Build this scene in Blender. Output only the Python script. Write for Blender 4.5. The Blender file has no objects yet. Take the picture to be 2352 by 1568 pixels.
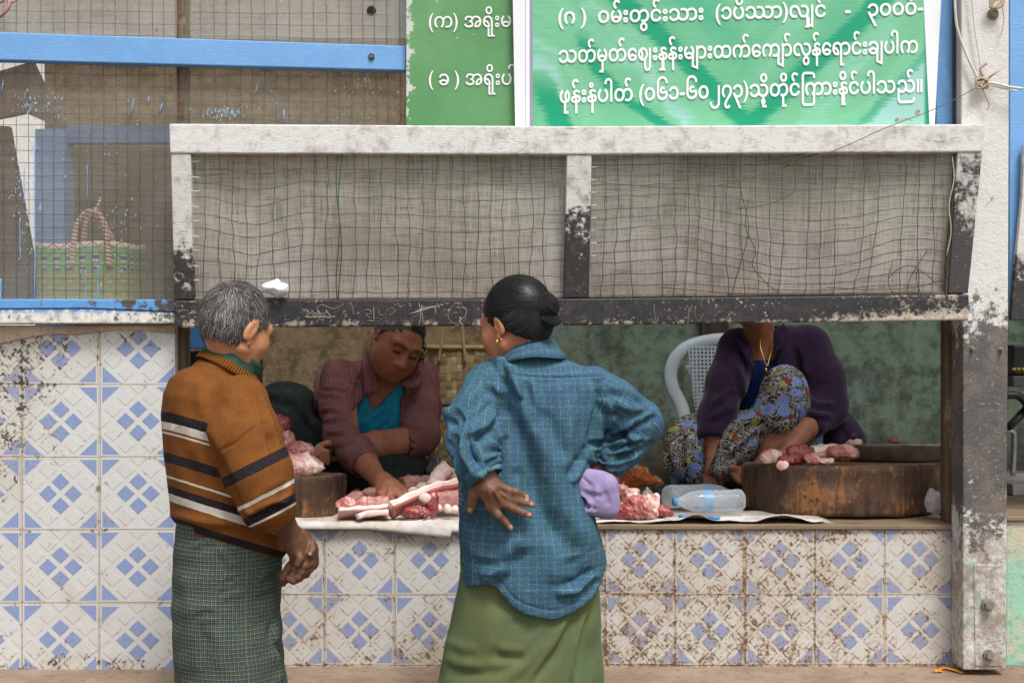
import bpy, bmesh, math, random
import numpy as np
from mathutils import Vector, Matrix, noise as mnoise
random.seed(7); np.random.seed(7)
SC = bpy.context.scene
COL = SC.collection
R = math.radians

# ---------------------------------------------------------------- camera
CX, CY, F = 1176.0, 784.0, 3060.0      # image centre and focal length in 2352-wide measuring pixels
CAMY, CAMZ = -3.6, 1.5
cam = bpy.data.cameras.new('camera'); cam.lens = F / 2352.0 * 36.0; cam.sensor_width = 36.0
cam.clip_start = 0.05; cam.clip_end = 500.0
cam.dof.use_dof = True; cam.dof.focus_distance = 3.25; cam.dof.aperture_fstop = 13
camo = bpy.data.objects.new('camera', cam); COL.objects.link(camo)
camo.location = (0, CAMY, CAMZ); camo.rotation_euler = (R(90), 0, 0)
SC.camera = camo

# ---------------------------------------------------------------- light: overcast sky and a very soft sun from behind the viewer
w = bpy.data.worlds.new('World'); SC.world = w; w.use_nodes = True
wn = w.node_tree; bg = wn.nodes['Background']
sky = wn.nodes.new('ShaderNodeTexSky'); sky.sky_type = 'NISHITA'; sky.sun_disc = False
SUN_EL, SUN_AZ = R(60), R(156)
sky.sun_elevation = SUN_EL; sky.sun_rotation = SUN_AZ
sky.air_density = 1.0; sky.dust_density = 4.0; sky.ozone_density = 1.0
hs = wn.nodes.new('ShaderNodeHueSaturation'); hs.inputs['Saturation'].default_value = 0.22
wn.links.new(sky.outputs[0], hs.inputs['Color']); wn.links.new(hs.outputs[0], bg.inputs['Color'])
bg.inputs['Strength'].default_value = 0.125
sl = bpy.data.lights.new('sun', 'SUN'); sl.energy = 2.0; sl.angle = R(16); sl.color = (1.0, 0.985, 0.965)
so = bpy.data.objects.new('sun', sl); COL.objects.link(so)
sd = Vector((math.sin(SUN_AZ) * math.cos(SUN_EL), math.cos(SUN_AZ) * math.cos(SUN_EL), math.sin(SUN_EL)))
so.rotation_euler = sd.to_track_quat('Z', 'Y').to_euler(); so.location = sd * 20
vs = SC.view_settings
vs.view_transform = 'Standard'; vs.look = 'None'; vs.gamma = 1.0; vs.exposure = 0.42
SC.render.resolution_x, SC.render.resolution_y = 1024, 682
SC.cycles.max_bounces = 8; SC.cycles.transparent_max_bounces = 12
SC.cycles.use_denoising = True

# ---------------------------------------------------------------- placing
def P(dx, dy, y):
    s = (y - CAMY) / F
    return Vector(((dx - CX) * s, y, CAMZ - (dy - CY) * s))
def PX(dx, y): return (dx - CX) * (y - CAMY) / F
def PZ(dy, y): return CAMZ - (dy - CY) * (y - CAMY) / F
def lin(h):
    h = h.lstrip('#'); c = [int(h[i:i + 2], 16) / 255 for i in (0, 2, 4)]
    return tuple([(x / 12.92 if x <= 0.04045 else ((x + 0.055) / 1.055) ** 2.4) for x in c] + [1.0])

# ---------------------------------------------------------------- material shorthand
class S:
    def __init__(s, m, sock): s.m, s.s = m, sock
    def __add__(a, b): return a.m.math('ADD', a, b)
    def __radd__(a, b): return a.m.math('ADD', b, a)
    def __sub__(a, b): return a.m.math('SUBTRACT', a, b)
    def __rsub__(a, b): return a.m.math('SUBTRACT', b, a)
    def __mul__(a, b): return a.m.math('MULTIPLY', a, b)
    def __rmul__(a, b): return a.m.math('MULTIPLY', b, a)
    def __truediv__(a, b): return a.m.math('DIVIDE', a, b)
    def lt(a, b): return a.m.math('LESS_THAN', a, b)
    def gt(a, b): return a.m.math('GREATER_THAN', a, b)
    def abs(a): return a.m.math('ABSOLUTE', a)
    def frac(a): return a.m.math('FRACT', a)
    def floor(a): return a.m.math('FLOOR', a)
    def mx(a, b): return a.m.math('MAXIMUM', a, b)
    def mn(a, b): return a.m.math('MINIMUM', a, b)
    def sm(a, lo, hi, o0=0.0, o1=1.0): return a.m.maprange(a, lo, hi, o0, o1)
class Mat:
    def __init__(s, name):
        s.mat = bpy.data.materials.new(name); s.mat.use_nodes = True
        s.t = s.mat.node_tree; s.t.nodes.clear()
        s.out = s.t.nodes.new('ShaderNodeOutputMaterial')
        s._pos = None
    def n(s, ty): return s.t.nodes.new('ShaderNode' + ty)
    def put(s, inp, v):
        if isinstance(v, S): s.t.links.new(v.s, inp)
        elif v is not None:
            if inp.type == 'RGBA' and len(v) == 3: v = (*v, 1.0)
            inp.default_value = v
    def math(s, op, *a):
        n = s.n('Math'); n.operation = op
        for i, x in enumerate(a): s.put(n.inputs[i], x)
        return S(s, n.outputs[0])
    def maprange(s, v, a, b, c=0.0, d=1.0):
        n = s.n('MapRange'); n.interpolation_type = 'SMOOTHSTEP'
        for i, x in enumerate((v, a, b, c, d)): s.put(n.inputs[i], x)
        return S(s, n.outputs[0])
    def pos(s):
        if s._pos is None: s._pos = S(s, s.n('NewGeometry').outputs['Position'])
        return s._pos
    def obj(s): return S(s, s.n('TexCoord').outputs['Object'])
    def uv(s): return S(s, s.n('TexCoord').outputs['UV'])
    def rand(s): return S(s, s.n('ObjectInfo').outputs['Random'])
    def attr(s, name):
        n = s.n('Attribute'); n.attribute_name = name; return S(s, n.outputs['Fac'])
    def sep(s, v):
        n = s.n('SeparateXYZ'); s.put(n.inputs[0], v); return [S(s, o) for o in n.outputs]
    def comb(s, x, y, z=0.0):
        n = s.n('CombineXYZ')
        for i, k in enumerate((x, y, z)): s.put(n.inputs[i], k)
        return S(s, n.outputs[0])
    def mapv(s, v, sc=(1, 1, 1), rot=(0, 0, 0), loc=(0, 0, 0)):
        n = s.n('Mapping'); s.put(n.inputs['Vector'], v)
        n.inputs['Scale'].default_value = sc; n.inputs['Rotation'].default_value = rot; n.inputs['Location'].default_value = loc
        return S(s, n.outputs[0])
    def noise(s, v, scale=5, detail=4, rough=0.55, dist=0.0, col=False):
        n = s.n('TexNoise'); s.put(n.inputs['Vector'], v)
        n.inputs['Scale'].default_value = scale; n.inputs['Detail'].default_value = detail
        n.inputs['Roughness'].default_value = rough; n.inputs['Distortion'].default_value = dist
        return S(s, n.outputs[1 if col else 0])
    def voro(s, v, scale=5, feat='F1', out=0, rnd=1.0):
        n = s.n('TexVoronoi'); n.feature = feat; s.put(n.inputs['Vector'], v)
        n.inputs['Scale'].default_value = scale; n.inputs['Randomness'].default_value = rnd
        return S(s, n.outputs[out])
    def ramp(s, f, stops, const=False):
        n = s.n('ValToRGB'); s.put(n.inputs[0], f)
        cr = n.color_ramp; cr.interpolation = 'CONSTANT' if const else 'LINEAR'
        while len(cr.elements) < len(stops): cr.elements.new(0.5)
        for e, (p, c) in zip(cr.elements, stops):
            e.position = p; e.color = lin(c) if isinstance(c, str) else c
        return S(s, n.outputs[0])
    def mix(s, f, a, b, mode='MIX'):
        n = s.n('Mix'); n.data_type = 'RGBA'; n.blend_type = mode
        if isinstance(a, str): a = lin(a)
        if isinstance(b, str): b = lin(b)
        s.put(n.inputs[0], f); s.put(n.inputs[6], a); s.put(n.inputs[7], b)
        return S(s, n.outputs[2])
    def bump(s, h, dist=0.002, strength=1.0, nrm=None):
        n = s.n('Bump'); s.put(n.inputs['Height'], h)
        n.inputs['Distance'].default_value = dist; n.inputs['Strength'].default_value = strength
        if nrm is not None: s.put(n.inputs['Normal'], nrm)
        return S(s, n.outputs[0])
    def bsdf(s, col, rough=0.7, bump=None, spec=0.5, **kw):
        n = s.n('BsdfPrincipled')
        if isinstance(col, str): col = lin(col)
        s.put(n.inputs['Base Color'], col); s.put(n.inputs['Roughness'], rough)
        s.put(n.inputs['Specular IOR Level'], spec)
        if bump is not None: s.put(n.inputs['Normal'], bump)
        for k, v in kw.items(): s.put(n.inputs[k.replace('_', ' ')], v)
        s.t.links.new(n.outputs[0], s.out.inputs['Surface'])
        s.b = n
        return s.mat
    def transp(s, fac):                       # fac = opacity
        t = s.n('BsdfTransparent'); mx = s.n('MixShader')
        s.put(mx.inputs[0], fac); s.t.links.new(t.outputs[0], mx.inputs[1]); s.t.links.new(s.b.outputs[0], mx.inputs[2])
        s.t.links.new(mx.outputs[0], s.out.inputs['Surface'])
        return s.mat

# ---------------------------------------------------------------- objects
def tag(o, label=None, cat=None, group=None, kind=None):
    if label: o['label'] = label
    if cat: o['category'] = cat
    if group: o['group'] = group
    if kind: o['kind'] = kind
    return o
def thing(name, label, cat, loc, group=None):
    o = bpy.data.objects.new(name, None); COL.objects.link(o); o.location = loc
    o.empty_display_size = 0.05
    return tag(o, label, cat, group)
def world_loc(o):
    v = Vector(o.location)
    while o.parent: o = o.parent; v += Vector(o.location)
    return v
def mesh(name, verts, faces, mats, parent=None, smooth=False, uvs=None, midx=None, attrs=None):
    """verts in world coordinates; a top-level mesh gets its origin at its base, a child keeps the world shape"""
    v = np.asarray([tuple(p) for p in verts] if not isinstance(verts, np.ndarray) else verts, dtype=np.float64)
    if parent is None:
        lo, hi = v.min(0), v.max(0); org = np.array([(lo[0] + hi[0]) / 2, (lo[1] + hi[1]) / 2, lo[2]])
    else:
        org = np.array(world_loc(parent))
    me = bpy.data.meshes.new(name)
    if isinstance(faces, np.ndarray):
        nf, k = faces.shape
        me.vertices.add(len(v)); me.vertices.foreach_set('co', (v - org).astype(np.float32).ravel())
        me.loops.add(nf * k); me.loops.foreach_set('vertex_index', faces.astype(np.int32).ravel())
        me.polygons.add(nf); me.polygons.foreach_set('loop_start', (np.arange(nf) * k).astype(np.int32))
        me.update(calc_edges=True)
    else:
        me.from_pydata([tuple(p) for p in (v - org)], [], [tuple(f) for f in faces])
    if uvs is not None:
        l = me.uv_layers.new(name='UVMap'); l.data.foreach_set('uv', np.asarray(uvs, dtype=np.float32).ravel())
    for m in (mats if isinstance(mats, (list, tuple)) else [mats]): me.materials.append(m)
    if midx is not None: me.polygons.foreach_set('material_index', np.asarray(midx, dtype=np.int32))
    if attrs:
        for k, a in attrs.items():
            at = me.attributes.new(k, 'FLOAT', 'POINT'); at.data.foreach_set('value', np.asarray(a, dtype=np.float32))
    if smooth: me.polygons.foreach_set('use_smooth', np.ones(len(me.polygons), dtype=bool))
    me.update()
    o = bpy.data.objects.new(name, me); COL.objects.link(o)
    if parent is not None: o.parent = parent
    else: o.location = org
    return o
def bevel_mesh(verts, faces, w, seg=2):
    bm = bmesh.new(); vs_ = [bm.verts.new(p) for p in verts]
    for f in faces: bm.faces.new([vs_[i] for i in f])
    bmesh.ops.recalc_face_normals(bm, faces=bm.faces)
    if w > 0: bmesh.ops.bevel(bm, geom=list(bm.edges), offset=w, segments=seg, profile=0.5, affect='EDGES', clamp_overlap=True)
    bm.verts.index_update()
    V_ = [v.co.copy() for v in bm.verts]; F_ = [[v.index for v in f.verts] for f in bm.faces]; bm.free()
    return V_, F_
def prism_data(front, back):
    n = len(front); v = list(front) + list(back)
    f = [list(range(n)), list(range(2 * n - 1, n - 1, -1))]
    for i in range(n):
        j = (i + 1) % n; f.append([j, i, n + i, n + j])
    return v, f
def board(name, corners, m, th=0.03, parent=None, bev=0.003, smooth=False):
    """corners = [(dx,dy,y)...] front outline; thickness runs away from the viewer"""
    fr = [P(*c) for c in corners]; bk = [p + Vector((0, th, 0)) for p in fr]
    v, f = bevel_mesh(*prism_data(fr, bk), bev)
    return mesh(name, v, f, m, parent, smooth)
def box(name, lo, hi, m, parent=None, bev=0.003):
    x0, y0, z0 = lo; x1, y1, z1 = hi
    v, f = bevel_mesh(*prism_data([Vector(p) for p in ((x0, y0, z1), (x1, y0, z1), (x1, y0, z0), (x0, y0, z0))],
                                  [Vector(p) for p in ((x0, y1, z1), (x1, y1, z1), (x1, y1, z0), (x0, y1, z0))]), bev)
    return mesh(name, v, f, m, parent)
def grid_data(fn, nu, nv):
    """fn(u,v)->point ; returns verts, quad array"""
    v = [fn(i / nu, j / nv) for j in range(nv + 1) for i in range(nu + 1)]
    f = [(j * (nu + 1) + i, j * (nu + 1) + i + 1, (j + 1) * (nu + 1) + i + 1, (j + 1) * (nu + 1) + i) for j in range(nv) for i in range(nu)]
    return v, f
class Tubes:
    def __init__(s): s.v, s.f = [], []
    def add(s, pts, r, n=6, caps=True, flat=1.0):
        pts = [Vector(p) for p in pts]; m = len(pts)
        rs = r if isinstance(r, (list, tuple)) else [r] * m
        t0 = (pts[1] - pts[0]).normalized()
        up = Vector((0, 0, 1)) if abs(t0.z) < 0.9 else Vector((1, 0, 0))
        a = t0.cross(up).normalized(); base = len(s.v)
        for i, p in enumerate(pts):
            t = (pts[min(i + 1, m - 1)] - pts[max(i - 1, 0)]).normalized()
            a = (a - t * a.dot(t)).normalized(); b = t.cross(a)
            for k in range(n):
                an = 2 * math.pi * k / n
                s.v.append(p + (a * math.cos(an) + b * math.sin(an) * flat) * rs[i])
        for i in range(m - 1):
            for k in range(n):
                k2 = (k + 1) % n
                s.f.append((base + i * n + k, base + i * n + k2, base + (i + 1) * n + k2, base + (i + 1) * n + k))
        if caps:
            s.f.append(tuple(base + k for k in range(n))[::-1]); s.f.append(tuple(base + (m - 1) * n + k for k in range(n)))
        return s
    def build(s, name, m, parent=None, smooth=True): return mesh(name, s.v, s.f, m, parent, smooth)
def crom(pts, n=6):
    """Catmull-Rom through pts"""
    pts = [Vector(p) for p in pts]; out = []
    for i in range(len(pts) - 1):
        p0, p1, p2, p3 = pts[max(i - 1, 0)], pts[i], pts[i + 1], pts[min(i + 2, len(pts) - 1)]
        for k in range(n):
            t = k / n
            out.append(0.5 * ((2 * p1) + (p2 - p0) * t + (2 * p0 - 5 * p1 + 4 * p2 - p3) * t * t + (3 * p1 - p0 - 3 * p2 + p3) * t ** 3))
    out.append(pts[-1]); return out
# ================================================================ materials of the setting
def rough_paint(name, white, dark, lean, dirt=0.5, scale=1.0, brown='#6d5a48', blend=None, grain=(60, 60, 4)):
    """worn paint: 'lean' 0 = all white paint, 1 = all dark layer"""
    m = Mat(name); p = m.pos()
    n1 = m.noise(p, 9 * scale, 6, 0.65); n2 = m.noise(p, 55 * scale, 5, 0.7); n3 = m.noise(m.mapv(p, (14, 14, 60)), 6, 4, 0.6)
    base = lean if not isinstance(lean, tuple) else None
    if base is None:
        kind, a, b = lean
        x, y, z = m.sep(p)
        base = (z if kind == 'z' else x).sm(a, b, 1.0, 0.0)
    f = (n1 * 0.9 + n2 * 0.8 + base * 0.75 - 0.78).sm(0.43, 0.57)
    wc = m.mix(m.noise(p, 24, 5, 0.7).sm(0.45, 0.75, 0, dirt), white, brown)
    sc_ = m.noise(m.mapv(p, (30, 1, 260), (0, R(-50), 0)), 1.0, 3, 0.6)
    wc = m.mix(n3.sm(0.55, 0.8, 0, dirt * 0.8), wc, '#57524c'); wc = m.mix(sc_.sm(0.56, 0.72, 0, dirt) * n1.sm(0.4, 0.6), wc, '#6d675f')
    spk = m.noise(p, 150, 3, 0.6).sm(0.66, 0.74, 0, 0.6)
    wc = m.mix(spk, wc, '#4a443f')
    dc = m.mix(m.noise(p, 40, 5, 0.7).sm(0.5, 0.8, 0, 0.75), dark, '#5c554f')
    dc = m.mix(m.noise(p, 130, 3, 0.6).sm(0.62, 0.72, 0, 0.5), dc, '#b7ab9a')
    col = m.mix(f, wc, dc)
    h = f * -0.6 + n2 * 0.5 + m.noise(m.mapv(p, (6, 6, 90)), 8, 3, 0.5) * 0.4
    return m.bsdf(col, 0.62, m.bump(h, 0.0035, 0.8))
M_beam = rough_paint('weathered_white_paint', '#dad9d5', '#77726b', 0.26, 0.75, 1.0, '#8d8378')
M_stileL = rough_paint('white_to_black_paint', '#d6d4ce', '#2e2b2b', ('z', 1.50, 2.02), 0.6)
M_stileM = rough_paint('white_to_black_paint_mid', '#d6d4ce', '#2c2a2b', ('z', 1.60, 2.12), 0.6)
M_stileR = rough_paint('white_to_dark_paint_right', '#cbc9c4', '#45413f', ('z', 1.60, 2.25), 0.7)
def rail_mat():
    m = Mat('worn_black_paint'); p = m.pos(); x, y, z = m.sep(p)
    n1 = m.noise(p, 10, 6, 0.7); n2 = m.noise(p, 60, 5, 0.75); sc = m.noise(m.mapv(p, (30, 30, 30), (0, 0.6, 0)), 2.0, 3, 0.5)
    low = z.sm(1.542, 1.59, 0.24, 0.0); top = z.sm(1.60, 1.62, 0.0, 0.06)
    right = x.sm(0.5, 1.15, 0.0, 0.22)
    f = (n1 * 0.62 + n2 * 0.75 + low + top + right - 0.46).sm(0.46, 0.56)
    f = f.mx(m.noise(m.mapv(p, (1, 1, 1), (0, R(35), 0)), 120, 3, 0.7, 0.5).sm(0.60, 0.66) * n1.sm(0.4, 0.6))
    diag = m.noise(m.mapv(p, (25, 1, 160), (0, R(-42), 0)), 1.0, 3, 0.6).sm(0.55, 0.65) * x.sm(-0.86, -0.66, 1.0, 0.0) * n2.sm(0.45, 0.6)
    dk = m.mix(m.noise(p, 30, 4, 0.7).sm(0.4, 0.8, 0, 0.6), '#242325', '#4a4542')
    lt = m.mix(n2.sm(0.4, 0.7), '#cfc5b5', '#8d7c6b')
    return m.bsdf(m.mix(f.mx(diag), dk, lt), 0.6, m.bump(f * 0.5 + n2 * 0.4, 0.003, 0.8))
M_rail = rail_mat()
def post_mat():
    m = Mat('peeling_post_paint'); p = m.pos(); x, y, z = m.sep(p)
    n1 = m.noise(p, 11, 6, 0.7); n2 = m.noise(p, 48, 6, 0.75)
    dark = z.sm(1.36, 1.74, 1.0, 0.0) * z.sm(0.84, 1.24, 0.0, 1.0)
    low = z.sm(0.9, 1.2, 1.0, 0.0)
    f = (n1 * 0.8 + n2 * 0.75 + dark * 0.50 - 0.47).sm(0.46, 0.60)
    f2 = (n1 * 0.5 + n2 * 0.5 + low * 0.10).sm(0.47, 0.68) * z.sm(1.3, 1.9, 0.9, 0.15)
    wc = m.mix(f2, '#d8d6d1', '#8b7c6b')
    wc = m.mix(m.noise(p, 16, 4, 0.6).sm(0.56, 0.66, 0, 0.55) * low, wc, '#8fb8a0')
    dc = m.mix(m.noise(p, 14, 5, 0.7).sm(0.4, 0.7), '#565351', '#776c62')
    dc = m.mix(m.noise(p, 30, 4, 0.7).sm(0.6, 0.7, 0, 0.6), dc, '#5f7a74')
    dc = m.mix(m.noise(p, 120, 3, 0.6).sm(0.62, 0.7, 0, 0.7), dc, '#c9bda8')
    return m.bsdf(m.mix(f, wc, dc), 0.65, m.bump(n2 * 0.7 - f * 0.5 + m.noise(p, 160, 3) * 0.3, 0.005, 0.9))
M_post = post_mat()
def blue_mat(name, base='#74a9de', worn=0.0, lowdirt=False):
    m = Mat(name); p = m.pos()
    g = m.noise(m.mapv(p, (3, 3, 60), (0, R(62), 0)), 10, 4, 0.6)
    c = m.mix(m.noise(p, 8, 5, 0.6).sm(0.35, 0.7, 0, 0.5), base, '#5f93cc')
    c = m.mix(g.sm(0.5, 0.7, 0, 0.22), c, '#9cc4ee')
    c = m.mix(m.noise(p, 170, 3).sm(0.66, 0.72, 0, 0.5), c, '#5b5249')
    if worn:
        n1 = m.noise(p, 13, 6, 0.7); n2 = m.noise(p, 50, 5, 0.7); x, y, z = m.sep(p)
        d = (n1 * 0.5 + n2 * 0.5 + x.sm(-1.25, -0.85, 0, 0.12) * worn).sm(0.55, 0.63)
        c = m.mix(d, c, '#4d463f'); c = m.mix((n1 * 0.4 + n2 * 0.6).sm(0.62, 0.66), c, '#dcd7cc')
    return m.bsdf(c, 0.55, m.bump(g + m.noise(p, 90, 3) * 0.4, 0.0015, 0.7))
M_blue = blue_mat('blue_paint'); M_bluew = blue_mat('worn_blue_paint', '#5e9bd6', 1.0)
def sill_white():
    m = Mat('flaking_white_sill'); p = m.pos(); x, y, z = m.sep(p)
    n1 = m.noise(p, 14, 6, 0.7); n2 = m.noise(p, 60, 5, 0.7)
    c = m.mix(n2.sm(0.4, 0.75), '#e4e1d9', '#8c857a')
    c = m.mix((n1 * 0.6 + n2 * 0.4 + x.sm(-1.1, -0.9, 0, 0.1)).sm(0.56, 0.64), c, '#55504a')
    c = m.mix(m.noise(p, 18, 5, 0.7).sm(0.63, 0.66) * x.sm(-1.25, -1.1, 1, 0), c, '#3f6e60')
    c = m.mix(z.sm(PZ(722, -0.07), PZ(712, -0.07)) * n2.sm(0.35, 0.5), c, '#5b98d4')
    return m.bsdf(c, 0.7, m.bump(n1 + n2 * 0.5, 0.004, 0.8))
M_sillw = sill_white()
def plaster(name, c1, c2, c3, sc=1.0, rough=0.85, b=0.006):
    m = Mat(name); p = m.pos()
    n1 = m.noise(p, 5 * sc, 6, 0.65); n2 = m.noise(p, 30 * sc, 6, 0.7)
    c = m.mix(n1.sm(0.38, 0.62), c1, c2); c = m.mix(n2.sm(0.5, 0.72), c, c3)
    c = m.mix(m.noise(p, 140, 3).sm(0.63, 0.72, 0, 0.5), c, '#5a4d40')
    return m.bsdf(c, rough, m.bump(n1 * 0.6 + n2 * 0.6, b, 0.9))
M_mortar = plaster('bare_mortar', '#c9b4a0', '#a6917b', '#8d8274', 1.6)
M_ledge = plaster('dusty_concrete', '#9a8571', '#86705d', '#6d5c4c', 1.4)
M_ground = plaster('trodden_ground', '#7b6c5d', '#665a4e', '#564b41', 0.6)
def tile_mat(name, x0, z0, pw, ph, dirt, left):
    m = Mat(name); p = m.pos(); x, y, z = m.sep(p)
    uu = (x - x0) / pw; vv = (z - z0) / ph
    cid = m.comb(uu.floor(), vv.floor(), 0.0)
    wn_ = m.n('TexWhiteNoise'); m.put(wn_.inputs['Vector'], cid); rnd = S(m, wn_.outputs['Value']); rc = m.sep(S(m, wn_.outputs['Color']))
    u = uu.frac() + (rc[0] - 0.5) * 0.016; v = vv.frac() + (rc[1] - 0.5) * 0.016
    a = (u + v - 1.0).abs(); b = (u - v).abs()
    ca = ((a / 0.325).frac() - 0.5).abs() * 0.325; cb = ((b / 0.325).frac() - 0.5).abs() * 0.325
    mxc = ca.mx(cb)
    inside = mxc.sm(0.113, 0.120, 1.0, 0.0)
    mab = a.mx(b)
    eu = (u - 0.5).abs(); ev = (v - 0.5).abs(); edge = eu.mx(ev)
    corner = mab.sm(0.700, 0.707) * edge.sm(0.462, 0.468, 1.0, 0.0)
    centre = mab.lt(0.325) * inside
    blue = corner.mx(centre)
    grout = edge.sm(0.486, 0.492)
    n1 = m.noise(p, 3.2, 6, 0.7); n2 = m.noise(p, 22, 6, 0.75); n3 = m.noise(p, 95, 4, 0.7); sp = m.noise(p, 420, 2, 0.6)
    wc = m.mix(sp.sm(0.60, 0.70, 0, 0.5) * inside, '#d3d3d1', '#8c9098')
    wc = m.mix(rnd * 0.30, wc, '#bdb8ab')
    bc = m.mix(sp.sm(0.45, 0.65), '#8094c0', '#96a6c8')
    bc = m.mix(rnd * 0.3, bc, '#8a98c4')
    col = m.mix(blue, wc, bc)
    col = m.mix(grout, col, '#c9bfae')
    # grime: collects in grooves, drips down from the counter, rises from the ground
    groove = (mxc - 0.122).abs().sm(0.0, 0.022, 1.0, 0.0) * mab.lt(0.72)
    groove = groove.mx(edge.sm(0.455, 0.49))
    drip = m.noise(m.mapv(p, (26, 26, 2.2)), 1.0, 5, 0.7)
    if left:
        area = x.sm(PX(210, -0.03), PX(20, -0.03)) * 0.085 * z.sm(1.05, 1.3, 0.1, 1.0) + z.sm(1.44, 1.5, 0.0, 0.05) + z.sm(0.62, 0.69, 0.08, 0.0)
    else:
        area = x.sm(-0.2, 0.3, 0.045, 0.085) * x.sm(0.75, 1.1, 1.0, 0.55) + z.sm(0.93, 1.01, 0.0, 0.05) + z.sm(0.62, 0.80, 0.035, 0.0)
    d1 = (n1 * 0.5 + n2 * 0.35 + drip * 0.15 + area + groove * 0.055 + dirt)
    stain = d1.sm(0.50, 0.76, 0.04 if left else 0.10, 0.65 if left else 0.85)
    spots = (n2 * 0.5 + n3 * 0.5 + area * 0.9 + groove * 0.05 + dirt * 0.7).sm(0.60, 0.665)
    black = (n1 * 0.25 + n2 * 0.45 + n3 * 0.4 + area * 0.8 + groove * 0.035 + dirt * 0.5).sm(0.655, 0.715)
    col = m.mix(stain, col, m.mix(n3.sm(0.3, 0.7), '#b9a98f' if left else '#bba483', '#8f7d66' if left else '#9c8058'))
    col = m.mix(spots * 0.6, col, '#6b5843' if left else '#7a5a38')
    col = m.mix(black * (0.85 if left else 0.6), col, '#38302a' if left else '#4a3522')
    h = inside * 0.5 * mab.sm(0.66, 0.68, 1.0, 0.0) - grout * 1.5 + spots * 0.15
    return m.bsdf(col, m.math('ADD', stain * 0.45 + n1 * 0.2, 0.10), m.bump(h, 0.0025, 0.8), 0.45)
M_tileL = tile_mat('blue_diamond_tiles_on_wall', PX(50, -0.03), PZ(883, -0.03) - 4 * 0.1953, 0.2075, 0.1953, 0.0, True)
M_tileC = tile_mat('blue_diamond_tiles_on_counter', PX(1550, 0), PZ(1366, 0) - 4 * 0.1905, 0.1893, 0.1905, 0.0, False)
def wood_mat(name, c1, c2, c3, axis=2, sc=1.0, rough=0.7):
    m = Mat(name); p = m.pos(); s_ = [38, 38, 38]; s_[axis] = 2.5
    g = m.noise(m.mapv(p, tuple(k * sc for k in s_)), 1.0, 6, 0.65, 0.4); n2 = m.noise(p, 10, 5, 0.7)
    c = m.mix(g.sm(0.35, 0.65), c1, c2); c = m.mix((n2 * 0.6 + g * 0.4).sm(0.52, 0.66), c, c3)
    return m.bsdf(c, rough, m.bump(g + n2 * 0.3, 0.003, 0.8))
M_oldpost = wood_mat('grimy_old_timber', '#4f4030', '#6d5a45', '#a6937b', 2)
M_darkwood = wood_mat('dark_timber', '#3a2f26', '#4c3e32', '#2a221c', 2)
M_ctop = wood_mat('counter_plank', '#8c7860', '#746049', '#57442f', 0)
M_plank = wood_mat('grey_brown_plank', '#7d6d5f', '#5f5349', '#948676', 2)
def screen_mat(name, c1, c2, opac, paint=True, slub=1.0):
    m = Mat(name); p = m.pos(); x, y, z = m.sep(p)
    big = m.noise(p, 3.5, 5, 0.6); h = m.noise(m.mapv(p, (12, 12, 260)), 1.0, 4, 0.7); v = m.noise(m.mapv(p, (260, 12, 10)), 1.0, 4, 0.7)
    fine = m.noise(p, 120, 4, 0.7)
    c = m.mix(big.sm(0.35, 0.68), c1, c2)
    c = m.mix((h * 0.5 + v * 0.5).sm(0.46, 0.62, 0, 0.35 * slub), c, '#6a6054')
    c = m.mix(fine.sm(0.45, 0.7, 0, 0.25), c, '#b9ad9c')
    weave = (m.math('SINE', x * 2 * math.pi / 0.0042) * 0.5 + m.math('SINE', z * 2 * math.pi / 0.0042) * 0.5)
    op = (h * 0.5 + v * 0.5).sm(0.35, 0.65, opac - 0.07, opac + 0.07) + weave * 0.05
    if paint:
        s1 = m.noise(m.mapv(p, (55, 55, 14), (0, R(8), 0)), 1.0, 4, 0.7); s2 = m.noise(p, 2.6, 3, 0.5)
        spt = m.voro(p, 5.5, out=0).sm(0.05, 0.12, 0.6, 0.0) * big.gt(0.5); c = m.mix(spt, c, '#4f463a')
        b = ((s1 * 0.75 + s2 * 0.35).sm(0.70, 0.715)) * m.noise(p, 300, 2).sm(0.4, 0.5)
        c = m.mix(b, c, '#9cc6f2'); op = op.mx(b * 0.95)
        hole = m.voro(p, 3.2, out=0).lt(0.055)
    m.bsdf(c, 0.9, m.bump(h + v + fine * 0.4, 0.0015, 0.6), 0.2)
    return m.transp(op)
M_scrL = screen_mat('dusty_fly_screen', '#b6b0a4', '#99917f', 0.37)
M_scrU = screen_mat('dusty_fly_screen_upper', '#aaa497', '#8f887a', 0.60)
M_scrF = screen_mat('grey_fly_screen', '#cbc6bd', '#aaa39a', 0.82, False, 2.2)
def simple(name, c, rough=0.6, spec=0.5, var=0.25, c2=None, scale=25, bump=0.0008, **kw):
    m = Mat(name); p = m.pos(); n1 = m.noise(p, scale, 5, 0.65)
    col = m.mix(n1.sm(0.35, 0.7, 0, var), c, c2 or '#3a332c')
    return m.bsdf(col, rough, m.bump(m.noise(p, scale * 6, 3), bump, 0.8), spec, **kw)
M_iron = simple('rusty_iron', '#8d8578', 0.55, 0.5, 0.8, '#5d4a38', 60, 0.002)
def wire_mat(name, c1, c2, z0, z1):
    m = Mat(name); p = m.pos(); x, y, z = m.sep(p)
    return m.bsdf(m.mix((z.sm(z0, z1) * 0.7 + m.noise(p, 14, 3, 0.6) * 0.6 - 0.2).sm(0.3, 0.6), c1, c2), 0.6)
M_wireF = wire_mat('green_coated_wire', '#4a3d33', '#41613f', 1.62, 1.95)
M_wireL = wire_mat('brown_screen_wire', '#5f5144', '#7d6a57', 1.6, 2.4)

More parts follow.
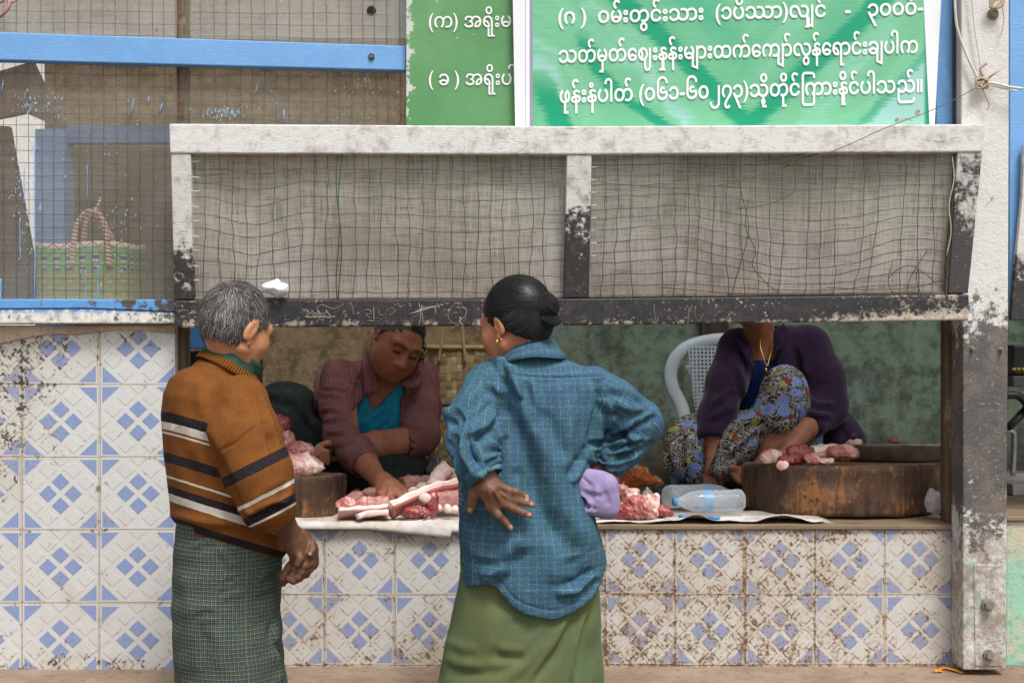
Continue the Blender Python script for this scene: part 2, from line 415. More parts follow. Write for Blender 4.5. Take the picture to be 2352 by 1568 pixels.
# ================================================================ ground, ledge, walls, roof
g_v, g_f = grid_data(lambda u, v: Vector((-60 + 120 * u, -60 + 120 * v, 0)), 12, 12)
tag(mesh('ground', g_v, g_f, M_ground), kind='structure')
LZ = PZ(1530, 0.0)
ledge = box('concrete_ledge', (-3.2, -0.245, 0.0), (3.2, 0.02, LZ), M_ledge, bev=0.012)
tag(ledge, 'dusty brown concrete ledge along the foot of the tiled walls', 'ledge')
# front wall on the left, tiled, with broken mortar on top
WT = PZ(745, -0.03); WX1 = PX(402, -0.03)
lw = thing('tiled_wall', 'tall tiled wall with blue diamond pattern under the blue window sill', 'wall', (-1.8, -0.1, LZ))
box('tile_facing', (-3.2, -0.03, LZ - 0.01), (WX1, 0.05, PZ(752, -0.03)), M_tileL, lw, 0.002)
random.seed(3)
tops = [(-40, 793), (0, 789), (25, 784), (53, 778), (99, 769), (140, 767), (176, 769), (229, 762), (260, 759), (299, 758), (350, 761), (402, 767)]
fr = [P(-1200, 747, -0.038), P(402, 747, -0.038)] + [P(x, y, -0.038) for x, y in reversed(tops)] + [P(-1200, 800, -0.038)]
v, f = bevel_mesh(*prism_data(fr, [p + Vector((0, 0.16, 0)) for p in fr]), 0.004)
mesh('mortar_bed', v, f, M_mortar, lw)
# counter
CTOP = PZ(1204, 0.0) + 0.0
cx0, cx1 = WX1 + 0.002, PX(2193, 0.0)
ct = thing('meat_counter', 'low tiled counter under the long serving opening, stained brown', 'counter', (0.2, 0.5, LZ))
box('tile_facing', (cx0, 0.0, LZ - 0.01), (cx1, 0.10, CTOP - 0.014), M_tileC, ct, 0.002)
box('counter_top', (cx0, -0.008, CTOP - 0.0135), (PX(2213, 0.0), 0.62, CTOP), M_ctop, ct, 0.003)
box('platform', (cx0, 0.622, CTOP - 0.05), (3.2, 1.9, CTOP - 0.004), M_darkwood, ct, 0.003)
M_pilas = plaster('green_washed_plaster', '#cfd0bd', '#b9ad98', '#8fbfa4', 1.8)
M_green = plaster('peeling_green_plaster', '#9cc8ae', '#c9bda6', '#7fae96', 1.5)
pil = box('plaster_pier', (cx1 + 0.001, -0.012, LZ - 0.01), (PX(2216, 0.0), 0.12, PZ(1200, 0.0)), M_pilas, bev=0.006)
tag(pil, 'narrow pale green plaster strip between tiled counter and white post', 'pier')
rw = box('plastered_wall', (PX(2318, 0), 0.03, LZ - 0.01), (3.2, 0.14, PZ(1196, 0.03)), M_green, bev=0.006)
tag(rw, 'low peeling green plaster wall right of the big post', 'wall')
rwt = box('wall_plank', (PX(2318, 0), 0.02, PZ(1196, 0.03) + 0.001), (3.2, 0.6, PZ(1184, 0.03)), M_ctop)
tag(rwt, 'worn plank on top of the low green wall', 'plank')
# big white post with bolts
post = thing('timber_post', 'thick white post with peeling black paint at mid height', 'post', (PX(2265, -0.1), -0.05, LZ))
pc = [(2208, -300, -0.1), (2318, -300, -0.1), (2318, 300, -0.1), (2316, 745, -0.1), (2311, 1538, -0.1), (2212, 1538, -0.1), (2212, 760, -0.1), (2208, 300, -0.1)]
board('post_shaft', pc, M_post, 0.095, post, 0.004)
board('foot_plate', [(2236, 1296, -0.103), (2302, 1296, -0.103), (2304, 1530, -0.103), (2240, 1530, -0.103)], M_post, 0.02, post, 0.003)
def bolt(dx, dy, y, r, par):
    c = P(dx, dy, y); vs_, fs_ = [], []
    for (rr, yy) in ((0, -0.016), (r * 0.62, -0.016), (r * 0.66, -0.006), (r, -0.005), (r * 1.02, 0.004)):
        b0 = len(vs_)
        for k in range(12):
            an = k / 12 * 2 * math.pi; q = rr * (1 + (0.10 * (k % 2)) * (rr < r * 0.9))
            vs_.append(c + Vector((q * math.cos(an), yy, q * math.sin(an))))
        if b0:
            for k in range(12): fs_.append((b0 + k, b0 + (k + 1) % 12, b0 - 12 + (k + 1) % 12, b0 - 12 + k))
    return mesh('bolt', vs_, fs_, M_iron, par)
bolt(2268, 1388, -0.107, 0.016, post); bolt(2271, 1503, -0.107, 0.014, post); bolt(2280, 33, -0.1, 0.015, post)
bolt(2232, 800, -0.1, 0.006, post); bolt(2298, 803, -0.1, 0.006, post)
# inner dark posts of the serving opening
o = box('opening_post', (PX(2174, 0.03), 0.03, CTOP), (PX(2213, 0.03), 0.085, 2.75), M_oldpost, bev=0.004)
tag(o, 'scuffed dark brown upright beside the white post, right end of opening', 'post')
o = box('opening_post', (PX(403, 0.0) + 0.002, 0.002, CTOP), (PX(426, 0.0), 0.06, 2.75), M_oldpost, bev=0.004)
tag(o, 'narrow dark upright at the left end of the opening, by the older man', 'post')
# back wall of the stall, mottled green and brown
def backwall():
    m = Mat('mouldy_green_plaster'); p = m.pos(); x, y, z = m.sep(p)
    n1 = m.noise(p, 2.2, 6, 0.65); n2 = m.noise(p, 14, 6, 0.7); n3 = m.noise(p, 60, 4, 0.7); dr = m.noise(m.mapv(p, (9, 9, 1.2)), 1.0, 5, 0.6)
    gr = m.mix(n2.sm(0.38, 0.62), '#7f9282', '#566657'); gr = m.mix(dr.sm(0.5, 0.68), gr, '#848f7b')
    br = m.mix(n2.sm(0.4, 0.6), '#a08a68', '#7d684a'); br = m.mix(n3.sm(0.5, 0.7), br, '#b8a687')
    side = (n1 * 0.9 + x.sm(-0.4, 0.5, 0.28, -0.14)).sm(0.44, 0.62)
    c = m.mix(side, gr, br)
    c = m.mix((n2 * 0.55 + n3 * 0.45).sm(0.52, 0.64, 0, 0.8), c, '#4f4a38')
    c = m.mix(n3.sm(0.6, 0.7, 0, 0.5), c, '#aeb29c')
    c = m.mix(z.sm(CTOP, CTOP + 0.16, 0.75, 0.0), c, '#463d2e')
    return m.bsdf(c, 0.8, m.bump(n2 + n3 * 0.5, 0.005, 0.8))
M_back = backwall()
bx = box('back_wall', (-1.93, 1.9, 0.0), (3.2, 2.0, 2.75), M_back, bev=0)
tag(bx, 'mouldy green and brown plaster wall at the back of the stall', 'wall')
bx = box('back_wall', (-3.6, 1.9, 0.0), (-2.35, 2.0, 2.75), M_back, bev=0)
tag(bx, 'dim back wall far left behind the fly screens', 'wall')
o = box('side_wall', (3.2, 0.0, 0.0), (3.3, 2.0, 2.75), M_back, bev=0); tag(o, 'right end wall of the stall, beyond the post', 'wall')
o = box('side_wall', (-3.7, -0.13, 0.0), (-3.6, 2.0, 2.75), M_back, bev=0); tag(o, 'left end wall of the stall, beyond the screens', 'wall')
_m = Mat('light_passing_roof'); _m.bsdf(_m.mix(_m.noise(_m.pos(), 3, 4, .6).sm(.35, .7), '#c9c4b4', '#a39a86'), .6); M_roof = _m.transp(0.38)  # unseen roof sheet, let partly through to brighten the stall interior
v, f = grid_data(lambda u, v_: Vector((-3.7 + 7.0 * u, 0.02 + 2.1 * v_, 2.76 + 0.012 * math.sin(u * 7.0 / 0.076 * 2 * math.pi))), 360, 1)
rf = mesh('stall_roof', v + [p + Vector((0, 0, 0.004)) for p in v], f + [tuple(i + len(v) for i in q)[::-1] for q in f], M_roof, smooth=True)
tag(rf, 'unseen corrugated roof over the meat stall, made translucent to light the inside', 'roof')
# bits on the back wall
o = box('wall_batten', (PX(1612, 1.86), 1.86, CTOP), (PX(1674, 1.86), 1.898, 2.7), M_darkwood); tag(o, 'dark upright plank on the green back wall behind the plastic chair', 'plank')
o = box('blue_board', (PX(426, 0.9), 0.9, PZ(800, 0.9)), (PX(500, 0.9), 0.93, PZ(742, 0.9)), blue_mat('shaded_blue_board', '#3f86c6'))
tag(o, 'short blue board inside the stall behind the older man\'s neck', 'board')
o = box('cupboard', (PX(424, 0.95), 0.95, CTOP), (PX(560, 0.95), 1.3, PZ(806, 0.95)), M_darkwood); tag(o, 'dark cupboard under the blue board, behind the older man', 'cupboard')
# white house seen through the gap
hw = box('whitewashed_house', (-4.6, 3.6, 0.0), (-0.9, 5.6, 3.4), simple('whitewash', '#f2f1ee', 0.8, 0.3, 0.2, '#c9c0b4'), bev=0.0)
tag(hw, 'bright white house wall glimpsed through the gap beside the blue post', 'house')

# ================================================================ left screens
FY = 0.0
ls = thing('screen_wall', 'dusty fly screen wall over wire mesh, left of the hatch', 'screen', (-1.2, 0.0, 1.6))
def panel(name, pts, m, parent, nu=30, nv=20, amp=0.004, seed=0):
    tl, tr, br_, bl = [P(*p) for p in pts]
    def fn(u, v_):
        q = (tl * (1 - u) + tr * u) * (1 - v_) + (bl * (1 - u) + br_ * u) * v_
        return q + Vector((0, amp * mnoise.noise(Vector((q.x * 5, seed, q.z * 5))), 0))
    v, f = grid_data(fn, nu, nv)
    return mesh(name, v, f, m, parent, True)
panel('fly_screen', [(-900, 92, 0.004), (945, 108, 0.004), (945, 760, 0.004), (-900, 690, 0.004)], M_scrL, ls, 40, 20, seed=1)
panel('fly_screen', [(-900, -300, 0.004), (945, -300, 0.004), (945, 107.5, 0.004), (-900, 91.5, 0.004)], M_scrU, ls, 40, 10, seed=2)
panel('fly_screen', [(946, -300, 0.006), (2215, -300, 0.006), (2215, 560, 0.006), (946, 560, 0.006)], M_scrU, ls, 40, 10, seed=5)
T = Tubes(); random.seed(11)
for k in range(-10, 34):
    x = 8 + k * 28.5 + random.uniform(-2, 2); 
    pts = []
    for j in range(14):
        yy = -300 + j * 78
        if yy > 700: yy = 700
        pts.append(P(x + 4 * mnoise.noise(Vector((k * .37, j * .35, 0))) + (yy / 700) * 3, yy, -0.002))
    T.add(pts, 0.0008, 4, False)
for k in range(-10, 24):
    y = 22 + k * 29.3 + random.uniform(-2, 2)
    if y > 690: continue
    pts = [P(x, y + (x / 930) * 10 + 4 * mnoise.noise(Vector((x * .006, k * .6, 3))), -0.003) for x in range(-300, 950, 50)]
    T.add(pts, 0.0008, 4, False)
T.build('wire_mesh', M_wireL, ls)
Tb = Tubes()
for (x, y0, y1, r) in ((2, 640, 690, .0016), (80, 320, 690, .0013), (56, 380, 470, .0012), (200, 380, 460, .0010), (46, 500, 600, .0012), (225, 610, 690, .0010), (196, 620, 690, .0009)):
    Tb.add([P(x + .6 * math.sin(j * 1.7 + x), y0 + (y1 - y0) * j / 8, -0.004) for j in range(9)], r, 5)
for (x0, y0, x1, y1) in ((300, 268, 307, 226), (366, 262, 372, 238), (192, 178, 196, 156), (584, 220, 592, 192), (650, 285, 653, 252), (338, 240, 342, 222), (2, 215, 8, 183)):
    Tb.add([P(x0, y0, -0.004), P((x0 + x1) / 2 + .5, (y0 + y1) / 2, -0.005), P(x1, y1, -0.004)], 0.0014, 5)
Tb.build('paint_drips', simple('dripped_blue_paint', '#86b6ea', 0.5), ls)
rng_ = np.random.RandomState(8); SV, SF = [], []
for (cx_, cy_, sx_, sy_, n_) in ((62, 240, 14, 14, 90), (72, 330, 8, 60, 70), (515, 258, 22, 6, 90), (520, 262, 34, 10, 30), (130, 240, 16, 20, 40), (40, 420, 10, 60, 60), (280, 500, 40, 20, 40), (850, 190, 40, 14, 40), (235, 620, 40, 40, 40), (60, 520, 10, 40, 40), (250, 330, 120, 60, 40), (700, 220, 120, 40, 30)):
    for k in range(int(n_ * .8)):
        q = P(cx_ + rng_.normal() * sx_, cy_ + rng_.normal() * sy_, -.0045); w_ = rng_.uniform(.0006, .0016); h_ = w_ * rng_.uniform(.8, 3.0); b0 = len(SV)
        SV += [q + Vector((-w_, 0, -h_)), q + Vector((w_, 0, -h_ * .8)), q + Vector((w_ * .9, -.001, h_)), q + Vector((-w_, 0, h_ * .9))]; SF.append((b0, b0 + 1, b0 + 2, b0 + 3))
mesh('paint_specks', SV, SF, simple('speckled_blue_paint', '#a9cbea', 0.6), ls)
bb = thing('blue_beam', 'sloping blue painted beam across the fly screens', 'beam', P(465, 140, 0.0))
board('beam', [(-900, 58, -0.035), (0, 74, -0.035), (933, 106, -0.035), (933, 162, -0.035), (0, 138, -0.035), (-900, 118, -0.035)], M_blue, 0.04, bb)
def disc(name, dx, dy, y, r, m, par, th=0.004):
    c = P(dx, dy, y); n = 16
    fr = [c + Vector((r * math.cos(-2 * math.pi * k / n), 0, r * math.sin(-2 * math.pi * k / n))) for k in range(n)]
    v, f = bevel_mesh(*prism_data(fr, [p + Vector((0, th, 0)) for p in fr]), 0.001)
    return mesh(name, v, f, m, par)
disc('torn_hole', 853, 25, 0.0012, .013, simple('dark_hole', '#15130f', .9), ls, .002)
disc('washer', 853, 130, -0.040, 0.0085, simple('black_rubber', '#3a3a3c', 0.5), bb)
disc('nail_head', 853, 130, -0.043, 0.0035, M_iron, bb)
bs = thing('window_sill', 'worn blue sill board on flaking white timber below the basket', 'sill', P(200, 745, -0.14))
board('blue_board', [(-900, 684, -0.075), (403, 688, -0.075), (401, 716, -0.075), (200, 708, -0.075), (-900, 714, -0.075)], M_bluew, 0.15, bs, 0.003)
board('white_timber', [(-900, 714.8, -0.072), (200, 708.8, -0.072), (401, 716.8, -0.072), (401, 743, -0.072), (-900, 744, -0.072)], M_sillw, 0.15, bs, 0.004)
# things behind the left screen
o = box('blue_post', (PX(80, 0.45), 0.45, CTOP), (PX(152, 0.45), 0.53, PZ(296, 0.45)), blue_mat('inner_blue_post', '#7fb2e6')); tag(o, 'pale blue upright standing behind the woven basket', 'post')
o = box('blue_crossbar', (PX(153, 0.47), 0.47, PZ(330, 0.47)), (PX(400, 0.47), 0.50, PZ(288, 0.47)), blue_mat('inner_blue_bar', '#5f8fc4')); tag(o, 'blue crossbar behind the fly screen above the basket', 'beam')
o = board('leaning_plank', [(-60, 285, 0.4), (22, 290, 0.4), (82, 620, 0.4), (78, 690, 0.4), (-60, 690, 0.4)], M_darkwood, 0.02); tag(o, 'dark slanting plank behind the screen at the far left', 'plank')
o = board('storage_box', [(-60, 180, 0.5), (76, 140, 0.5), (150, 300, 0.5), (60, 260, 0.5), (-60, 285, 0.5)], M_plank, 0.02); tag(o, 'brown board leaning above the dark slanting plank', 'board')
o = box('inner_shelf', (PX(160, 0.62), 0.62, CTOP), (PX(420, 0.62), 0.64, PZ(335, 0.62)), simple('brown_back_board', '#6a645a', 0.8)); tag(o, 'brown partition board behind the woven basket', 'board')

# ================================================================ hatch frame with wire mesh
fr_ = thing('hatch_frame', 'long white hatch frame with black bottom rail and wire mesh', 'hatch', P(1300, 750, -0.06))
YT, YB = -0.145, -0.105
board('top_rail', [(388, 284, YT), (1300, 290, YT), (2263, 285, YT), (2257, 349, YT), (1300, 355, YT), (390, 352, YT)], M_beam, 0.05, fr_, 0.004)
board('left_stile', [(392, 352.6, YT + .004), (438, 353, YT + .004), (443, 688, YB + .004), (400, 688, YB + .004)], M_stileL, 0.04, fr_)
board('middle_stile', [(1302, 355.6, YT + .004), (1359, 355.6, YT + .004), (1353, 684, YB + .004), (1295, 685, YB + .004)], M_stileM, 0.04, fr_)
board('right_stile', [(2200, 349.6, YT + .004), (2257, 349.6, YT + .004), (2224, 674, YB + .004), (2178, 674, YB + .004)], M_stileR, 0.04, fr_)
board('inner_batten', [(2196, 352, YT + .012), (2199.4, 352, YT + .012), (2177.4, 676, YB + .012), (2172, 676, YB + .012)], M_plank, 0.03, fr_, 0.001)
board('bottom_rail', [(400, 690, YB), (1295, 686, YB), (2226, 676, YB), (2226, 735, YB), (1295, 747, YB), (401, 752, YB)], M_rail, 0.05, fr_, 0.004)
board('glazing_bead', [(443, 683, YB + .02), (1295, 681, YB + .02), (1295, 685.6, YB + .02), (443, 689, YB + .02)], M_plank, 0.02, fr_, 0.001)
board('glazing_bead', [(1353, 676, YB + .02), (2172, 669, YB + .02), (2172, 675.6, YB + .02), (1353, 683, YB + .02)], M_plank, 0.02, fr_, 0.001)
panel('fly_screen', [(430, 348, YT + .035), (1310, 348, YT + .035), (1306, 690, YB + .035), (434, 690, YB + .035)], M_scrF, fr_, 40, 16, 0.01, 3)
panel('fly_screen', [(1348, 348, YT + .035), (2205, 345, YT + .035), (2180, 680, YB + .035), (1346, 686, YB + .035)], M_scrF, fr_, 40, 16, 0.012, 4)
def fy(dy): return YT + (YB - YT) * (dy - 350) / 340
def wires(x0, x1, px, py, fn, seed, broken=()):
    T = Tubes(); random.seed(seed)
    nx = int((x1 - x0) / px); ny = int(330 / py)
    for k in range(1, nx):
        x = x0 + k * px + random.uniform(-2.5, 2.5)
        if k in broken: continue
        pts = []
        for j in range(23):
            y = 354 + j * 15
            qx, qy = fn(x, y); pts.append(P(qx + 4.5 * mnoise.noise(Vector((k * 1.3, j * .4, seed))), min(qy, 686), fy(y) + .018 + .006 * mnoise.noise(Vector((k * .5, j * .3, seed + 5)))))
        T.add(pts, 0.00105, 5, False)
    for k in range(1, ny + 1):
        y = 352 + k * py + random.uniform(-3, 3)
        pts = []
        for x in range(int(x0), int(x1) + 1, 14):
            qx, qy = fn(x, y); pts.append(P(qx, min(qy + 4.5 * mnoise.noise(Vector((x * .02, k * 1.7, seed))), 684), fy(y) + .0165 + .006 * mnoise.noise(Vector((x * .01, k * .7, seed + 9)))))
        T.add(pts, 0.00105, 5, False)
    return T
def fL(x, y):
    t = (y - 352) / 330
    a = math.exp(-((x - 600) / 120) ** 2)
    return x + 5 * math.sin(y * .02 + x * .05) * t, y + 17 * math.sin((x - 500) / 48) * a * math.sin(math.pi * min(1, t * 1.15)) + 5 * math.sin(x * .013) * math.sin(math.pi * t)
def fR(x, y):
    t = (y - 352) / 330; s_ = math.sin(math.pi * min(1, t * 1.02))
    sag = 62 * math.exp(-((x - 1840) / 210) ** 2) * s_ * t - 26 * math.exp(-((x - 1580) / 120) ** 2) * s_ * t * 1.3 - 30 * math.exp(-((x - 2090) / 90) ** 2) * s_ * t
    return x - 30 * t * t * max(0, (x - 1700) / 500) * (1 + .5 * math.sin(x * .02)) + 9 * math.sin(x * .03 + y * .01) * t, y + sag
T = wires(441, 1300, 31.2, 35.5, fL, 21, (11,)); 
# overlap seam where two pieces of wire meet
for dx in (776, 781):
    T.add([P(dx + 4 * math.sin(j * .9 + dx), 356 + j * 33, fy(356 + j * 33) + .014) for j in range(11)], 0.0013, 5)
T.build('wire_mesh', M_wireF, fr_)
T = wires(1356, 2196, 31.5, 25.5, fR, 33, (4, 15, 19, 22))
random.seed(5)
for (a) in ([(1610, 388), (1660, 385), (1720, 376), (1850, 352)], [(1380, 420), (1600, 432), (1750, 400), (1820, 372), (1880, 352)], [(1800, 375), (1822, 385), (1826, 430), (1815, 447), (1760, 470), (1700, 478)],
            [(1690, 400), (1712, 480), (1718, 540), (1690, 640), (1680, 684)], [(1720, 455), (1712, 520), (1735, 575), (1728, 610), (1760, 650), (1790, 672)],
            [(2040, 640), (2060, 620), (2090, 610), (2120, 625), (2150, 650)], [(2050, 600), (2040, 650), (2060, 684)], [(2110, 610), (2105, 640), (2118, 684)], [(2130, 575), (2090, 640), (2085, 684)], [(1900, 660), (2000, 665), (2100, 660), (2172, 640)],
            [(1520, 660), (1700, 674), (1900, 676), (2080, 672)]):
    T.add(crom([P(x, y, fy(y) + .012) for x, y in a], 5), 0.0012, 5)
T.build('wire_mesh', M_wireF, fr_)
# staple heads and white wire ends along the stiles
T = Tubes()
for k in range(9): T.add([P(438, 372 + k * 34, fy(372 + k * 34) + .012), P(458, 371 + k * 34 + 3 * (k % 2), fy(372 + k * 34) + .014)], 0.0015, 5)
for k in range(8): T.add([P(1356, 385 + k * 29, fy(385 + k * 29) + .012), P(1370, 384 + k * 29, fy(385 + k * 29) + .014)], 0.0015, 5)
T.add([P(2190 - (y - 360) * .055 + 4 * math.sin(y * .05), y, fy(y) + .01) for y in range(360, 600, 12)], 0.0016, 5)
T.build('wire_ends', simple('bare_wire', '#cfcabc', 0.4), fr_)
# scratched marks on the black rail (old paint scraped through)
T = Tubes(); ys = YB - 0.0006
def scr(pts, r=0.0011): T.add(crom([P(x, y, ys) for x, y in pts], 5), r, 4, True, 0.35)
scr([(728, 707), (737, 700), (747, 702), (760, 708), (775, 707), (792, 696)]); scr([(728, 707), (732, 720)])
for k in range(9):
    x = 702 + k * 6 + (k * 7) % 5; scr([(x, 716 + (k * 11) % 7), (x + 4 - (k % 3) * 3, 712 + (k * 5) % 8), (x + 8 + (k % 2) * 5, 722 + (k * 5) % 9), (x - 2 + (k * 3) % 7, 729 + (k * 7) % 6)], 0.0010)
scr([(698, 715), (706, 713), (704, 726), (712, 731)]); scr([(700, 728), (770, 727)], .002)
scr([(786, 715), (795, 713), (788, 720), (797, 723), (790, 729)]); scr([(808, 700), (813, 722)], .0008)
scr([(838, 711), (850, 712), (852, 720), (840, 721), (850, 730)]); scr([(858, 706), (859, 736)], .0016); scr([(846, 736), (860, 737)], .0013)
scr([(870, 712), (872, 722), (884, 722), (890, 712), (900, 706), (908, 716), (894, 724)], .0008); scr([(862, 742), (930, 700)], .0005)
scr([(962, 696), (966, 716), (964, 744)], .0016); scr([(968, 700), (972, 744)], .0012)
for k in range(5): scr([(938 + k * 3, 722 - k), (975, 712 - k * 1.4), (1018 - k * 3, 699 + k)], .0013)
scr([(1060, 702), (1072, 712), (1064, 730), (1044, 742), (1030, 728), (1036, 706), (1046, 698)], .0009); scr([(1044, 706), (1070, 710), (1068, 740)], .0008)
scr([(1502, 698), (1504, 726), (1508, 738)], .0012); scr([(1510, 728), (1511, 738)], .001); scr([(1576, 700), (1582, 712), (1580, 736)], .001); scr([(1583, 716), (1590, 702)], .001); scr([(1598, 704), (1596, 722), (1606, 738), (1616, 720)], .0008)
scr([(1640, 728), (1650, 716), (1660, 716)], .0008); scr([(1700, 712), (1730, 700)], .0006); scr([(1722, 706), (1728, 714)], .0008)
T.build('scratched_marks', simple('scraped_old_paint', '#d8cdb9', 0.8), fr_)

# ================================================================ green board and banner
def sign_green():
    m = Mat('green_board_paint'); p = m.pos(); x, y, z = m.sep(p)
    n1 = m.noise(p, 4, 5, 0.6); n2 = m.noise(p, 45, 5, 0.7)
    c = m.mix(n1.sm(0.35, 0.7), '#548f58', '#6a9f6a'); c = m.mix(n2.sm(0.55, 0.75, 0, 0.35), c, '#4e8a55')
    chip = (n2 * 0.6 + m.noise(p, 16, 4) * 0.4 + x.sm(PX(932, -0.06), PX(962, -0.06), 0.17, 0.0)).sm(0.64, 0.66)
    c = m.mix(chip, c, '#c9c9c4'); c = m.mix(m.noise(p, 200, 2).sm(0.69, 0.72), c, '#4c5a48')
    return m.bsdf(c, 0.5, m.bump(n2, 0.0008, 0.5))
SY = -0.055
gb = thing('price_board', 'green painted board with white Burmese lettering, partly behind banner', 'sign', P(1055, 290, SY))
board('panel', [(933, -300, SY), (1240, -300, SY), (1240, 352, SY), (933, 352, SY)], sign_green(), 0.012, gb, 0.001)
BY = -0.085
def banner_mat():
    m = Mat('printed_vinyl'); p = m.pos(); x, y, z = m.sep(p)
    u = (x - PX(1176, BY)) * 1.0; v = (z - PZ(290, BY))
    # sweeping brush-like bands: two families of arcs
    q = m.comb(x, z, 0.0)
    wv = m.noise(m.mapv(p, (3, 1, 3)), 1.0, 4, 0.55)
    a1 = (x * 1.0 + z * 0.55 + (z - 2.05) * (z - 2.05) * 1.4)          # strokes falling to the right
    b1 = m.noise(m.comb(a1 * 3.6 + wv * 1.3, z * 0.6, 0.0), 1.0, 3, 0.6)
    a2 = (x * 1.0 - z * 0.75)
    b2 = m.noise(m.comb(a2 * 3.4 + wv * 1.1, z * 0.4 + 7.0, 3.0), 1.0, 3, 0.6)
    lr = x.sm(PX(1600, BY), PX(1760, BY))
    b = m.mix(lr, b1, b2)
    fr2 = m.noise(m.mapv(p, (7, 1, 240)), 1.0, 3, 0.7)
    bb_ = m.sep(b)[0] + (fr2 - 0.5) * 0.17
    c = m.ramp(bb_, [(0.30, '#3fae84'), (0.40, '#62b58c'), (0.475, '#74bd92'), (0.53, '#7cc49d'), (0.57, '#9bcec2'), (0.8, '#98ccbf')])
    U = x / ((BY - CAMY) / F) + CX; W = (z - CAMZ) * (-F / (BY - CAMY)) + CY; jit = (wv - 0.5) * 60.0 + (fr2 - 0.5) * 70.0
    def sweep(f, w0): return (U - f + jit).abs().sm(w0 * 0.55, w0 * 1.15, 1.0, 0.0)
    Wc = (W - 90.0).mx(0.0)
    dk = sweep(W * 1.02 + 1428.0, 34.0).mx(sweep(W * -1.06 + 2030.0, 36.0)).mx(sweep(Wc * 0.3 + Wc * Wc * 0.0033 + 1335.0, 22.0) * W.sm(60, 110))
    dk = dk.mx(sweep(W * 0.5 + 1140.0, 34.0) * W.sm(150, 230)).mx(sweep(W * -0.9 + 2240.0, 16.0) * W.sm(20, 60) * 0.6)
    c = m.mix(dk, c, m.mix(fr2.sm(0.3, 0.7), '#0f9a72', '#149f76'))
    edge = x.sm(PX(2118, BY), PX(2128, BY)); c = m.mix(edge, c, '#16936a')
    margin = (x.lt(PX(1221, BY))).mx((x + (z - 2.1) * 0.045).gt(PX(2133, BY)))
    c = m.mix(margin, c, '#eceef2')
    line = ((x - PX(1207, BY)).abs().lt(0.0007)).mx((x - PX(1220, BY)).abs().lt(0.004))
    c = m.mix(line, c, '#9a96ac')
    return m.bsdf(c, 0.38, m.bump(m.noise(m.mapv(p, (1, 1, 60)), 14, 3), 0.0006, 0.5), 0.4)
bn = thing('vinyl_banner', 'glossy green vinyl banner with white Burmese lettering and white margins', 'banner', P(1660, 380, BY))
def bw(x, z):   # gentle waves of the hanging vinyl
    return 0.010 * math.sin(x * 3.1 + z * 1.2) + 0.004 * mnoise.noise(Vector((x * 7, 0, z * 3)))
def bfn(u, v_):
    lx, rx = 1172 + v_ * 14, 2178 - v_ * 36
    dx = lx + (rx - lx) * u; dy = -300 + v_ * (662 + (62 if u < 0.06 else 0) + (16 * math.sin(u * 9)))
    p = P(dx, dy, BY); p.y += bw(p.x, p.z) * 0.6; return p
v, f = grid_data(bfn, 90, 40)
mesh('vinyl_sheet', v, f, banner_mat(), bn, True)
M_letter = simple('white_lettering', '#f2f3f3', 0.45, 0.4, 0.08, '#c9c9c4')
def text_mesh(name, body, x0, y0, x1, y1, size_px, parent, yoff, thick=0.016, wave=None, cut=None, sx=None):
    """letters from outline curves, laid on the sign; (x0,y0)-(x1,y1) is the baseline"""
    c = bpy.data.curves.new('lettering', 'FONT'); c.body = body; c.size = 1.0; c.offset = 0.0; c.extrude = 0.0; c.bevel_depth = thick; c.bevel_resolution = 1; c.resolution_u = 6; c.fill_mode = 'FRONT'
    ob = bpy.data.objects.new('lettering', c); COL.objects.link(ob)
    dg = bpy.context.evaluated_depsgraph_get(); ev = ob.evaluated_get(dg); me = ev.to_mesh()
    V_ = np.array([v_.co[:] for v_ in me.vertices]); F_ = [list(p.vertices) for p in me.polygons]
    ev.to_mesh_clear(); bpy.data.objects.remove(ob); bpy.data.curves.remove(c)
    wd = V_[:, 0].max() - V_[:, 0].min(); xm = V_[:, 0].min()
    pts = []
    for vx, vy, vz in V_:
        t = (vx - xm) / wd
        dx = x0 + (x1 - x0) * t if sx is None else x0 + (vx - xm) * sx
        tt = (dx - x0) / (x1 - x0)
        dy = y0 + (y1 - y0) * tt - vy * size_px
        p = P(dx, dy, yoff)
        if wave: p.y += wave(p.x, p.z) * 0.6
        p.y -= vz * size_px * 0.0004; pts.append(p)
    if cut is not None:
        keep = [f_ for f_ in F_ if all((pts[i].x - PX(cut, yoff)) < 0 for i in f_)]
        F_ = keep
    return mesh(name, pts, F_, M_letter, parent)
LB = BY - 0.0022
text_mesh('lettering', '(ဂ )  ဝမ်းတွင်းသား  (၁ပိဿာ)လျှင်', 1282, 56, 1896, 40, 50, bn, LB, 0.022, bw)
text_mesh('lettering', '-   ၃၀၀၀ိ-', 1940, 40, 2120, 33, 50, bn, LB, 0.022, bw)
text_mesh('lettering', 'သတ်မှတ်ဈေးနှုန်းများထက်ကျေ်ာလွန်ရေ\u200bာင်းချပါက'.replace('ဈေး', 'ေဈး').replace('ကျေ်ာ', 'ေကျာ်').replace('ရေ\u200bာင်း', 'ေရာင်း'), 1283, 145, 2108, 122, 52, bn, LB, 0.022, bw)
text_mesh('lettering', 'ဖုန်းနံပါတ် (၀၆၁-၆၀၂၇၃)သို့တိုင်ြကားနိုင်ပါသည်။', 1285, 237, 2118, 212, 52, bn, LB, 0.022, bw)
GB = SY - 0.0022
text_mesh('lettering', '(က) အရိုးမ', 985, 64, 1174, 62, 47, gb, GB, 0.008)
text_mesh('lettering', '( ခ ) အရိုးပါ', 985, 196, 1184, 195, 47, gb, GB, 0.008, cut=1200)
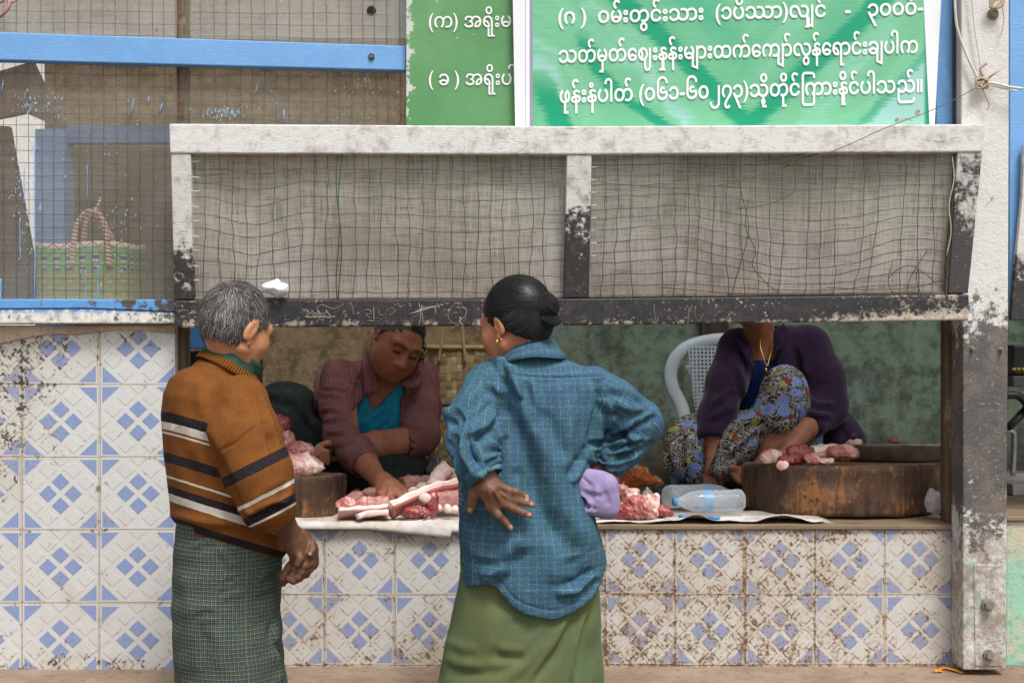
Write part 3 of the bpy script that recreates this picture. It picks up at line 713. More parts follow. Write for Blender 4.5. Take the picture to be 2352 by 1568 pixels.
# boards beside the banner and right of the post
o = board('blue_board', [(2150, -300, -0.045), (2206, -300, -0.045), (2206, 380, -0.045), (2150, 470, -0.045)], M_blue, 0.02); tag(o, 'blue painted board between banner and white post', 'board')
o = board('dark_batten', [(2190, -300, -0.06), (2207, -300, -0.06), (2207, 352, -0.06), (2190, 352, -0.06)], M_darkwood, 0.01); tag(o, 'thin dark strip along the left edge of the white post', 'batten')
o = board('blue_board', [(2319, -300, -0.02), (2900, -300, -0.02), (2900, 718, -0.02), (2319, 718, -0.02)], M_blue, 0.02); tag(o, 'bright blue board right of the white post', 'board')
o = board('weathered_plank', [(2352, 330, -0.05), (2900, 330, -0.05), (2900, 735, -0.05), (2322, 735, -0.05), (2328, 660, -0.05), (2348, 450, -0.05)], M_stileL, 0.02); tag(o, 'weathered grey plank leaning on the blue board at far right', 'plank')
# ================================================================ smooth solid modelling (distance fields -> one continuous mesh)
def A3(p): return np.array([p[0], p[1], p[2]], dtype=np.float64)
def cap(a, b, ra, rb):
    a, b = A3(a), A3(b); ab = b - a; L = max(1e-9, float(ab @ ab))
    def fn(X, Y, Z):
        px, py, pz = X - a[0], Y - a[1], Z - a[2]
        t = np.clip((px * ab[0] + py * ab[1] + pz * ab[2]) / L, 0, 1)
        return np.sqrt((px - t * ab[0]) ** 2 + (py - t * ab[1]) ** 2 + (pz - t * ab[2]) ** 2) - (ra + (rb - ra) * t)
    m = max(ra, rb); return fn, np.minimum(a, b) - m, np.maximum(a, b) + m
def ell(c, r, M=None):
    c = A3(c); r = np.array(r, float); M = np.eye(3) if M is None else np.array(M, float)   # columns = local axes
    def fn(X, Y, Z):
        px, py, pz = X - c[0], Y - c[1], Z - c[2]
        q = [(px * M[0, i] + py * M[1, i] + pz * M[2, i]) for i in range(3)]
        k0 = np.sqrt(sum((q[i] / r[i]) ** 2 for i in range(3))); k1 = np.sqrt(sum((q[i] / r[i] ** 2) ** 2 for i in range(3)))
        return k0 * (k0 - 1) / np.maximum(k1, 1e-6)
    e = np.sqrt(((M * r) ** 2).sum(1)); return fn, c - e, c + e
def loft(rows, r, f, y0, shear=0.0, n=2.4):
    """rows: (z, centre xyz, half width along r, half depth along f) from top to bottom; sheared along f"""
    rows = sorted(rows, key=lambda q: q[0]); zs = np.array([q[0] for q in rows])
    C_ = np.array([A3(q[1]) for q in rows]); a = np.array([q[2] for q in rows]); b = np.array([q[3] for q in rows])
    r = np.array(r); f = np.array(f)
    def fn(X, Y, Z):
        cxm, cym = C_[:, 0].mean(), C_[:, 1].mean()
        zz = Z + shear * ((X - cxm) * f[0] + (Y - cym) * f[1])
        X, Y, zz = np.broadcast_arrays(X, Y, zz)
        cx = np.interp(zz, zs, C_[:, 0]); cy = np.interp(zz, zs, C_[:, 1]); aa = np.interp(zz, zs, a); bb = np.interp(zz, zs, b)
        lx = (X - cx) * r[0] + (Y - cy) * r[1]; ly = (X - cx) * f[0] + (Y - cy) * f[1]
        k = (np.abs(lx / aa) ** n + np.abs(ly / bb) ** n) ** (1 / n)
        d = (k - 1) * np.minimum(aa, bb) * 0.85
        return np.maximum(d, np.maximum(zz - zs[-1], zs[0] - zz))
    m = max(a.max(), b.max()); lo = C_.min(0) - m; hi = C_.max(0) + m
    lo[2] = zs[0] - shear * m - 0.02; hi[2] = zs[-1] + abs(shear) * m + 0.02
    return fn, lo, hi
class Field:
    def __init__(s, lo, hi, h=0.004):
        s.lo = np.array(lo, float); s.h = h; s.n = np.ceil((np.array(hi) - s.lo) / h).astype(int) + 1
        s.d = np.full(s.n, 1.0, dtype=np.float32); s.ax = [s.lo[i] + h * np.arange(s.n[i]) for i in range(3)]
    def _do(s, prim, mg, comb):
        fn, lo, hi = prim
        i0 = np.maximum(np.floor((lo - mg - s.lo) / s.h).astype(int), 0); i1 = np.minimum(np.ceil((hi + mg - s.lo) / s.h).astype(int) + 1, s.n)
        if (i1 <= i0).any(): return s
        sl = tuple(slice(a, b) for a, b in zip(i0, i1))
        X = s.ax[0][sl[0]][:, None, None]; Y = s.ax[1][sl[1]][None, :, None]; Z = s.ax[2][sl[2]][None, None, :]
        s.d[sl] = comb(s.d[sl], fn(X, Y, Z).astype(np.float32)); return s
    def add(s, prim, k=0.01):
        def c(a, b):
            h = np.maximum(k - np.abs(a - b), 0) / k; return np.minimum(a, b) - h * h * k * 0.25
        return s._do(prim, k + 3 * s.h, c)
    def sub(s, prim, k=0.006):
        def c(a, b):
            b = -b; h = np.maximum(k - np.abs(a - b), 0) / k; return np.maximum(a, b) + h * h * k * 0.25
        return s._do(prim, k + 3 * s.h, c)
    def cut(s, fn):                     # keep where fn <= 0
        X, Y, Z = s.ax[0][:, None, None], s.ax[1][None, :, None], s.ax[2][None, None, :]
        s.d = np.maximum(s.d, np.broadcast_to(fn(X, Y, Z), s.d.shape).astype(np.float32)); return s
    def chain(s, pts, rs, k=0.006, kk=0.003):
        for i in range(len(pts) - 1): s.add(cap(pts[i], pts[i + 1], rs[i], rs[i + 1]), k if i == 0 else kk)
        return s
    def net(s, smooth=1):
        d = s.d; d[0] = d[-1] = 1; d[:, 0] = d[:, -1] = 1; d[:, :, 0] = d[:, :, -1] = 1
        ins = d < 0
        cnt = np.zeros(tuple(s.n - 1), np.int8)
        for a in (0, 1):
            for b in (0, 1):
                for c in (0, 1): cnt += ins[a:s.n[0] - 1 + a, b:s.n[1] - 1 + b, c:s.n[2] - 1 + c]
        act = np.argwhere((cnt > 0) & (cnt < 8))
        idx = np.full(tuple(s.n - 1), -1, np.int32); idx[tuple(act.T)] = np.arange(len(act))
        acc = np.zeros((len(act), 3)); num = np.zeros(len(act))
        cor = [(a, b, c) for a in (0, 1) for b in (0, 1) for c in (0, 1)]
        val = {c: d[act[:, 0] + c[0], act[:, 1] + c[1], act[:, 2] + c[2]] for c in cor}
        for p in cor:
            for ax in range(3):
                if p[ax] == 0:
                    q = list(p); q[ax] = 1; q = tuple(q); v0, v1 = val[p], val[q]; cr = (v0 < 0) != (v1 < 0)
                    t = np.where(cr, v0 / np.where(cr, v0 - v1, 1), 0)
                    pt = np.tile(np.array(p, float), (len(act), 1)); pt[:, ax] += t
                    acc[cr] += pt[cr]; num[cr] += 1
        V_ = s.lo + s.h * (act + acc / num[:, None])
        Q = []
        for ax in range(3):
            o1, o2 = [(1, 2), (2, 0), (0, 1)][ax]
            sl0 = [slice(0, None)] * 3; sl1 = [slice(0, None)] * 3
            sl0[ax] = slice(0, -1); sl1[ax] = slice(1, None)
            ch = np.argwhere(ins[tuple(sl0)] != ins[tuple(sl1)])
            ch = ch[(ch[:, o1] > 0) & (ch[:, o2] > 0) & (ch[:, o1] < s.n[o1] - 1) & (ch[:, o2] < s.n[o2] - 1)]
            fl = ins[tuple(sl0)][tuple(ch.T)]
            e1 = np.zeros(3, int); e1[o1] = 1; e2 = np.zeros(3, int); e2[o2] = 1
            q = np.stack([idx[tuple((ch - e1 - e2).T)], idx[tuple((ch - e2).T)], idx[tuple(ch.T)], idx[tuple((ch - e1).T)]], 1)
            q[~fl] = q[~fl][:, ::-1]; Q.append(q)
        Q = np.concatenate(Q); Q = Q[(Q >= 0).all(1)]
        for _ in range(smooth): V_ = lap(V_, Q)
        return V_, Q
def lap(V_, Q, w_=0.5):
    acc = np.zeros_like(V_); cnt = np.zeros(len(V_))
    for a in range(4):
        for b in (1, 3):
            i, j = Q[:, a], Q[:, (a + b) % 4]
            for c in range(3): acc[:, c] += np.bincount(i, V_[j, c], len(V_))
            cnt += np.bincount(i, minlength=len(V_))
    return V_ * (1 - w_) + w_ * acc / np.maximum(cnt, 1)[:, None]
def vnorm(V_, Q):
    fn = np.cross(V_[Q[:, 2]] - V_[Q[:, 0]], V_[Q[:, 3]] - V_[Q[:, 1]])
    N = np.zeros_like(V_)
    for a in range(4):
        for c in range(3): N[:, c] += np.bincount(Q[:, a], fn[:, c], len(V_))
    return N / np.maximum(np.linalg.norm(N, axis=1), 1e-12)[:, None]
def toD(V_):
    s_ = F / (V_[:, 1] - CAMY); return CX + V_[:, 0] * s_, CY - (V_[:, 2] - CAMZ) * s_
def seg_dist(dx, dy, pts):
    best = np.full(len(dx), 1e9); sgn = np.zeros(len(dx)); tt = np.zeros(len(dx)); tot = 0; ls = []
    for (a, b) in zip(pts[:-1], pts[1:]): ls.append(math.hypot(b[0] - a[0], b[1] - a[1]))
    L = sum(ls)
    for (a, b), l in zip(zip(pts[:-1], pts[1:]), ls):
        ux, uy = (b[0] - a[0]) / l, (b[1] - a[1]) / l
        t = np.clip((dx - a[0]) * ux + (dy - a[1]) * uy, 0, l)
        ex, ey = dx - a[0] - t * ux, dy - a[1] - t * uy
        d = np.hypot(ex, ey); m = d < best
        best[m] = d[m]; sgn[m] = np.sign(ux * ey - uy * ex)[m]; tt[m] = ((tot + t) / L)[m]; tot += l
    return best, sgn, tt
def folds(V_, Q, lines, side=-1, keep=None):
    """cloth creases: each (points, width, height[, valley]) ; real displacement of the surface on the viewer's side"""
    N = vnorm(V_, Q); dx, dy = toD(V_); m = np.clip((N[:, 1] * side + 0.15) / 0.5, 0, 1)
    if keep is not None: m = m * keep
    disp = np.zeros(len(V_))
    for L in lines:
        pts, wd, amp = L[:3]; val = L[3] if len(L) > 3 else 0.0
        xs = [p[0] for p in pts]; ys = [p[1] for p in pts]; pad = wd * 4
        sel = np.where((dx > min(xs) - pad) & (dx < max(xs) + pad) & (dy > min(ys) - pad) & (dy < max(ys) + pad) & (m > 0))[0]
        if not len(sel): continue
        d, sg, t = seg_dist(dx[sel], dy[sel], pts)
        e = np.clip(np.minimum(t, 1 - t) * 5, 0, 1) ** 0.7 if len(pts) > 1 else 1
        pr = np.exp(-(d / wd) ** 2)
        if val: pr = pr - abs(val) * np.exp(-((d * sg - math.copysign(1.7 * wd, val)) / (wd * 1.1)) ** 2)
        disp[sel] += amp * pr * e
    return V_ + N * (disp * m)[:, None]
def npn(V_, sc, seed=0):
    """cheap smooth noise, vectorised"""
    rng = np.random.RandomState(seed); out = np.zeros(len(V_))
    for o in range(14):
        k = rng.normal(size=3); k /= np.linalg.norm(k); fq = 2 * math.pi * np.array(sc).mean() * rng.uniform(0.5, 1.6)
        out += np.sin((V_ * (np.array(sc) / np.array(sc).mean())) @ k * fq + rng.uniform(0, 6.28))
    return out / 5.0
def evalp(prim, V_): return prim[0](V_[:, 0], V_[:, 1], V_[:, 2])
def ring_loft(name, rows, nu, mat_, parent, foldf=None, uvs=(1, 1), closed=True, extra=None, lines=None):
    """cloth tube from rows of (centre, x axis vec, y axis vec); UV in metres round and down"""
    nv = len(rows); V_ = []
    for (c, ax, ay) in rows:
        for i in range(nu):
            an = 2 * math.pi * i / nu; V_.append(A3(c) + A3(ax) * math.cos(an) + A3(ay) * math.sin(an))
    V_ = np.array(V_)
    Q = np.array([(j * nu + i, (j + 1) * nu + i, (j + 1) * nu + (i + 1) % nu, j * nu + (i + 1) % nu) for j in range(nv - 1) for i in range(nu)])
    U0 = np.array([[(j, i), (j + 1, i), (j + 1, i + 1), (j, i + 1)] for j in range(nv - 1) for i in range(nu)], float)
    cen = np.array([A3(r_[0]) for r_ in rows]); dl = np.concatenate([[0], np.cumsum(np.linalg.norm(np.diff(cen, axis=0), axis=1))])
    per = np.mean([np.linalg.norm(A3(r_[1])) + np.linalg.norm(A3(r_[2])) for r_ in rows]) * math.pi
    uv = np.stack([U0[:, :, 1] / nu * per, -dl[U0[:, :, 0].astype(int)]], -1).reshape(-1, 2)
    if foldf is not None: V_ = foldf(V_, Q)
    if lines: V_ = folds(V_, Q, lines)
    N = vnorm(V_, Q); c0 = V_.mean(0)
    if ((V_ - c0) * N).sum(1).mean() < 0: Q = Q[:, ::-1]; uv = uv.reshape(-1, 4, 2)[:, ::-1].reshape(-1, 2)
    return mesh(name, V_, Q, mat_, parent, True, uv)
def frame_of(f, up=(0, 0, 1), roll=None):
    f = Vector(f).normalized(); u = Vector(up); r = f.cross(u).normalized(); u = r.cross(f).normalized()
    return np.array([[r.x, f.x, u.x], [r.y, f.y, u.y], [r.z, f.z, u.z]])
class Head:
    """a head in its own frame: origin between the ear holes, x right, y forward, z up (metres)"""
    def __init__(s, O, M, sc=1.0): s.O, s.M, s.sc = A3(O), M, sc
    def w(s, p): return s.O + s.M @ (np.array(p, float) * s.sc)
    def loc(s, V_): return ((V_ - s.O) @ s.M) / s.sc
    def e(s, c, r, rot=None): return ell(s.w(c), np.array(r) * s.sc, s.M if rot is None else s.M @ rot)
    def c(s, a, b, ra, rb): return cap(s.w(a), s.w(b), ra * s.sc, rb * s.sc)
    def build(s, Fd, male=True, full=1.0, short=0.0):
        Fd.add(s.e((0, -0.012, 0.045), (0.074, 0.094, 0.084)), 0.01)
        Fd.add(s.e((0, 0.035, 0.0), (0.064 * (1 + .04 * full), 0.060, 0.075)), 0.03)
        Fd.add(s.e((0, 0.042, -0.040), (0.052 + .006 * full, 0.050, 0.052)), 0.03)
        Fd.add(s.e((0, 0.070, -0.088 + short), (0.024, 0.022, 0.020)), 0.04)              # chin
        for k in (-1, 1):
            Fd.add(s.c((k * 0.058, 0.004, -0.045), (k * 0.022, 0.068, -0.086 + short), 0.014, 0.014), 0.03)   # jaw line
            Fd.add(s.e((k * 0.046, 0.058, -0.012), (0.022, 0.024, 0.020 + .004 * full)), 0.025)       # cheek
            Fd.add(s.c((k * 0.012, 0.090, 0.040), (k * 0.048, 0.072, 0.040), 0.008, 0.007), 0.02)     # brow
            Fd.sub(s.e((k * 0.031, 0.098, 0.021), (0.018, 0.017, 0.013)), 0.016)                       # socket
            Fd.add(s.e((k * 0.031, 0.076, 0.018), (0.0155, 0.0150, 0.0130)), 0.003)                    # lid over the eyeball
            Fd.add(s.c((k * 0.018, 0.0855, 0.0125), (k * 0.042, 0.081, 0.0130), 0.0028, 0.0024), 0.003)  # lower lid
        Fd.add(s.c((0, 0.088, 0.026), (0, 0.112, -0.016), 0.008, 0.0115), 0.014)   # nose
        Fd.add(s.e((0, 0.110, -0.020), (0.0125, 0.012, 0.011)), 0.010)
        for k in (-1, 1):
            Fd.add(s.e((k * 0.0145, 0.099, -0.022), (0.0095, 0.011, 0.0085)), 0.006)
            Fd.sub(s.e((k * 0.007, 0.104, -0.0305), (0.0035, 0.005, 0.0035)), 0.003)
        Fd.add(s.e((0, 0.082, -0.050), (0.026, 0.016, 0.020)), 0.018)              # mouth mound
        Fd.add(s.c((-0.019, 0.088, -0.0485), (0, 0.0995, -0.0450), 0.0035, 0.0062), 0.005); Fd.add(s.c((0.019, 0.088, -0.0485), (0, 0.0995, -0.0450), 0.0035, 0.0062), 0.005)
        Fd.add(s.c((-0.016, 0.088, -0.0545), (0, 0.0980, -0.0585), 0.0040, 0.0072), 0.005); Fd.add(s.c((0.016, 0.088, -0.0545), (0, 0.0980, -0.0585), 0.0040, 0.0072), 0.005)
        Fd.sub(s.c((-0.022, 0.092, -0.0512), (0.022, 0.092, -0.0512), 0.0022, 0.0022), 0.004); Fd.sub(s.c((-0.015, 0.103, -0.0508), (0.015, 0.103, -0.0508), 0.0024, 0.0024), 0.003)
        for k in (-1, 1):
            a = R(22 if male else 12) * k; rot = np.array([[math.cos(a), -math.sin(a), 0], [math.sin(a), math.cos(a), 0], [0, 0, 1]]).T
            t = R(-12); tilt = np.array([[1, 0, 0], [0, math.cos(t), -math.sin(t)], [0, math.sin(t), math.cos(t)]])
            q = rot @ tilt; g = 1.12 if male else 0.9
            Fd.add(s.e((k * (0.079 if male else 0.076), -0.012, 0.004), (0.0080, 0.0160 * g, 0.031 * g), q), 0.006)
            Fd.sub(s.e((k * (0.0895 if male else 0.0855), -0.007, 0.004), (0.0065, 0.0100 * g, 0.021 * g), q), 0.004)
            Fd.add(s.e((k * 0.0755, -0.001, -0.026 * g), (0.0065, 0.008, 0.010)), 0.005)
            Fd.add(s.e((k * 0.0765, 0.003, 0.0), (0.004, 0.004, 0.006)), 0.004)
    def masks(s, V_):
        q = s.loc(V_); x, y, z = np.abs(q[:, 0]), q[:, 1], q[:, 2]; fr_ = (y > 0.055)
        lip = np.exp(-(((x / 0.021) ** 2) ** 1.5 + ((z + 0.0515) / 0.0085) ** 2)) * (y > 0.08)
        zb = 0.041 - 0.010 * np.clip((x - 0.034) / 0.02, 0, 1) ** 2
        brow = np.exp(-((z - zb) / 0.0040) ** 2) * (x > 0.011) * (x < 0.051) * fr_
        lash = np.exp(-((z - 0.0105 - 0.05 * (x - 0.031) ** 2 * 30) / 0.0042) ** 2) * (x > 0.016) * (x < 0.047) * (y > 0.066)
        return lip, brow, lash
def skin_mat(name, c1, c2, c3, lipc, z_shade=None, rough=0.52):
    m = Mat(name); p = m.pos(); n1 = m.noise(p, 22, 5, 0.6); n2 = m.noise(p, 160, 4, 0.6); fine = m.noise(p, 700, 2)
    c = m.mix(n1.sm(0.35, 0.65), c1, c2); c = m.mix(n2.sm(0.5, 0.75, 0, 0.35), c, c3)
    if z_shade: 
        x, y, z = m.sep(p); c = m.mix(z.sm(z_shade[0], z_shade[1], 1.0, 0.0), c, m.mix(n1.sm(0.35, 0.65), z_shade[2], z_shade[3]))  # dim light on lower arms and hands painted in as darker skin
    c = m.mix(m.attr('lip') * 0.75, c, lipc); c = m.mix(m.attr('brow') * 0.7, c, '#1c1512'); c = m.mix(m.attr('lash') * 0.95, c, '#120d0b')
    c = m.mix(m.attr('nail') * 0.8, c, '#bf9480')
    return m.bsdf(c, rough, m.bump(n2 * 0.6 + fine * 0.4, 0.0012, 0.6), 0.4, Subsurface_Weight=0.0)
def body_mesh(name, Fd, head, mat_, parent, nails=(), lines=()):
    V_, Q = Fd.net(1); V_ = folds(V_, Q, lines) if lines else V_; lip, brow, lash = head.masks(V_)
    nail = np.zeros(len(V_))
    for (c, r_, n_) in nails:
        d = np.linalg.norm(V_ - A3(c), axis=1); nail = np.maximum(nail, (d < r_) * (((V_ - A3(c)) @ A3(n_)) > -0.003))
    return mesh(name, V_, Q, mat_, parent, True, attrs={'lip': lip, 'brow': brow, 'lash': lash, 'nail': nail})
def bump_cloth(m, uv, k=900, fine=0.5): 
    return m.noise(uv, k, 2, 0.5)
# ================================================================ the older man in the striped sweater
YM = -0.50
man = thing('person', 'grey-haired older man in brown striped sweater and green checked longyi, hands clasped', 'person', (PX(525, YM), YM, 0.0))
mf = np.array([0.87, 0.50, 0.0]); mf /= np.linalg.norm(mf); mr = np.array([mf[1], -mf[0], 0.0])
def at(dx, dy, y=YM): return A3(P(dx, dy, y))
# --- body
yaw, pit = R(37), R(24)
hf = (math.sin(yaw) * math.cos(pit), math.cos(yaw) * math.cos(pit), -math.sin(pit))
mh = Head(at(537, 762, -0.51), frame_of(hf, (0.04, 0, 1)), 0.87)
B = Field(at(350, 600, -0.85)[[0, 0, 0]] * 0 + np.array([PX(345, -0.5), -0.88, -0.01]), np.array([PX(770, -0.5), -0.12, PZ(610, -0.5)]), 0.0034)
mh.build(B, male=True, full=0.2)
B.add(cap(mh.w((0, -0.022, -0.02)), at(527, 885, -0.485), 0.043, 0.045), 0.015)
B.add(mh.e((0, -0.040, -0.012), (0.044, 0.042, 0.05)), 0.02)
trunk = loft([(PZ(890, YM), at(512, 890), .05, .05), (PZ(930, YM), at(508, 930), .11, .08), (PZ(1000, YM), at(508, 1000), .135, .10), (PZ(1200, YM), at(524, 1200), .11, .09), (PZ(1330, YM), at(524, 1330), .10, .085)], mr, mf, YM)
B.add(trunk, 0.03)
# forearms
mE, mW = at(610, 1135, -0.66), at(678, 1247, -0.61)
B.chain([at(560, 935, -0.61), mE, at(640, 1185, -0.645), mW], [.045, .040, .031, .0225], 0.03, 0.012)
B.chain([at(470, 935, -0.36), at(560, 1150, -0.30), at(690, 1240, -0.53)], [.045, .040, .023], 0.03, 0.012)
# clasped hands: right hand lies over the left, fingers folded
rp = at(692, 1278, -0.60)
B.add(cap(mW, rp, .0225, .026), 0.015); B.add(ell(at(694, 1284, -0.598), (.022, .020, .034)), 0.012)
lp = at(706, 1262, -0.565)
B.chain([at(690, 1240, -0.53), lp, at(711, 1290, -0.56)], [.022, .025, .022], 0.012)
for i, (a, b, c, d) in enumerate([((708, 1280), (716, 1292), (700, 1300), (682, 1296)), ((706, 1290), (712, 1306), (694, 1313), (676, 1308)), ((700, 1302), (703, 1318), (686, 1325), (672, 1320)), ((690, 1310), (688, 1327), (674, 1334), (664, 1329))]):
    B.chain([at(*a, -0.575), at(*b, -0.600), at(*c, -0.622), at(*d, -0.618)], [.0095, .0092, .0085, .0078], 0.005, 0.002)
B.chain([at(700, 1238, -0.575), at(716, 1248, -0.598), at(718, 1262, -0.612), at(712, 1271, -0.620)], [.012, .0105, .0098, .0085], 0.006, 0.002)     # left thumb on top
for i, (a, b, c) in enumerate([((672, 1292), (664, 1306), (668, 1318)), ((664, 1300), (655, 1318), (658, 1332)), ((660, 1310), (650, 1328), (650, 1340))]):
    B.chain([at(*a, -0.598), at(*b, -0.600), at(*c, -0.590)], [.0092, .0088, .0078], 0.005, 0.002)
B.chain([at(682, 1262, -0.62), at(690, 1282, -0.632), at(683, 1296, -0.634)], [.010, .0092, .0082], 0.006, 0.002)
# legs and feet
for k in (-1, 1):
    hip = at(528, 1320) + mr * .06 * k; B.chain([hip, np.array([hip[0], hip[1] + .02, 0.48]), np.array([hip[0] - .02, hip[1], 0.08])], [.06, .052, .042], 0.02, 0.02)
    B.chain([np.array([hip[0] - .03, hip[1] - .01, 0.04]), np.array([hip[0] + .13, hip[1] + .08, 0.028])], [.042, .028], 0.02)
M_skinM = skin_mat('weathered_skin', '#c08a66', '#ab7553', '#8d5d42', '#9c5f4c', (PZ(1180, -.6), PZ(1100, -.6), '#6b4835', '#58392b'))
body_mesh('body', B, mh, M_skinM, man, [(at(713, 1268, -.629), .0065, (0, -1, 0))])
# --- hair: dark cap with the thin crown left bare, thousands of short strands
def hair_strands(name, head, n, mat_, parent, root_ok, flow, length, width, lift, seed, rad=((0, -0.014, 0.028), (0.0755, 0.0955, 0.1025))):
    rng = np.random.RandomState(seed); V_, Q, tone = [], [], []
    c0, rr = np.array(rad[0]), np.array(rad[1]); made = 0
    while made < n:
        d = rng.normal(size=3); d /= np.linalg.norm(d); p = c0 + d * rr
        if not root_ok(p, rng): continue
        nrm = d / rr; nrm /= np.linalg.norm(nrm)
        fl = flow(p, rng); fl = fl - nrm * (fl @ nrm); fl /= max(1e-6, np.linalg.norm(fl))
        L = length(p, rng); pts = [p - nrm * .002]; q = p.copy()
        for k in range(1, 5):
            q = q + fl * L / 4 + np.array([0, 0, -0.02 * L * k]); dd = (q - c0) / rr; ln = np.linalg.norm(dd)
            off = lift(p, rng) * (k / 4); q2 = c0 + dd / ln * rr * max(1.0, 1.0) ; nn = (q2 - c0) / rr ** 2; nn /= np.linalg.norm(nn)
            q = q2; fl = fl - nn * (fl @ nn) + rng.normal(size=3) * .08; fl /= np.linalg.norm(fl); pts.append(q2 + nn * (off + .0012))
        sd = np.cross(fl, nrm); sd /= max(1e-6, np.linalg.norm(sd)); b0 = len(V_); tn = rng.rand()
        for k, q in enumerate(pts):
            w_ = width * (1 - 0.75 * (k / 4) ** 2); V_.append(head.w(q - sd * w_)); V_.append(head.w(q + sd * w_)); tone += [tn, tn]
        for k in range(4): Q.append((b0 + 2 * k, b0 + 2 * k + 1, b0 + 2 * k + 3, b0 + 2 * k + 2))
        made += 1
    return mesh(name, np.array(V_), np.array(Q), mat_, parent, True, attrs={'tone': tone})
def hairmat(name, stops, rough=0.4, spec=0.5):
    m = Mat(name); return m.bsdf(m.ramp(m.attr('tone'), stops), rough, None, spec)
WH = np.array([0.016, -0.078, 0.092])          # whorl, back of the crown
def m_ok(p, rng):
    x, y, z = p
    low = -0.038 + 0.014 * rng.rand() + max(0, (y + 0.035)) * 0.75 + (0.028 if (abs(x) > .066 and y > -.03) else 0)
    if z < low: return False
    if y > 0.060 + 0.05 * max(0, z - .06) and z < .115: return False
    if y > .05 and z < .03: return False
    dw = np.linalg.norm((p - WH) * np.array([1, 1, 1.0]))
    return rng.rand() < min(1, 0.55 + (dw / 0.045) ** 1.5)
def m_flow(p, rng):
    d = p - WH; d = d / max(.01, np.linalg.norm(d)); sw = np.cross(d, np.array([0, -0.4, 0.9])) * 0.35
    return d + sw + rng.normal(size=3) * .22 + np.array([0, 0, -0.35])
M_hairM = hairmat('grey_hair', [(0.0, '#1c1b1d'), (0.45, '#2f2d2f'), (0.62, '#55514f'), (0.82, '#8e8986'), (1.0, '#c4c0bc')], 0.45)
Hc = Field(mh.O - .16, mh.O + .17, 0.004)
Hc.add(mh.e((0, -0.014, 0.028), (0.0770, 0.0970, 0.1055)), 0.005)
def hcut(X, Y, Z):
    x = (X - mh.O[0]); y = (Y - mh.O[1]); z = (Z - mh.O[2]); M_ = mh.M
    lx, ly, lz = [x * M_[0, i] + y * M_[1, i] + z * M_[2, i] for i in range(3)]
    low = -0.030 + np.maximum(0, ly + 0.035) * 0.75 + np.where((np.abs(lx) > .062) & (ly > -.03), .03, 0)
    a = np.maximum(low - lz, ly - 0.055 - 0.05 * np.maximum(0, lz - .06))
    wd = np.sqrt((lx - WH[0]) ** 2 + (ly - WH[1]) ** 2 + (lz - WH[2]) ** 2)
    return a
Hc.cut(hcut); V_, Q = Hc.net(2)
mc = Mat('hair_scalp'); M_scalp = mc.bsdf(mc.mix(mc.noise(mc.pos(), 60, 4, 0.6).sm(0.4, 0.7), '#40352f', '#5f4b40'), 0.7)
hair = mesh('hair', V_, Q, M_scalp, man, True)
hair_strands('hair_strands', mh, 15000, M_hairM, hair, m_ok, m_flow, lambda p, r: 0.018 + 0.014 * r.rand() + (.006 if p[2] > .06 else 0), 0.00055, lambda p, r: 0.002 + 0.007 * r.rand() * (1.3 if p[2] > .05 else .6), 1)
# --- sweater
def zz(v_): return v_
SH = 0.36
def srow(dy, cx, a, b): return (PZ(dy, YM), at(cx, dy), a, b)
sw_t = loft([srow(838, 526, .060, .062), srow(852, 523, .068, .070), srow(868, 517, .074, .076), srow(885, 511, .098, .094), srow(910, 506, .128, .111), srow(950, 503, .156, .122), srow(1000, 505, .170, .127), srow(1100, 513, .160, .130),
             srow(1190, 523, .150, .128), srow(1225, 526, .146, .126), srow(1243, 527, .132, .114), srow(1252, 527, .122, .104)], mr, mf, YM, SH, 2.25)
slv = [(552, 925, -.605, .064), (566, 1005, -.645, .074), (594, 1092, -.67, .073), (612, 1148, -.675, .060), (633, 1180, -.66, .045)]
sl_r = [cap(at(a[0], a[1], a[2]), at(b[0], b[1], b[2]), a[3], b[3]) for a, b in zip(slv[:-1], slv[1:])]
sl_l = [cap(at(458, 930, -.38), at(540, 1130, -.30), .068, .066), cap(at(540, 1130, -.30), at(590, 1190, -.36), .06, .045)]
Wt = Field(np.array([PX(340, -.5), -0.80, PZ(1320, -.5)]), np.array([PX(720, -.5), -0.2, PZ(770, -.5)]), 0.004)
Wt.add(sw_t, 0.01)
for c_ in sl_r + sl_l: Wt.add(c_, 0.022)
# neck opening: hollow around the collar
Wt.sub(cap(at(526, 866, -.495), mh.w((0, -.02, -.01)), .046, .070), 0.006)
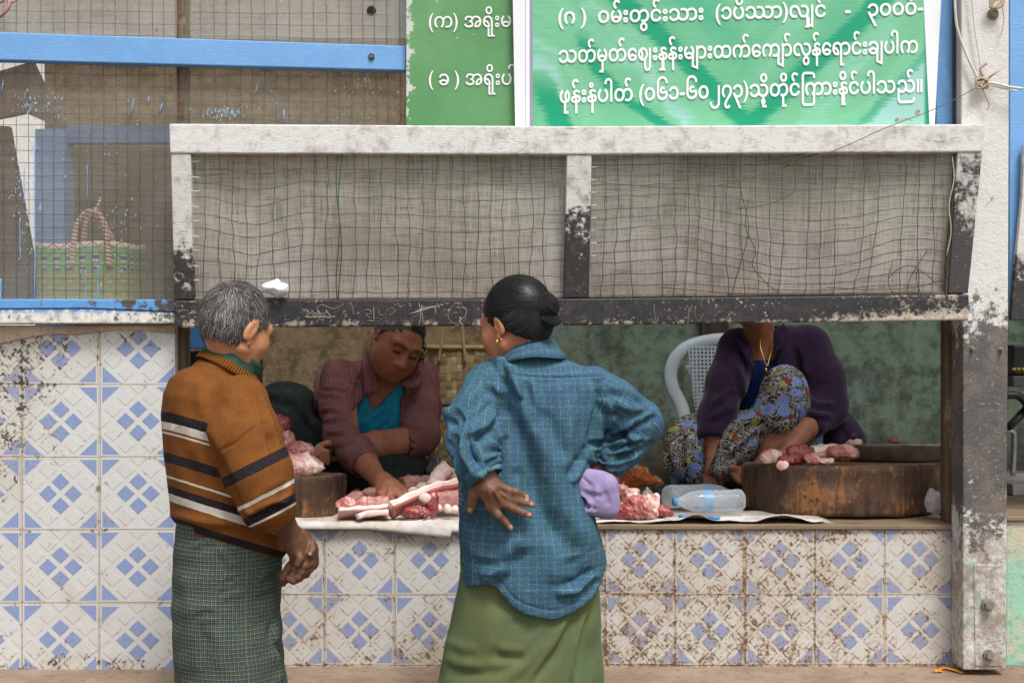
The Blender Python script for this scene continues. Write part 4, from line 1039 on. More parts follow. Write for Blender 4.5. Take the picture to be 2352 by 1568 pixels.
# sleeve end hollow
Wt.sub(cap(at(640, 1190, -.655), at(660, 1225, -.645), .034, .036), 0.006)
V_, Q = Wt.net(2)
def mz(X, Y): return (380 + X / 1.96) * .9408, (650 + Y / 1.96) * .9408
ML = lambda *p: [mz(*q) for q in p]
V_ = folds(V_, Q, [
    (ML((250, 800), (275, 880), (330, 1000), (400, 1170)), 9, -.016, .0), (ML((240, 690), (262, 800), (300, 930)), 16, .007),
    (ML((420, 560), (470, 660), (500, 745)), 3, -.004), (ML((285, 893), (380, 845), (495, 755)), 3.0, -.0045), (ML((495, 755), (560, 740)), 3, -.003),
    (ML((500, 600), (540, 700), (580, 840), (600, 900)), 7, .006, .6), (ML((540, 800), (560, 880), (575, 930)), 7, -.006),
    (ML((215, 520), (220, 640), (230, 720)), 18, .006, .5), (ML((100, 900), (110, 1050), (120, 1160)), 14, .004, .5), (ML((160, 880), (175, 1000), (180, 1120)), 12, -.003),
    (ML((60, 1180), (200, 1215), (380, 1235), (520, 1230)), 10, .008), (ML((80, 1240), (200, 1252), (330, 1280)), 6, -.006),
    (ML((430, 1180), (520, 1150), (600, 1110)), 9, .010, .8), (ML((460, 1190), (540, 1185), (620, 1140)), 6, -.008), (ML((420, 1170), (480, 1185), (560, 1170), (640, 1090)), 6, .006, -.6),
    (ML((330, 1240), (420, 1290), (540, 1360)), 9, -.006), (ML((450, 1130), (540, 1060), (630, 1010)), 12, .004, .5), (ML((60, 700), (100, 760)), 12, -.003),
    (ML((300, 640), (370, 700), (460, 730)), 14, -.004), (ML((640, 1040), (640, 1100), (600, 1160)), 8, .006)])
V_ = V_ + vnorm(V_, Q) * (0.0011 * npn(V_, (14, 14, 9), 4))[:, None]
cen = V_[Q].mean(1)
dT = evalp(sw_t, cen); dS = np.min([evalp(c_, cen) for c_ in sl_r], 0); dL = np.min([evalp(c_, cen) for c_ in sl_l], 0)
cdx, cdy = toD(cen)
isS = (dS < dT + 0.004) & (cdy > 880); isL = (dL < dT) & ~isS
corner = V_[Q].reshape(-1, 3); kx, ky = toD(corner)
vt = corner[:, 2] + SH * ((corner - np.array([PX(512, YM), YM, 0])) @ mf)          # body stripes run round the trunk
vs_ = corner[:, 2] - 0.50 * (corner[:, 0] - PX(600, -.66))                          # sleeve stripes run round the arm
sel = np.repeat(isS | isL, 4)
uv = np.stack([np.where(sel, 2.0 + corner[:, 0], corner @ mr), np.where(sel, vs_, vt)], 1)
midx = np.where(isS | isL, 1, 0)
def knit(name, stops):
    m = Mat(name); uv_ = m.uv(); u, v, _ = m.sep(uv_)
    vv = v + (m.noise(uv_, 40, 2) - 0.5) * 0.003
    t = vv.sm(0, 1); mr_ = m.n('MapRange'); m.put(mr_.inputs[0], vv); mr_.inputs[1].default_value = stops[0]; mr_.inputs[2].default_value = stops[1]
    c = m.ramp(S(m, mr_.outputs[0]), stops[2], True)
    c = m.mix(m.noise(m.pos(), 25, 5, 0.6).sm(0.35, 0.7, 0, 0.35), c, m.mix(0.7, c, '#2a1a0c'))
    c = m.mix(m.noise(m.pos(), 260, 3, 0.6).sm(0.5, 0.75, 0, 0.25), c, m.mix(0.12, c, '#ffffff'))
    rib = m.math('SINE', u * 2 * math.pi / 0.0042) * 0.5 + m.noise(m.pos(), 420, 2)
    return m.bsdf(c, 0.95, m.bump(rib, 0.0008, 0.5), 0.12)
BR, DK, WHT = '#77481f', '#272126', '#cdc6b9'
def vD(dx, dy, y):    # stripe coordinate at an image point on the back of the sweater
    p = at(dx, dy, y); return p[2] + SH * ((p - np.array([PX(512, YM), YM, 0])) @ mf)
def band_stops(vals, lo, hi):
    out = []
    for v0, c in vals: out.append(((v0 - lo) / (hi - lo), c))
    return out
yb = -0.585
pts_ = [(1287, BR), (1213, DK), (1195, BR), (1161, WHT), (1144, DK), (1126, BR), (1109, WHT), (1103, BR), (1073, DK), (1051, BR), (1009, WHT), (1003, BR), (999, WHT), (981, DK), (960, BR)]
xs_ = 420
lo_, hi_ = vD(xs_, 1400, yb), vD(xs_, 760, yb)
M_knitT = knit('striped_knit_body', (lo_, hi_, band_stops([(lo_, BR)] + [(vD(xs_, d_ , yb), c) for d_, c in pts_[1:]], lo_, hi_)))
def vS(dx, dy, y=-0.735): p = at(dx, dy, y); return p[2] - 0.50 * (p[0] - PX(600, -.66))
lo2, hi2 = vS(600, 1300), vS(600, 800)
M_knitS = knit('striped_knit_sleeve', (lo2, hi2, band_stops([(lo2, BR), (vS(600, 1201), WHT), (vS(600, 1195), DK), (vS(600, 1172), BR), (vS(600, 1148), WHT), (vS(600, 1139), BR), (vS(600, 1080), DK), (vS(600, 1053), BR)], lo2, hi2)))
sweater = mesh('sweater', V_, Q, [M_knitT, M_knitS], man, True, uv, midx)
# ribbed neckband and green collar
def collar_ring(cs, rx, ry, zup, nu=64, nv=6, flare=0.0, thick=.004): pass
def plane_ring(c, M_, r0, r1, h, n=72, th=0.004, nv=5, bulge=0.0, tilt=None):
    """a standing band around the neck: c centre, M_ frame (x right, y forward, z up)"""
    V_, Q = [], []
    prof = [(r0 + (r1 - r0) * t + bulge * math.sin(math.pi * t), h * t) for t in np.linspace(0, 1, nv + 1)]
    prof = prof + [(q[0] - th, q[1]) for q in prof[::-1]]; m_ = len(prof)
    for i in range(n):
        an = 2 * math.pi * i / n
        for (r_, z_) in prof:
            l = np.array([r_ * math.cos(an), r_ * 1.10 * math.sin(an), z_]); V_.append(A3(c) + M_ @ l)
    for i in range(n):
        for k in range(m_):
            Q.append((i * m_ + k, ((i + 1) % n) * m_ + k, ((i + 1) % n) * m_ + (k + 1) % m_, i * m_ + (k + 1) % m_))
    return np.array(V_), np.array(Q)
nk_f = (mf[0], mf[1], -0.62); Mn = frame_of(nk_f)
m = Mat('green_collar_cloth'); M_coll = m.bsdf(m.mix(m.noise(m.pos(), 40, 4, .6).sm(.35, .7), '#2c4a3d', '#3a5a4a'), 0.85, m.bump(m.noise(m.pos(), 600, 2), .0006, .6), 0.2)
m = Mat('ribbed_band'); q_ = m.sep(m.uv()); M_rib = m.bsdf(m.mix(m.math('SINE', q_[0] * 2 * math.pi * 75).sm(-.6, .6), '#6a401b', '#85541f'), 0.95, m.bump(m.math('SINE', q_[0] * 2 * math.pi * 75), .002, .9), 0.1)
V_, Q = plane_ring(at(523, 862, -.50), Mn, .078, .070, .022, bulge=.003)
n_ = 72; m_ = 12
uvb = np.stack([np.repeat(np.arange(n_), m_)[:, None] / n_ + np.array([[0, 1 / n_, 1 / n_, 0]]) * 1.0, np.zeros((n_ * m_, 4))], -1).reshape(-1, 2)
mesh('neckband', V_, Q, M_rib, sweater, True, uvb)
V_, Q = plane_ring(at(523, 843, -.50), Mn, .066, .069, .038, th=.006, bulge=-.003)
mesh('collar', V_, Q, M_coll, man, True)
# --- checked longyi
def check_mat(name, base, dark, light, per, seed=0.0):
    m = Mat(name); uv_ = m.uv(); u, v, _ = m.sep(uv_)
    wob = (m.noise(uv_, 14, 3) - 0.5) * 0.004
    fu = ((u + wob) / per).frac(); fv = ((v + wob) / per).frac()
    du = (fu - 0.5).abs().sm(0.10, 0.36); dv = (fv - 0.5).abs().sm(0.10, 0.36)
    c = m.mix((du + dv) * 0.5, base, dark)
    lu = fu.lt(0.13) * m.noise(m.mapv(uv_, (90, 700, 1)), 1.0, 2).sm(0.35, 0.5); lv = fv.lt(0.13) * m.noise(m.mapv(uv_, (700, 90, 1)), 1.0, 2).sm(0.35, 0.5)
    c = m.mix(lu * 0.55, c, light); c = m.mix(lv * 0.65, c, light)
    c = m.mix(m.noise(m.pos(), 5, 4).sm(0.4, 0.7, 0, 0.3), c, dark)
    return m.bsdf(c, 0.9, m.bump(m.noise(m.mapv(uv_, (500, 500, 1)), 1.0, 2) + lu * .4 + lv * .4, 0.0008, 0.7), 0.15)
M_check = check_mat('green_checked_cotton', '#4d5f55', '#181f1f', '#b0b3a0', 0.0098)
rows = []
prof = [(1190, 527, 118), (1215, 526, 121), (1250, 524, 124), (1300, 523, 125), (1350, 522, 125), (1400, 521, 125), (1470, 522, 126), (1568, 531, 127), (1700, 536, 128), (1850, 536, 126), (2000, 535, 122), (2130, 534, 120)]
for j in range(121):
    dy = 1190 + (2130 - 1190) * j / 120; cx = np.interp(dy, [p_[0] for p_ in prof], [p_[1] for p_ in prof]); hw = np.interp(dy, [p_[0] for p_ in prof], [p_[2] for p_ in prof]) * .00101
    rows.append((at(cx, dy), mr * hw * 1.08, mf * hw * 0.98))
def kf(V_, Q):
    n = npn(V_, (5, 5, 16), 8) * .0022 + npn(V_, (16, 16, 5), 9) * .0015 * np.clip((PZ(1380, YM) - V_[:, 2]) * 4, 0, 1)
    N = vnorm(V_, Q); return V_ + N * n[:, None]
LK = lambda *p: [((380 + x / 4.05) * .9408, (1280 + y / 4.05) * .9408) for x, y in p]
lk = [(LK((350, 150), (450, 110), (600, 90)), 6, -.007, .5), (LK((330, 240), (480, 170), (640, 150)), 7, .005, .6), (LK((620, 560), (720, 510), (840, 480)), 5, .005, .9), (LK((600, 640), (720, 600), (850, 560)), 5, .004, .8),
      (LK((640, 440), (760, 400), (900, 360)), 6, .004, .8), (LK((640, 740), (760, 700), (900, 690)), 5, .004, .8), (LK((380, 860), (480, 830), (620, 840)), 6, .004, .7), (LK((420, 980), (520, 940), (640, 950)), 6, .004, .7),
      (LK((1000, 560), (1100, 480), (1200, 400), (1250, 350)), 7, .006, .8), (LK((960, 700), (1080, 640), (1200, 560)), 7, .005, .8), (LK((1180, 1180), (1200, 1060), (1230, 950)), 8, .010, -.8), (LK((1170, 1220), (1220, 1400), (1250, 1560)), 7, .012, -.9),
      (LK((620, 230), (700, 330), (760, 420)), 8, .004, .7), (LK((480, 1050), (470, 1200), (440, 1400)), 12, -.005), (LK((600, 1000), (640, 1200), (650, 1500)), 16, .004, .6), (LK((300, 500), (320, 800), (280, 1100)), 14, .003, .6)]
skirt = ring_loft('longyi', rows, 260, M_check, man, kf, lines=lk)
# ================================================================ the woman in the blue checked shirt
YW = -0.55
wom = thing('person', 'woman with black hair bun, blue checked shirt and green skirt, hand on her back', 'person', (PX(1215, YW), YW, 0.0))
def aw(dx, dy, y=YW): return A3(P(dx, dy, y))
wfv = np.array([-0.20, 0.98, 0.0]); wfv /= np.linalg.norm(wfv); wr = np.array([wfv[1], -wfv[0], 0.0])
yaw, pit = R(-42), R(16)
hfw = (math.sin(yaw) * math.cos(pit), math.cos(yaw) * math.cos(pit), -math.sin(pit))
wh = Head(aw(1190, 752, -0.56), frame_of(hfw, (-0.05, 0, 1)), 0.87)
B = Field(np.array([PX(1000, -.5), -0.90, -0.01]), np.array([PX(1540, -.5), -0.22, PZ(605, -.5)]), 0.0030)
wh.build(B, male=False, full=0.9)
B.add(cap(wh.w((0, -0.028, -0.02)), aw(1212, 870, -0.535), 0.043, 0.046), 0.02)
trunk = loft([(PZ(868, YW), aw(1216, 868), .045, .045), (PZ(905, YW), aw(1235, 905), .10, .06), (PZ(1000, YW), aw(1230, 1000), .11, .065), (PZ(1100, YW), aw(1205, 1100), .105, .065), (PZ(1250, YW), aw(1220, 1250), .115, .08), (PZ(1380, YW), aw(1215, 1380), .12, .09)], wr, wfv, YW)
B.add(trunk, 0.03)
# left arm behind the back, hand spread on the small of the back
wrist = aw(1116, 1098, -0.715)
B.chain([aw(1120, 895, -.56), aw(1080, 1020, -.685), wrist], [.030, .026, .0235], 0.02, 0.015)
H5 = lambda X, Y, y: A3(P(997.2 + X * .12, 1053.7 + Y * .12, y))
kn = {'i': (1085, 900), 'm': (1240, 820), 'r': (1330, 720), 'l': (1350, 590)}
yk = -0.712
B.chain([wrist, H5(1060, 560, -.722), H5(1130, 640, yk - .006)], [.0225, .022, .020], 0.01, 0.01)
for k_, rr in (('i', .0112), ('m', .0114), ('r', .0110), ('l', .0104)):
    B.chain([H5(1000, 480, -.718), H5(*kn[k_], yk)], [.018, rr], 0.012)
    B.add(ell(H5(*kn[k_], yk - .004), (.0112, .0108, .0108)), 0.006)
fing = {'i': [(1085, 900), (1225, 1070), (1350, 1200), (1468, 1318)], 'm': [(1240, 820), (1500, 930), (1680, 1015), (1830, 1070)], 'r': [(1330, 720), (1560, 780), (1740, 830), (1885, 868)], 'l': [(1350, 590), (1560, 630), (1690, 690), (1790, 735)]}
fr5 = {'i': [.0118, .0112, .0100, .0084], 'm': [.0118, .0112, .0102, .0084], 'r': [.0112, .0106, .0096, .0080], 'l': [.0104, .0096, .0088, .0074]}
nails = []
for k_, pl in fing.items():
    ys_ = [yk, yk - .006, yk - .002, yk + .003]
    B.chain([H5(*q, y_) for q, y_ in zip(pl, ys_)], [q_ * .84 for q_ in fr5[k_]], 0.007, 0.002)
    B.add(ell(H5(*pl[1], ys_[1] - .002), (.0092, .0096, .0092)), 0.004)
    q = pl[3]; p2_ = pl[2]; dv = np.array([q[0] - p2_[0], q[1] - p2_[1]]); dv = dv / np.linalg.norm(dv)
    nails.append((H5(q[0] - dv[0] * 5, q[1] - dv[1] * 5, ys_[3] - .0085), .0058, (0, -1, 0)))
B.chain([H5(900, 520, -.715), H5(775, 660, -.712), H5(740, 800, -.700), H5(690, 975, -.690)], [.018, .0132, .0106, .0082], 0.012, 0.004)
nails.append((H5(680, 985, -.70), .006, (-.5, -.8, 0)))
# tendons and wrinkles of the back of the hand
for k_ in 'imrl': B.add(cap(H5(1060, 560, -.741), H5(*kn[k_], yk - .0095), .0035, .0030), 0.008)
# right arm: hand on the hip
wr2 = aw(1362, 1082, -.52)
B.chain([aw(1350, 895, -.53), aw(1462, 970, -.50), wr2], [.030, .026, .023], 0.02, 0.015)
hp = aw(1336, 1100, -.54); B.add(cap(wr2, hp, .024, .026), 0.012)
for i in range(4):
    o_ = i * 8
    B.chain([hp + np.array([0, -.01, .012 - .008 * i]), aw(1318, 1098 + o_, -.565 - .0), aw(1310, 1112 + o_, -.580), aw(1322, 1126 + o_, -.590)], [.011, .0098, .009, .008], 0.006, 0.002)
B.chain([hp + np.array([0, -.015, .015]), aw(1346, 1112, -.580), aw(1338, 1128, -.592)], [.012, .0105, .009], 0.008, 0.003)
for k in (-1, 1):
    hip = aw(1215, 1360) + wr * .07 * k; B.chain([hip, np.array([hip[0], hip[1] + .02, 0.46]), np.array([hip[0] - .01, hip[1], 0.08])], [.065, .05, .04], 0.02, 0.02)
    B.chain([np.array([hip[0], hip[1] - .03, 0.04]), np.array([hip[0] - .03, hip[1] + .14, 0.026])], [.040, .026], 0.02)
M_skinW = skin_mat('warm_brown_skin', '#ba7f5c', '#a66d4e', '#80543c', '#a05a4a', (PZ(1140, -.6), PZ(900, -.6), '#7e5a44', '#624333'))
HL = lambda *p: [(997.2 + X * .12, 1053.7 + Y * .12) for X, Y in p]
hand_lines = [(HL((1130, 520), (1250, 640), (1390, 770)), 3.0, .0030), (HL((1100, 560), (1190, 690), (1290, 850)), 3.0, .0032), (HL((1060, 600), (1090, 740), (1110, 900)), 3.2, .0030), (HL((1160, 470), (1300, 540), (1420, 600)), 3.0, .0022),
    (HL((1180, 560), (1300, 690), (1370, 800)), 3.0, -.0034), (HL((1120, 640), (1170, 790), (1230, 900)), 3.2, -.0034), (HL((1230, 560), (1330, 620), (1390, 680)), 3.0, -.0026), (HL((930, 620), (990, 760), (1050, 860)), 5, -.0030), (HL((880, 640), (860, 760), (880, 850)), 5, -.0020)]
for pl in fing.values():
    for t_ in (1, 2):
        a_, b_ = pl[t_ - 1], pl[t_]; dx_, dy_ = b_[0] - a_[0], b_[1] - a_[1]; l_ = math.hypot(dx_, dy_); nx_, ny_ = -dy_ / l_ * 55, dx_ / l_ * 55
        for o_ in (-14, 14): 
            cx_, cy_ = b_[0] + dx_ / l_ * o_, b_[1] + dy_ / l_ * o_; hand_lines.append((HL((cx_ - nx_, cy_ - ny_), (cx_, cy_), (cx_ + nx_, cy_ + ny_)), 1.5, -.0016))
for k_ in range(5): hand_lines.append((HL((1010 + 40 * k_, 830 - 60 * k_), (1060 + 45 * k_, 820 - 50 * k_), (1100 + 50 * k_, 790 - 40 * k_)), 1.8, -.0014))
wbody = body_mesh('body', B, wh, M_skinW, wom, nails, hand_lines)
# --- hair swept back to a bun
bunc = np.array([0.010, -0.108, 0.026])
Hc = Field(wh.O - .19, wh.O + .19, 0.0034)
Hc.add(wh.e((0, -0.014, 0.043), (0.081, 0.1005, 0.0915)), 0.005)
Hc.add(wh.e((0, -0.040, -0.004), (0.062, 0.060, 0.062)), 0.03)
def wcut(X, Y, Z):
    x = X - wh.O[0]; y = Y - wh.O[1]; z = Z - wh.O[2]; M_ = wh.M
    lx, ly, lz = [(x * M_[0, i] + y * M_[1, i] + z * M_[2, i]) / wh.sc for i in range(3)]
    low = -0.062 + np.clip(ly + 0.075, 0, .068) * 0.95 + np.maximum(0, ly + .007) * .2
    low = low + .03 * np.exp(-((ly + .008) / .012) ** 2)
    front = ly - 0.080 - 0.10 * np.maximum(0, lz - .05)
    return np.maximum(np.maximum(low - lz, front), -1)
Hc.cut(wcut)
Hc.add(wh.c((0.002, -0.085, 0.035), tuple(bunc), 0.024, 0.022), 0.012)
V_, Q = Hc.net(2)
q = wh.loc(V_) - bunc; tone = np.arctan2(q[:, 0], q[:, 2]); rad_ = np.sqrt(q[:, 0] ** 2 + q[:, 2] ** 2 + (q[:, 1]) ** 2)
V_ = V_ + vnorm(V_, Q) * (0.0004 * np.sin(tone * 41 + 2 * np.sin(tone * 7)) + 0.0005 * np.sin(tone * 83 + 1.3) + 0.0004 * np.sin(tone * 23 + rad_ * 30))[:, None]
def wet_hair():
    m = Mat('black_hair'); a = m.attr('tone'); rd = m.attr('rad')
    v = m.comb(a * 34.0, rd * 6.0, 0.0); n1 = m.noise(v, 3.0, 5, 0.7); v2 = m.comb(a * 120.0, rd * 4.0, 2.0); n2 = m.noise(v2, 3.0, 3, 0.7)
    c = m.mix(n2.sm(0.4, 0.75), '#070709', '#171517')
    return m.bsdf(c, n1.sm(0.3, 0.7, 0.30, 0.52), m.bump(n1 * .6 + n2 * .7, 0.004, 0.9), 0.45)
M_hairW = wet_hair()
whair = mesh('hair', V_, Q, M_hairW, wom, True, attrs={'tone': tone, 'rad': rad_})
# bun: coiled rope of hair
T = Tubes(); 
def coil(r0, y0, rt, t0, t1, n=40, z0=0.0, gx=1.0, gz=1.15):
    pts = [wh.w(bunc + np.array([gx * r0 * math.sin(t0 + (t1 - t0) * i / n), y0 + .004 * math.sin(3 * i / n), z0 + gz * r0 * math.cos(t0 + (t1 - t0) * i / n)])) for i in range(n + 1)]
    T.add(pts, [rt * (0.75 + .25 * math.sin(math.pi * i / n)) for i in range(n + 1)], 12, True)
coil(.0215, -.006, .0115, -0.6, 5.9); coil(.0185, -.016, .0105, .5, 6.9); coil(.0105, -.026, .0115, 2.2, 8.0, z0=-.004); coil(.004, -.033, .0105, 0, 4.5, z0=-.006)
T.add([wh.w(bunc + np.array(q_)) for q_ in ((-.014, .004, -.024), (-.012, -.004, -.036), (.000, -.010, -.046), (.013, -.010, -.043), (.018, -.006, -.030))], [.010, .013, .0145, .013, .010], 12)
V_ = np.array([tuple(v_) for v_ in T.v]); q = wh.loc(V_) - bunc
# fine strands as grooves along the rope
bun = mesh('bun', V_, T.f, M_hairW, whair, True, attrs={'tone': np.hypot(q[:, 0], q[:, 2]) * 70 + q[:, 1] * 90, 'rad': np.arctan2(q[:, 0], q[:, 2]) * .05})
# loose fine strands lying over the cap, running from the hairline to the bun
rng = np.random.RandomState(5); SV, SQ, ST = [], [], []
cc, rr3 = np.array((0, -0.014, 0.043)), np.array((0.0815, 0.1012, 0.0922))
for i in range(900):
    th = rng.uniform(-math.pi, math.pi); 
    d = np.array([math.sin(th) * .9, rng.uniform(-.3, .62), math.cos(th)]); d /= np.linalg.norm(d); p0_ = cc + d * rr3
    if p0_[2] < 0.0: continue
    pts = []; tgt = bunc + rng.normal(size=3) * .006
    for k in range(8):
        t = k / 7 * rng.uniform(.9, 1.0); q_ = p0_ * (1 - t) + tgt * t; dd = (q_ - cc) / rr3; q_ = cc + dd / np.linalg.norm(dd) * (rr3 + .0012 + .0006 * math.sin(k + i)); pts.append(q_)
    b0 = len(SV)
    for k, q_ in enumerate(pts):
        fl = pts[min(k + 1, 7)] - pts[max(k - 1, 0)]; nn = (q_ - cc) / rr3 ** 2; sdv = np.cross(fl, nn); sdv /= max(1e-9, np.linalg.norm(sdv))
        w_ = .0006; SV += [wh.w(q_ - sdv * w_), wh.w(q_ + sdv * w_)]; ST += [i * .37] * 2
    SQ += [(b0 + 2 * k, b0 + 2 * k + 1, b0 + 2 * k + 3, b0 + 2 * k + 2) for k in range(7)]
for i in range(46):   # flyaways at the brow and nape
    a_ = rng.uniform(-.9, .9); p0_ = cc + np.array([math.sin(a_) * .075, .045 + .03 * rng.rand(), .075 * math.cos(a_) * rng.uniform(.6, 1.05)]) if i < 30 else np.array([rng.uniform(-.05, .03), -.075, -.045 + .015 * rng.rand()])
    dr = np.array([rng.normal() * .4, .8 if i < 30 else -.5, .5 if i < 30 else -.6]); b0 = len(SV)
    for k in range(5):
        q_ = p0_ + dr * .006 * k + np.array([0, 0, -.0009 * k * k]) + rng.normal(size=3) * .0008
        SV += [wh.w(q_ - np.array([.0003, 0, 0])), wh.w(q_ + np.array([.0003, 0, 0.0002]))]; ST += [i] * 2
    SQ += [(b0 + 2 * k, b0 + 2 * k + 1, b0 + 2 * k + 3, b0 + 2 * k + 2) for k in range(4)]
mesh('hair_strands', np.array(SV), np.array(SQ), M_hairW, whair, True, attrs={'tone': ST, 'rad': [0.1] * len(ST)})
# earring
m = Mat('gold'); M_gold = m.bsdf('#d9b75a', 0.3, None, 0.5, Metallic=0.9)
T = Tubes(); e0 = wh.w((-.080, .0, -.036)); T.add([e0 + np.array([-.002, -.006, .006]) , e0 + np.array([-.003, -.009, .0]), e0 + np.array([0, -.006, -.006])], [.0022, .003, .0022], 8)
T.add([e0 + np.array([.006, -.008, .004]), e0 + np.array([.008, -.008, .006])], .0022, 8)
T.build('earring', M_gold, wbody)

# --- shirt
z5 = lambda X, Y: (978.4 + X * .5279, 602.1 + Y * .5279)
L5 = lambda *p: [z5(*q) for q in p]
def wrow(dy, cx, a, b, dyy=0.0): return (PZ(dy, YW), aw(cx, dy, YW + dyy), a, b)
st = loft([wrow(800, 1206, .048, .052), wrow(820, 1214, .078, .070), wrow(842, 1226, .118, .084), wrow(862, 1240, .148, .096), wrow(890, 1246, .160, .106), wrow(940, 1244, .160, .112), wrow(1000, 1234, .152, .116), wrow(1060, 1212, .150, .116, -.005), wrow(1100, 1202, .149, .116, -.008),
           wrow(1150, 1206, .152, .120, -.01), wrow(1210, 1212, .157, .126, -.01), wrow(1260, 1222, .164, .130, -.01), wrow(1310, 1228, .169, .132, -.008), wrow(1420, 1228, .166, .130)], wr, wfv, YW, 0.0, 2.3)
sL = [(1122, 890, -.56, .060), (1094, 950, -.62, .058), (1076, 1015, -.685, .051), (1094, 1058, -.710, .046), (1112, 1086, -.718, .040)]
sR = [(1362, 896, -.545, .056), (1422, 932, -.535, .051), (1466, 972, -.51, .052), (1432, 1026, -.515, .048), (1398, 1052, -.52, .042)]
cL = [cap(aw(*a[:3]), aw(*b[:3]), a[3], b[3]) for a, b in zip(sL[:-1], sL[1:])]
cR = [cap(aw(*a[:3]), aw(*b[:3]), a[3], b[3]) for a, b in zip(sR[:-1], sR[1:])]
Wt = Field(np.array([PX(985, -.7), -0.84, PZ(1430, -.6)]), np.array([PX(1545, -.5), -0.28, PZ(780, -.5)]), 0.0036)
Wt.add(st, 0.01)
for c_ in cL: Wt.add(c_, 0.016)
for c_ in cR: Wt.add(c_, 0.018)
Wt.add(cap(aw(1068, 965, -.66), aw(1017, 948, -.655), .032, .006), 0.02)       # stiff fold of the sleeve at the elbow
Wt.add(cap(aw(1080, 1000, -.66), aw(1040, 1006, -.66), .03, .012), 0.02)
hemx = [1000, 1055, 1090, 1116, 1137, 1160, 1179, 1205, 1232, 1263, 1285, 1306, 1332, 1358, 1380, 1398, 1420]
hemy = [1352, 1349, 1338, 1331, 1336, 1356, 1378, 1393, 1402, 1407, 1405, 1399, 1386, 1368, 1341, 1294, 1285]
def hemcut(X, Y, Z):
    s_ = F / (Y - CAMY); dx = CX + X * s_; X, Y, Z = np.broadcast_arrays(X, Y, Z)
    zc = np.where(Y < YW + .06, CAMZ - (np.interp(CX + X * (F / 3.0), hemx, hemy) - CY) * 3.0 / F, PZ(1335, YW))
    return zc - Z
Wt.cut(hemcut)
Wt.sub(loft([(PZ(1270, YW), aw(1222, 1270), .150, .116), (PZ(1440, YW), aw(1228, 1440), .160, .124)], wr, wfv, YW), 0.004)   # hollow under the tail
Wt.sub(cap(aw(1204, 822, -.535), wh.w((0, -.02, -.02)), .040, .052), 0.006)
Wt.sub(cap(aw(1114, 1088, -.720), aw(1135, 1125, -.730), .034, .036), 0.004); Wt.sub(cap(aw(1394, 1056, -.52), aw(1360, 1090, -.52), .034, .036), 0.004)
V0, Q = Wt.net(2)
FS = 1.6
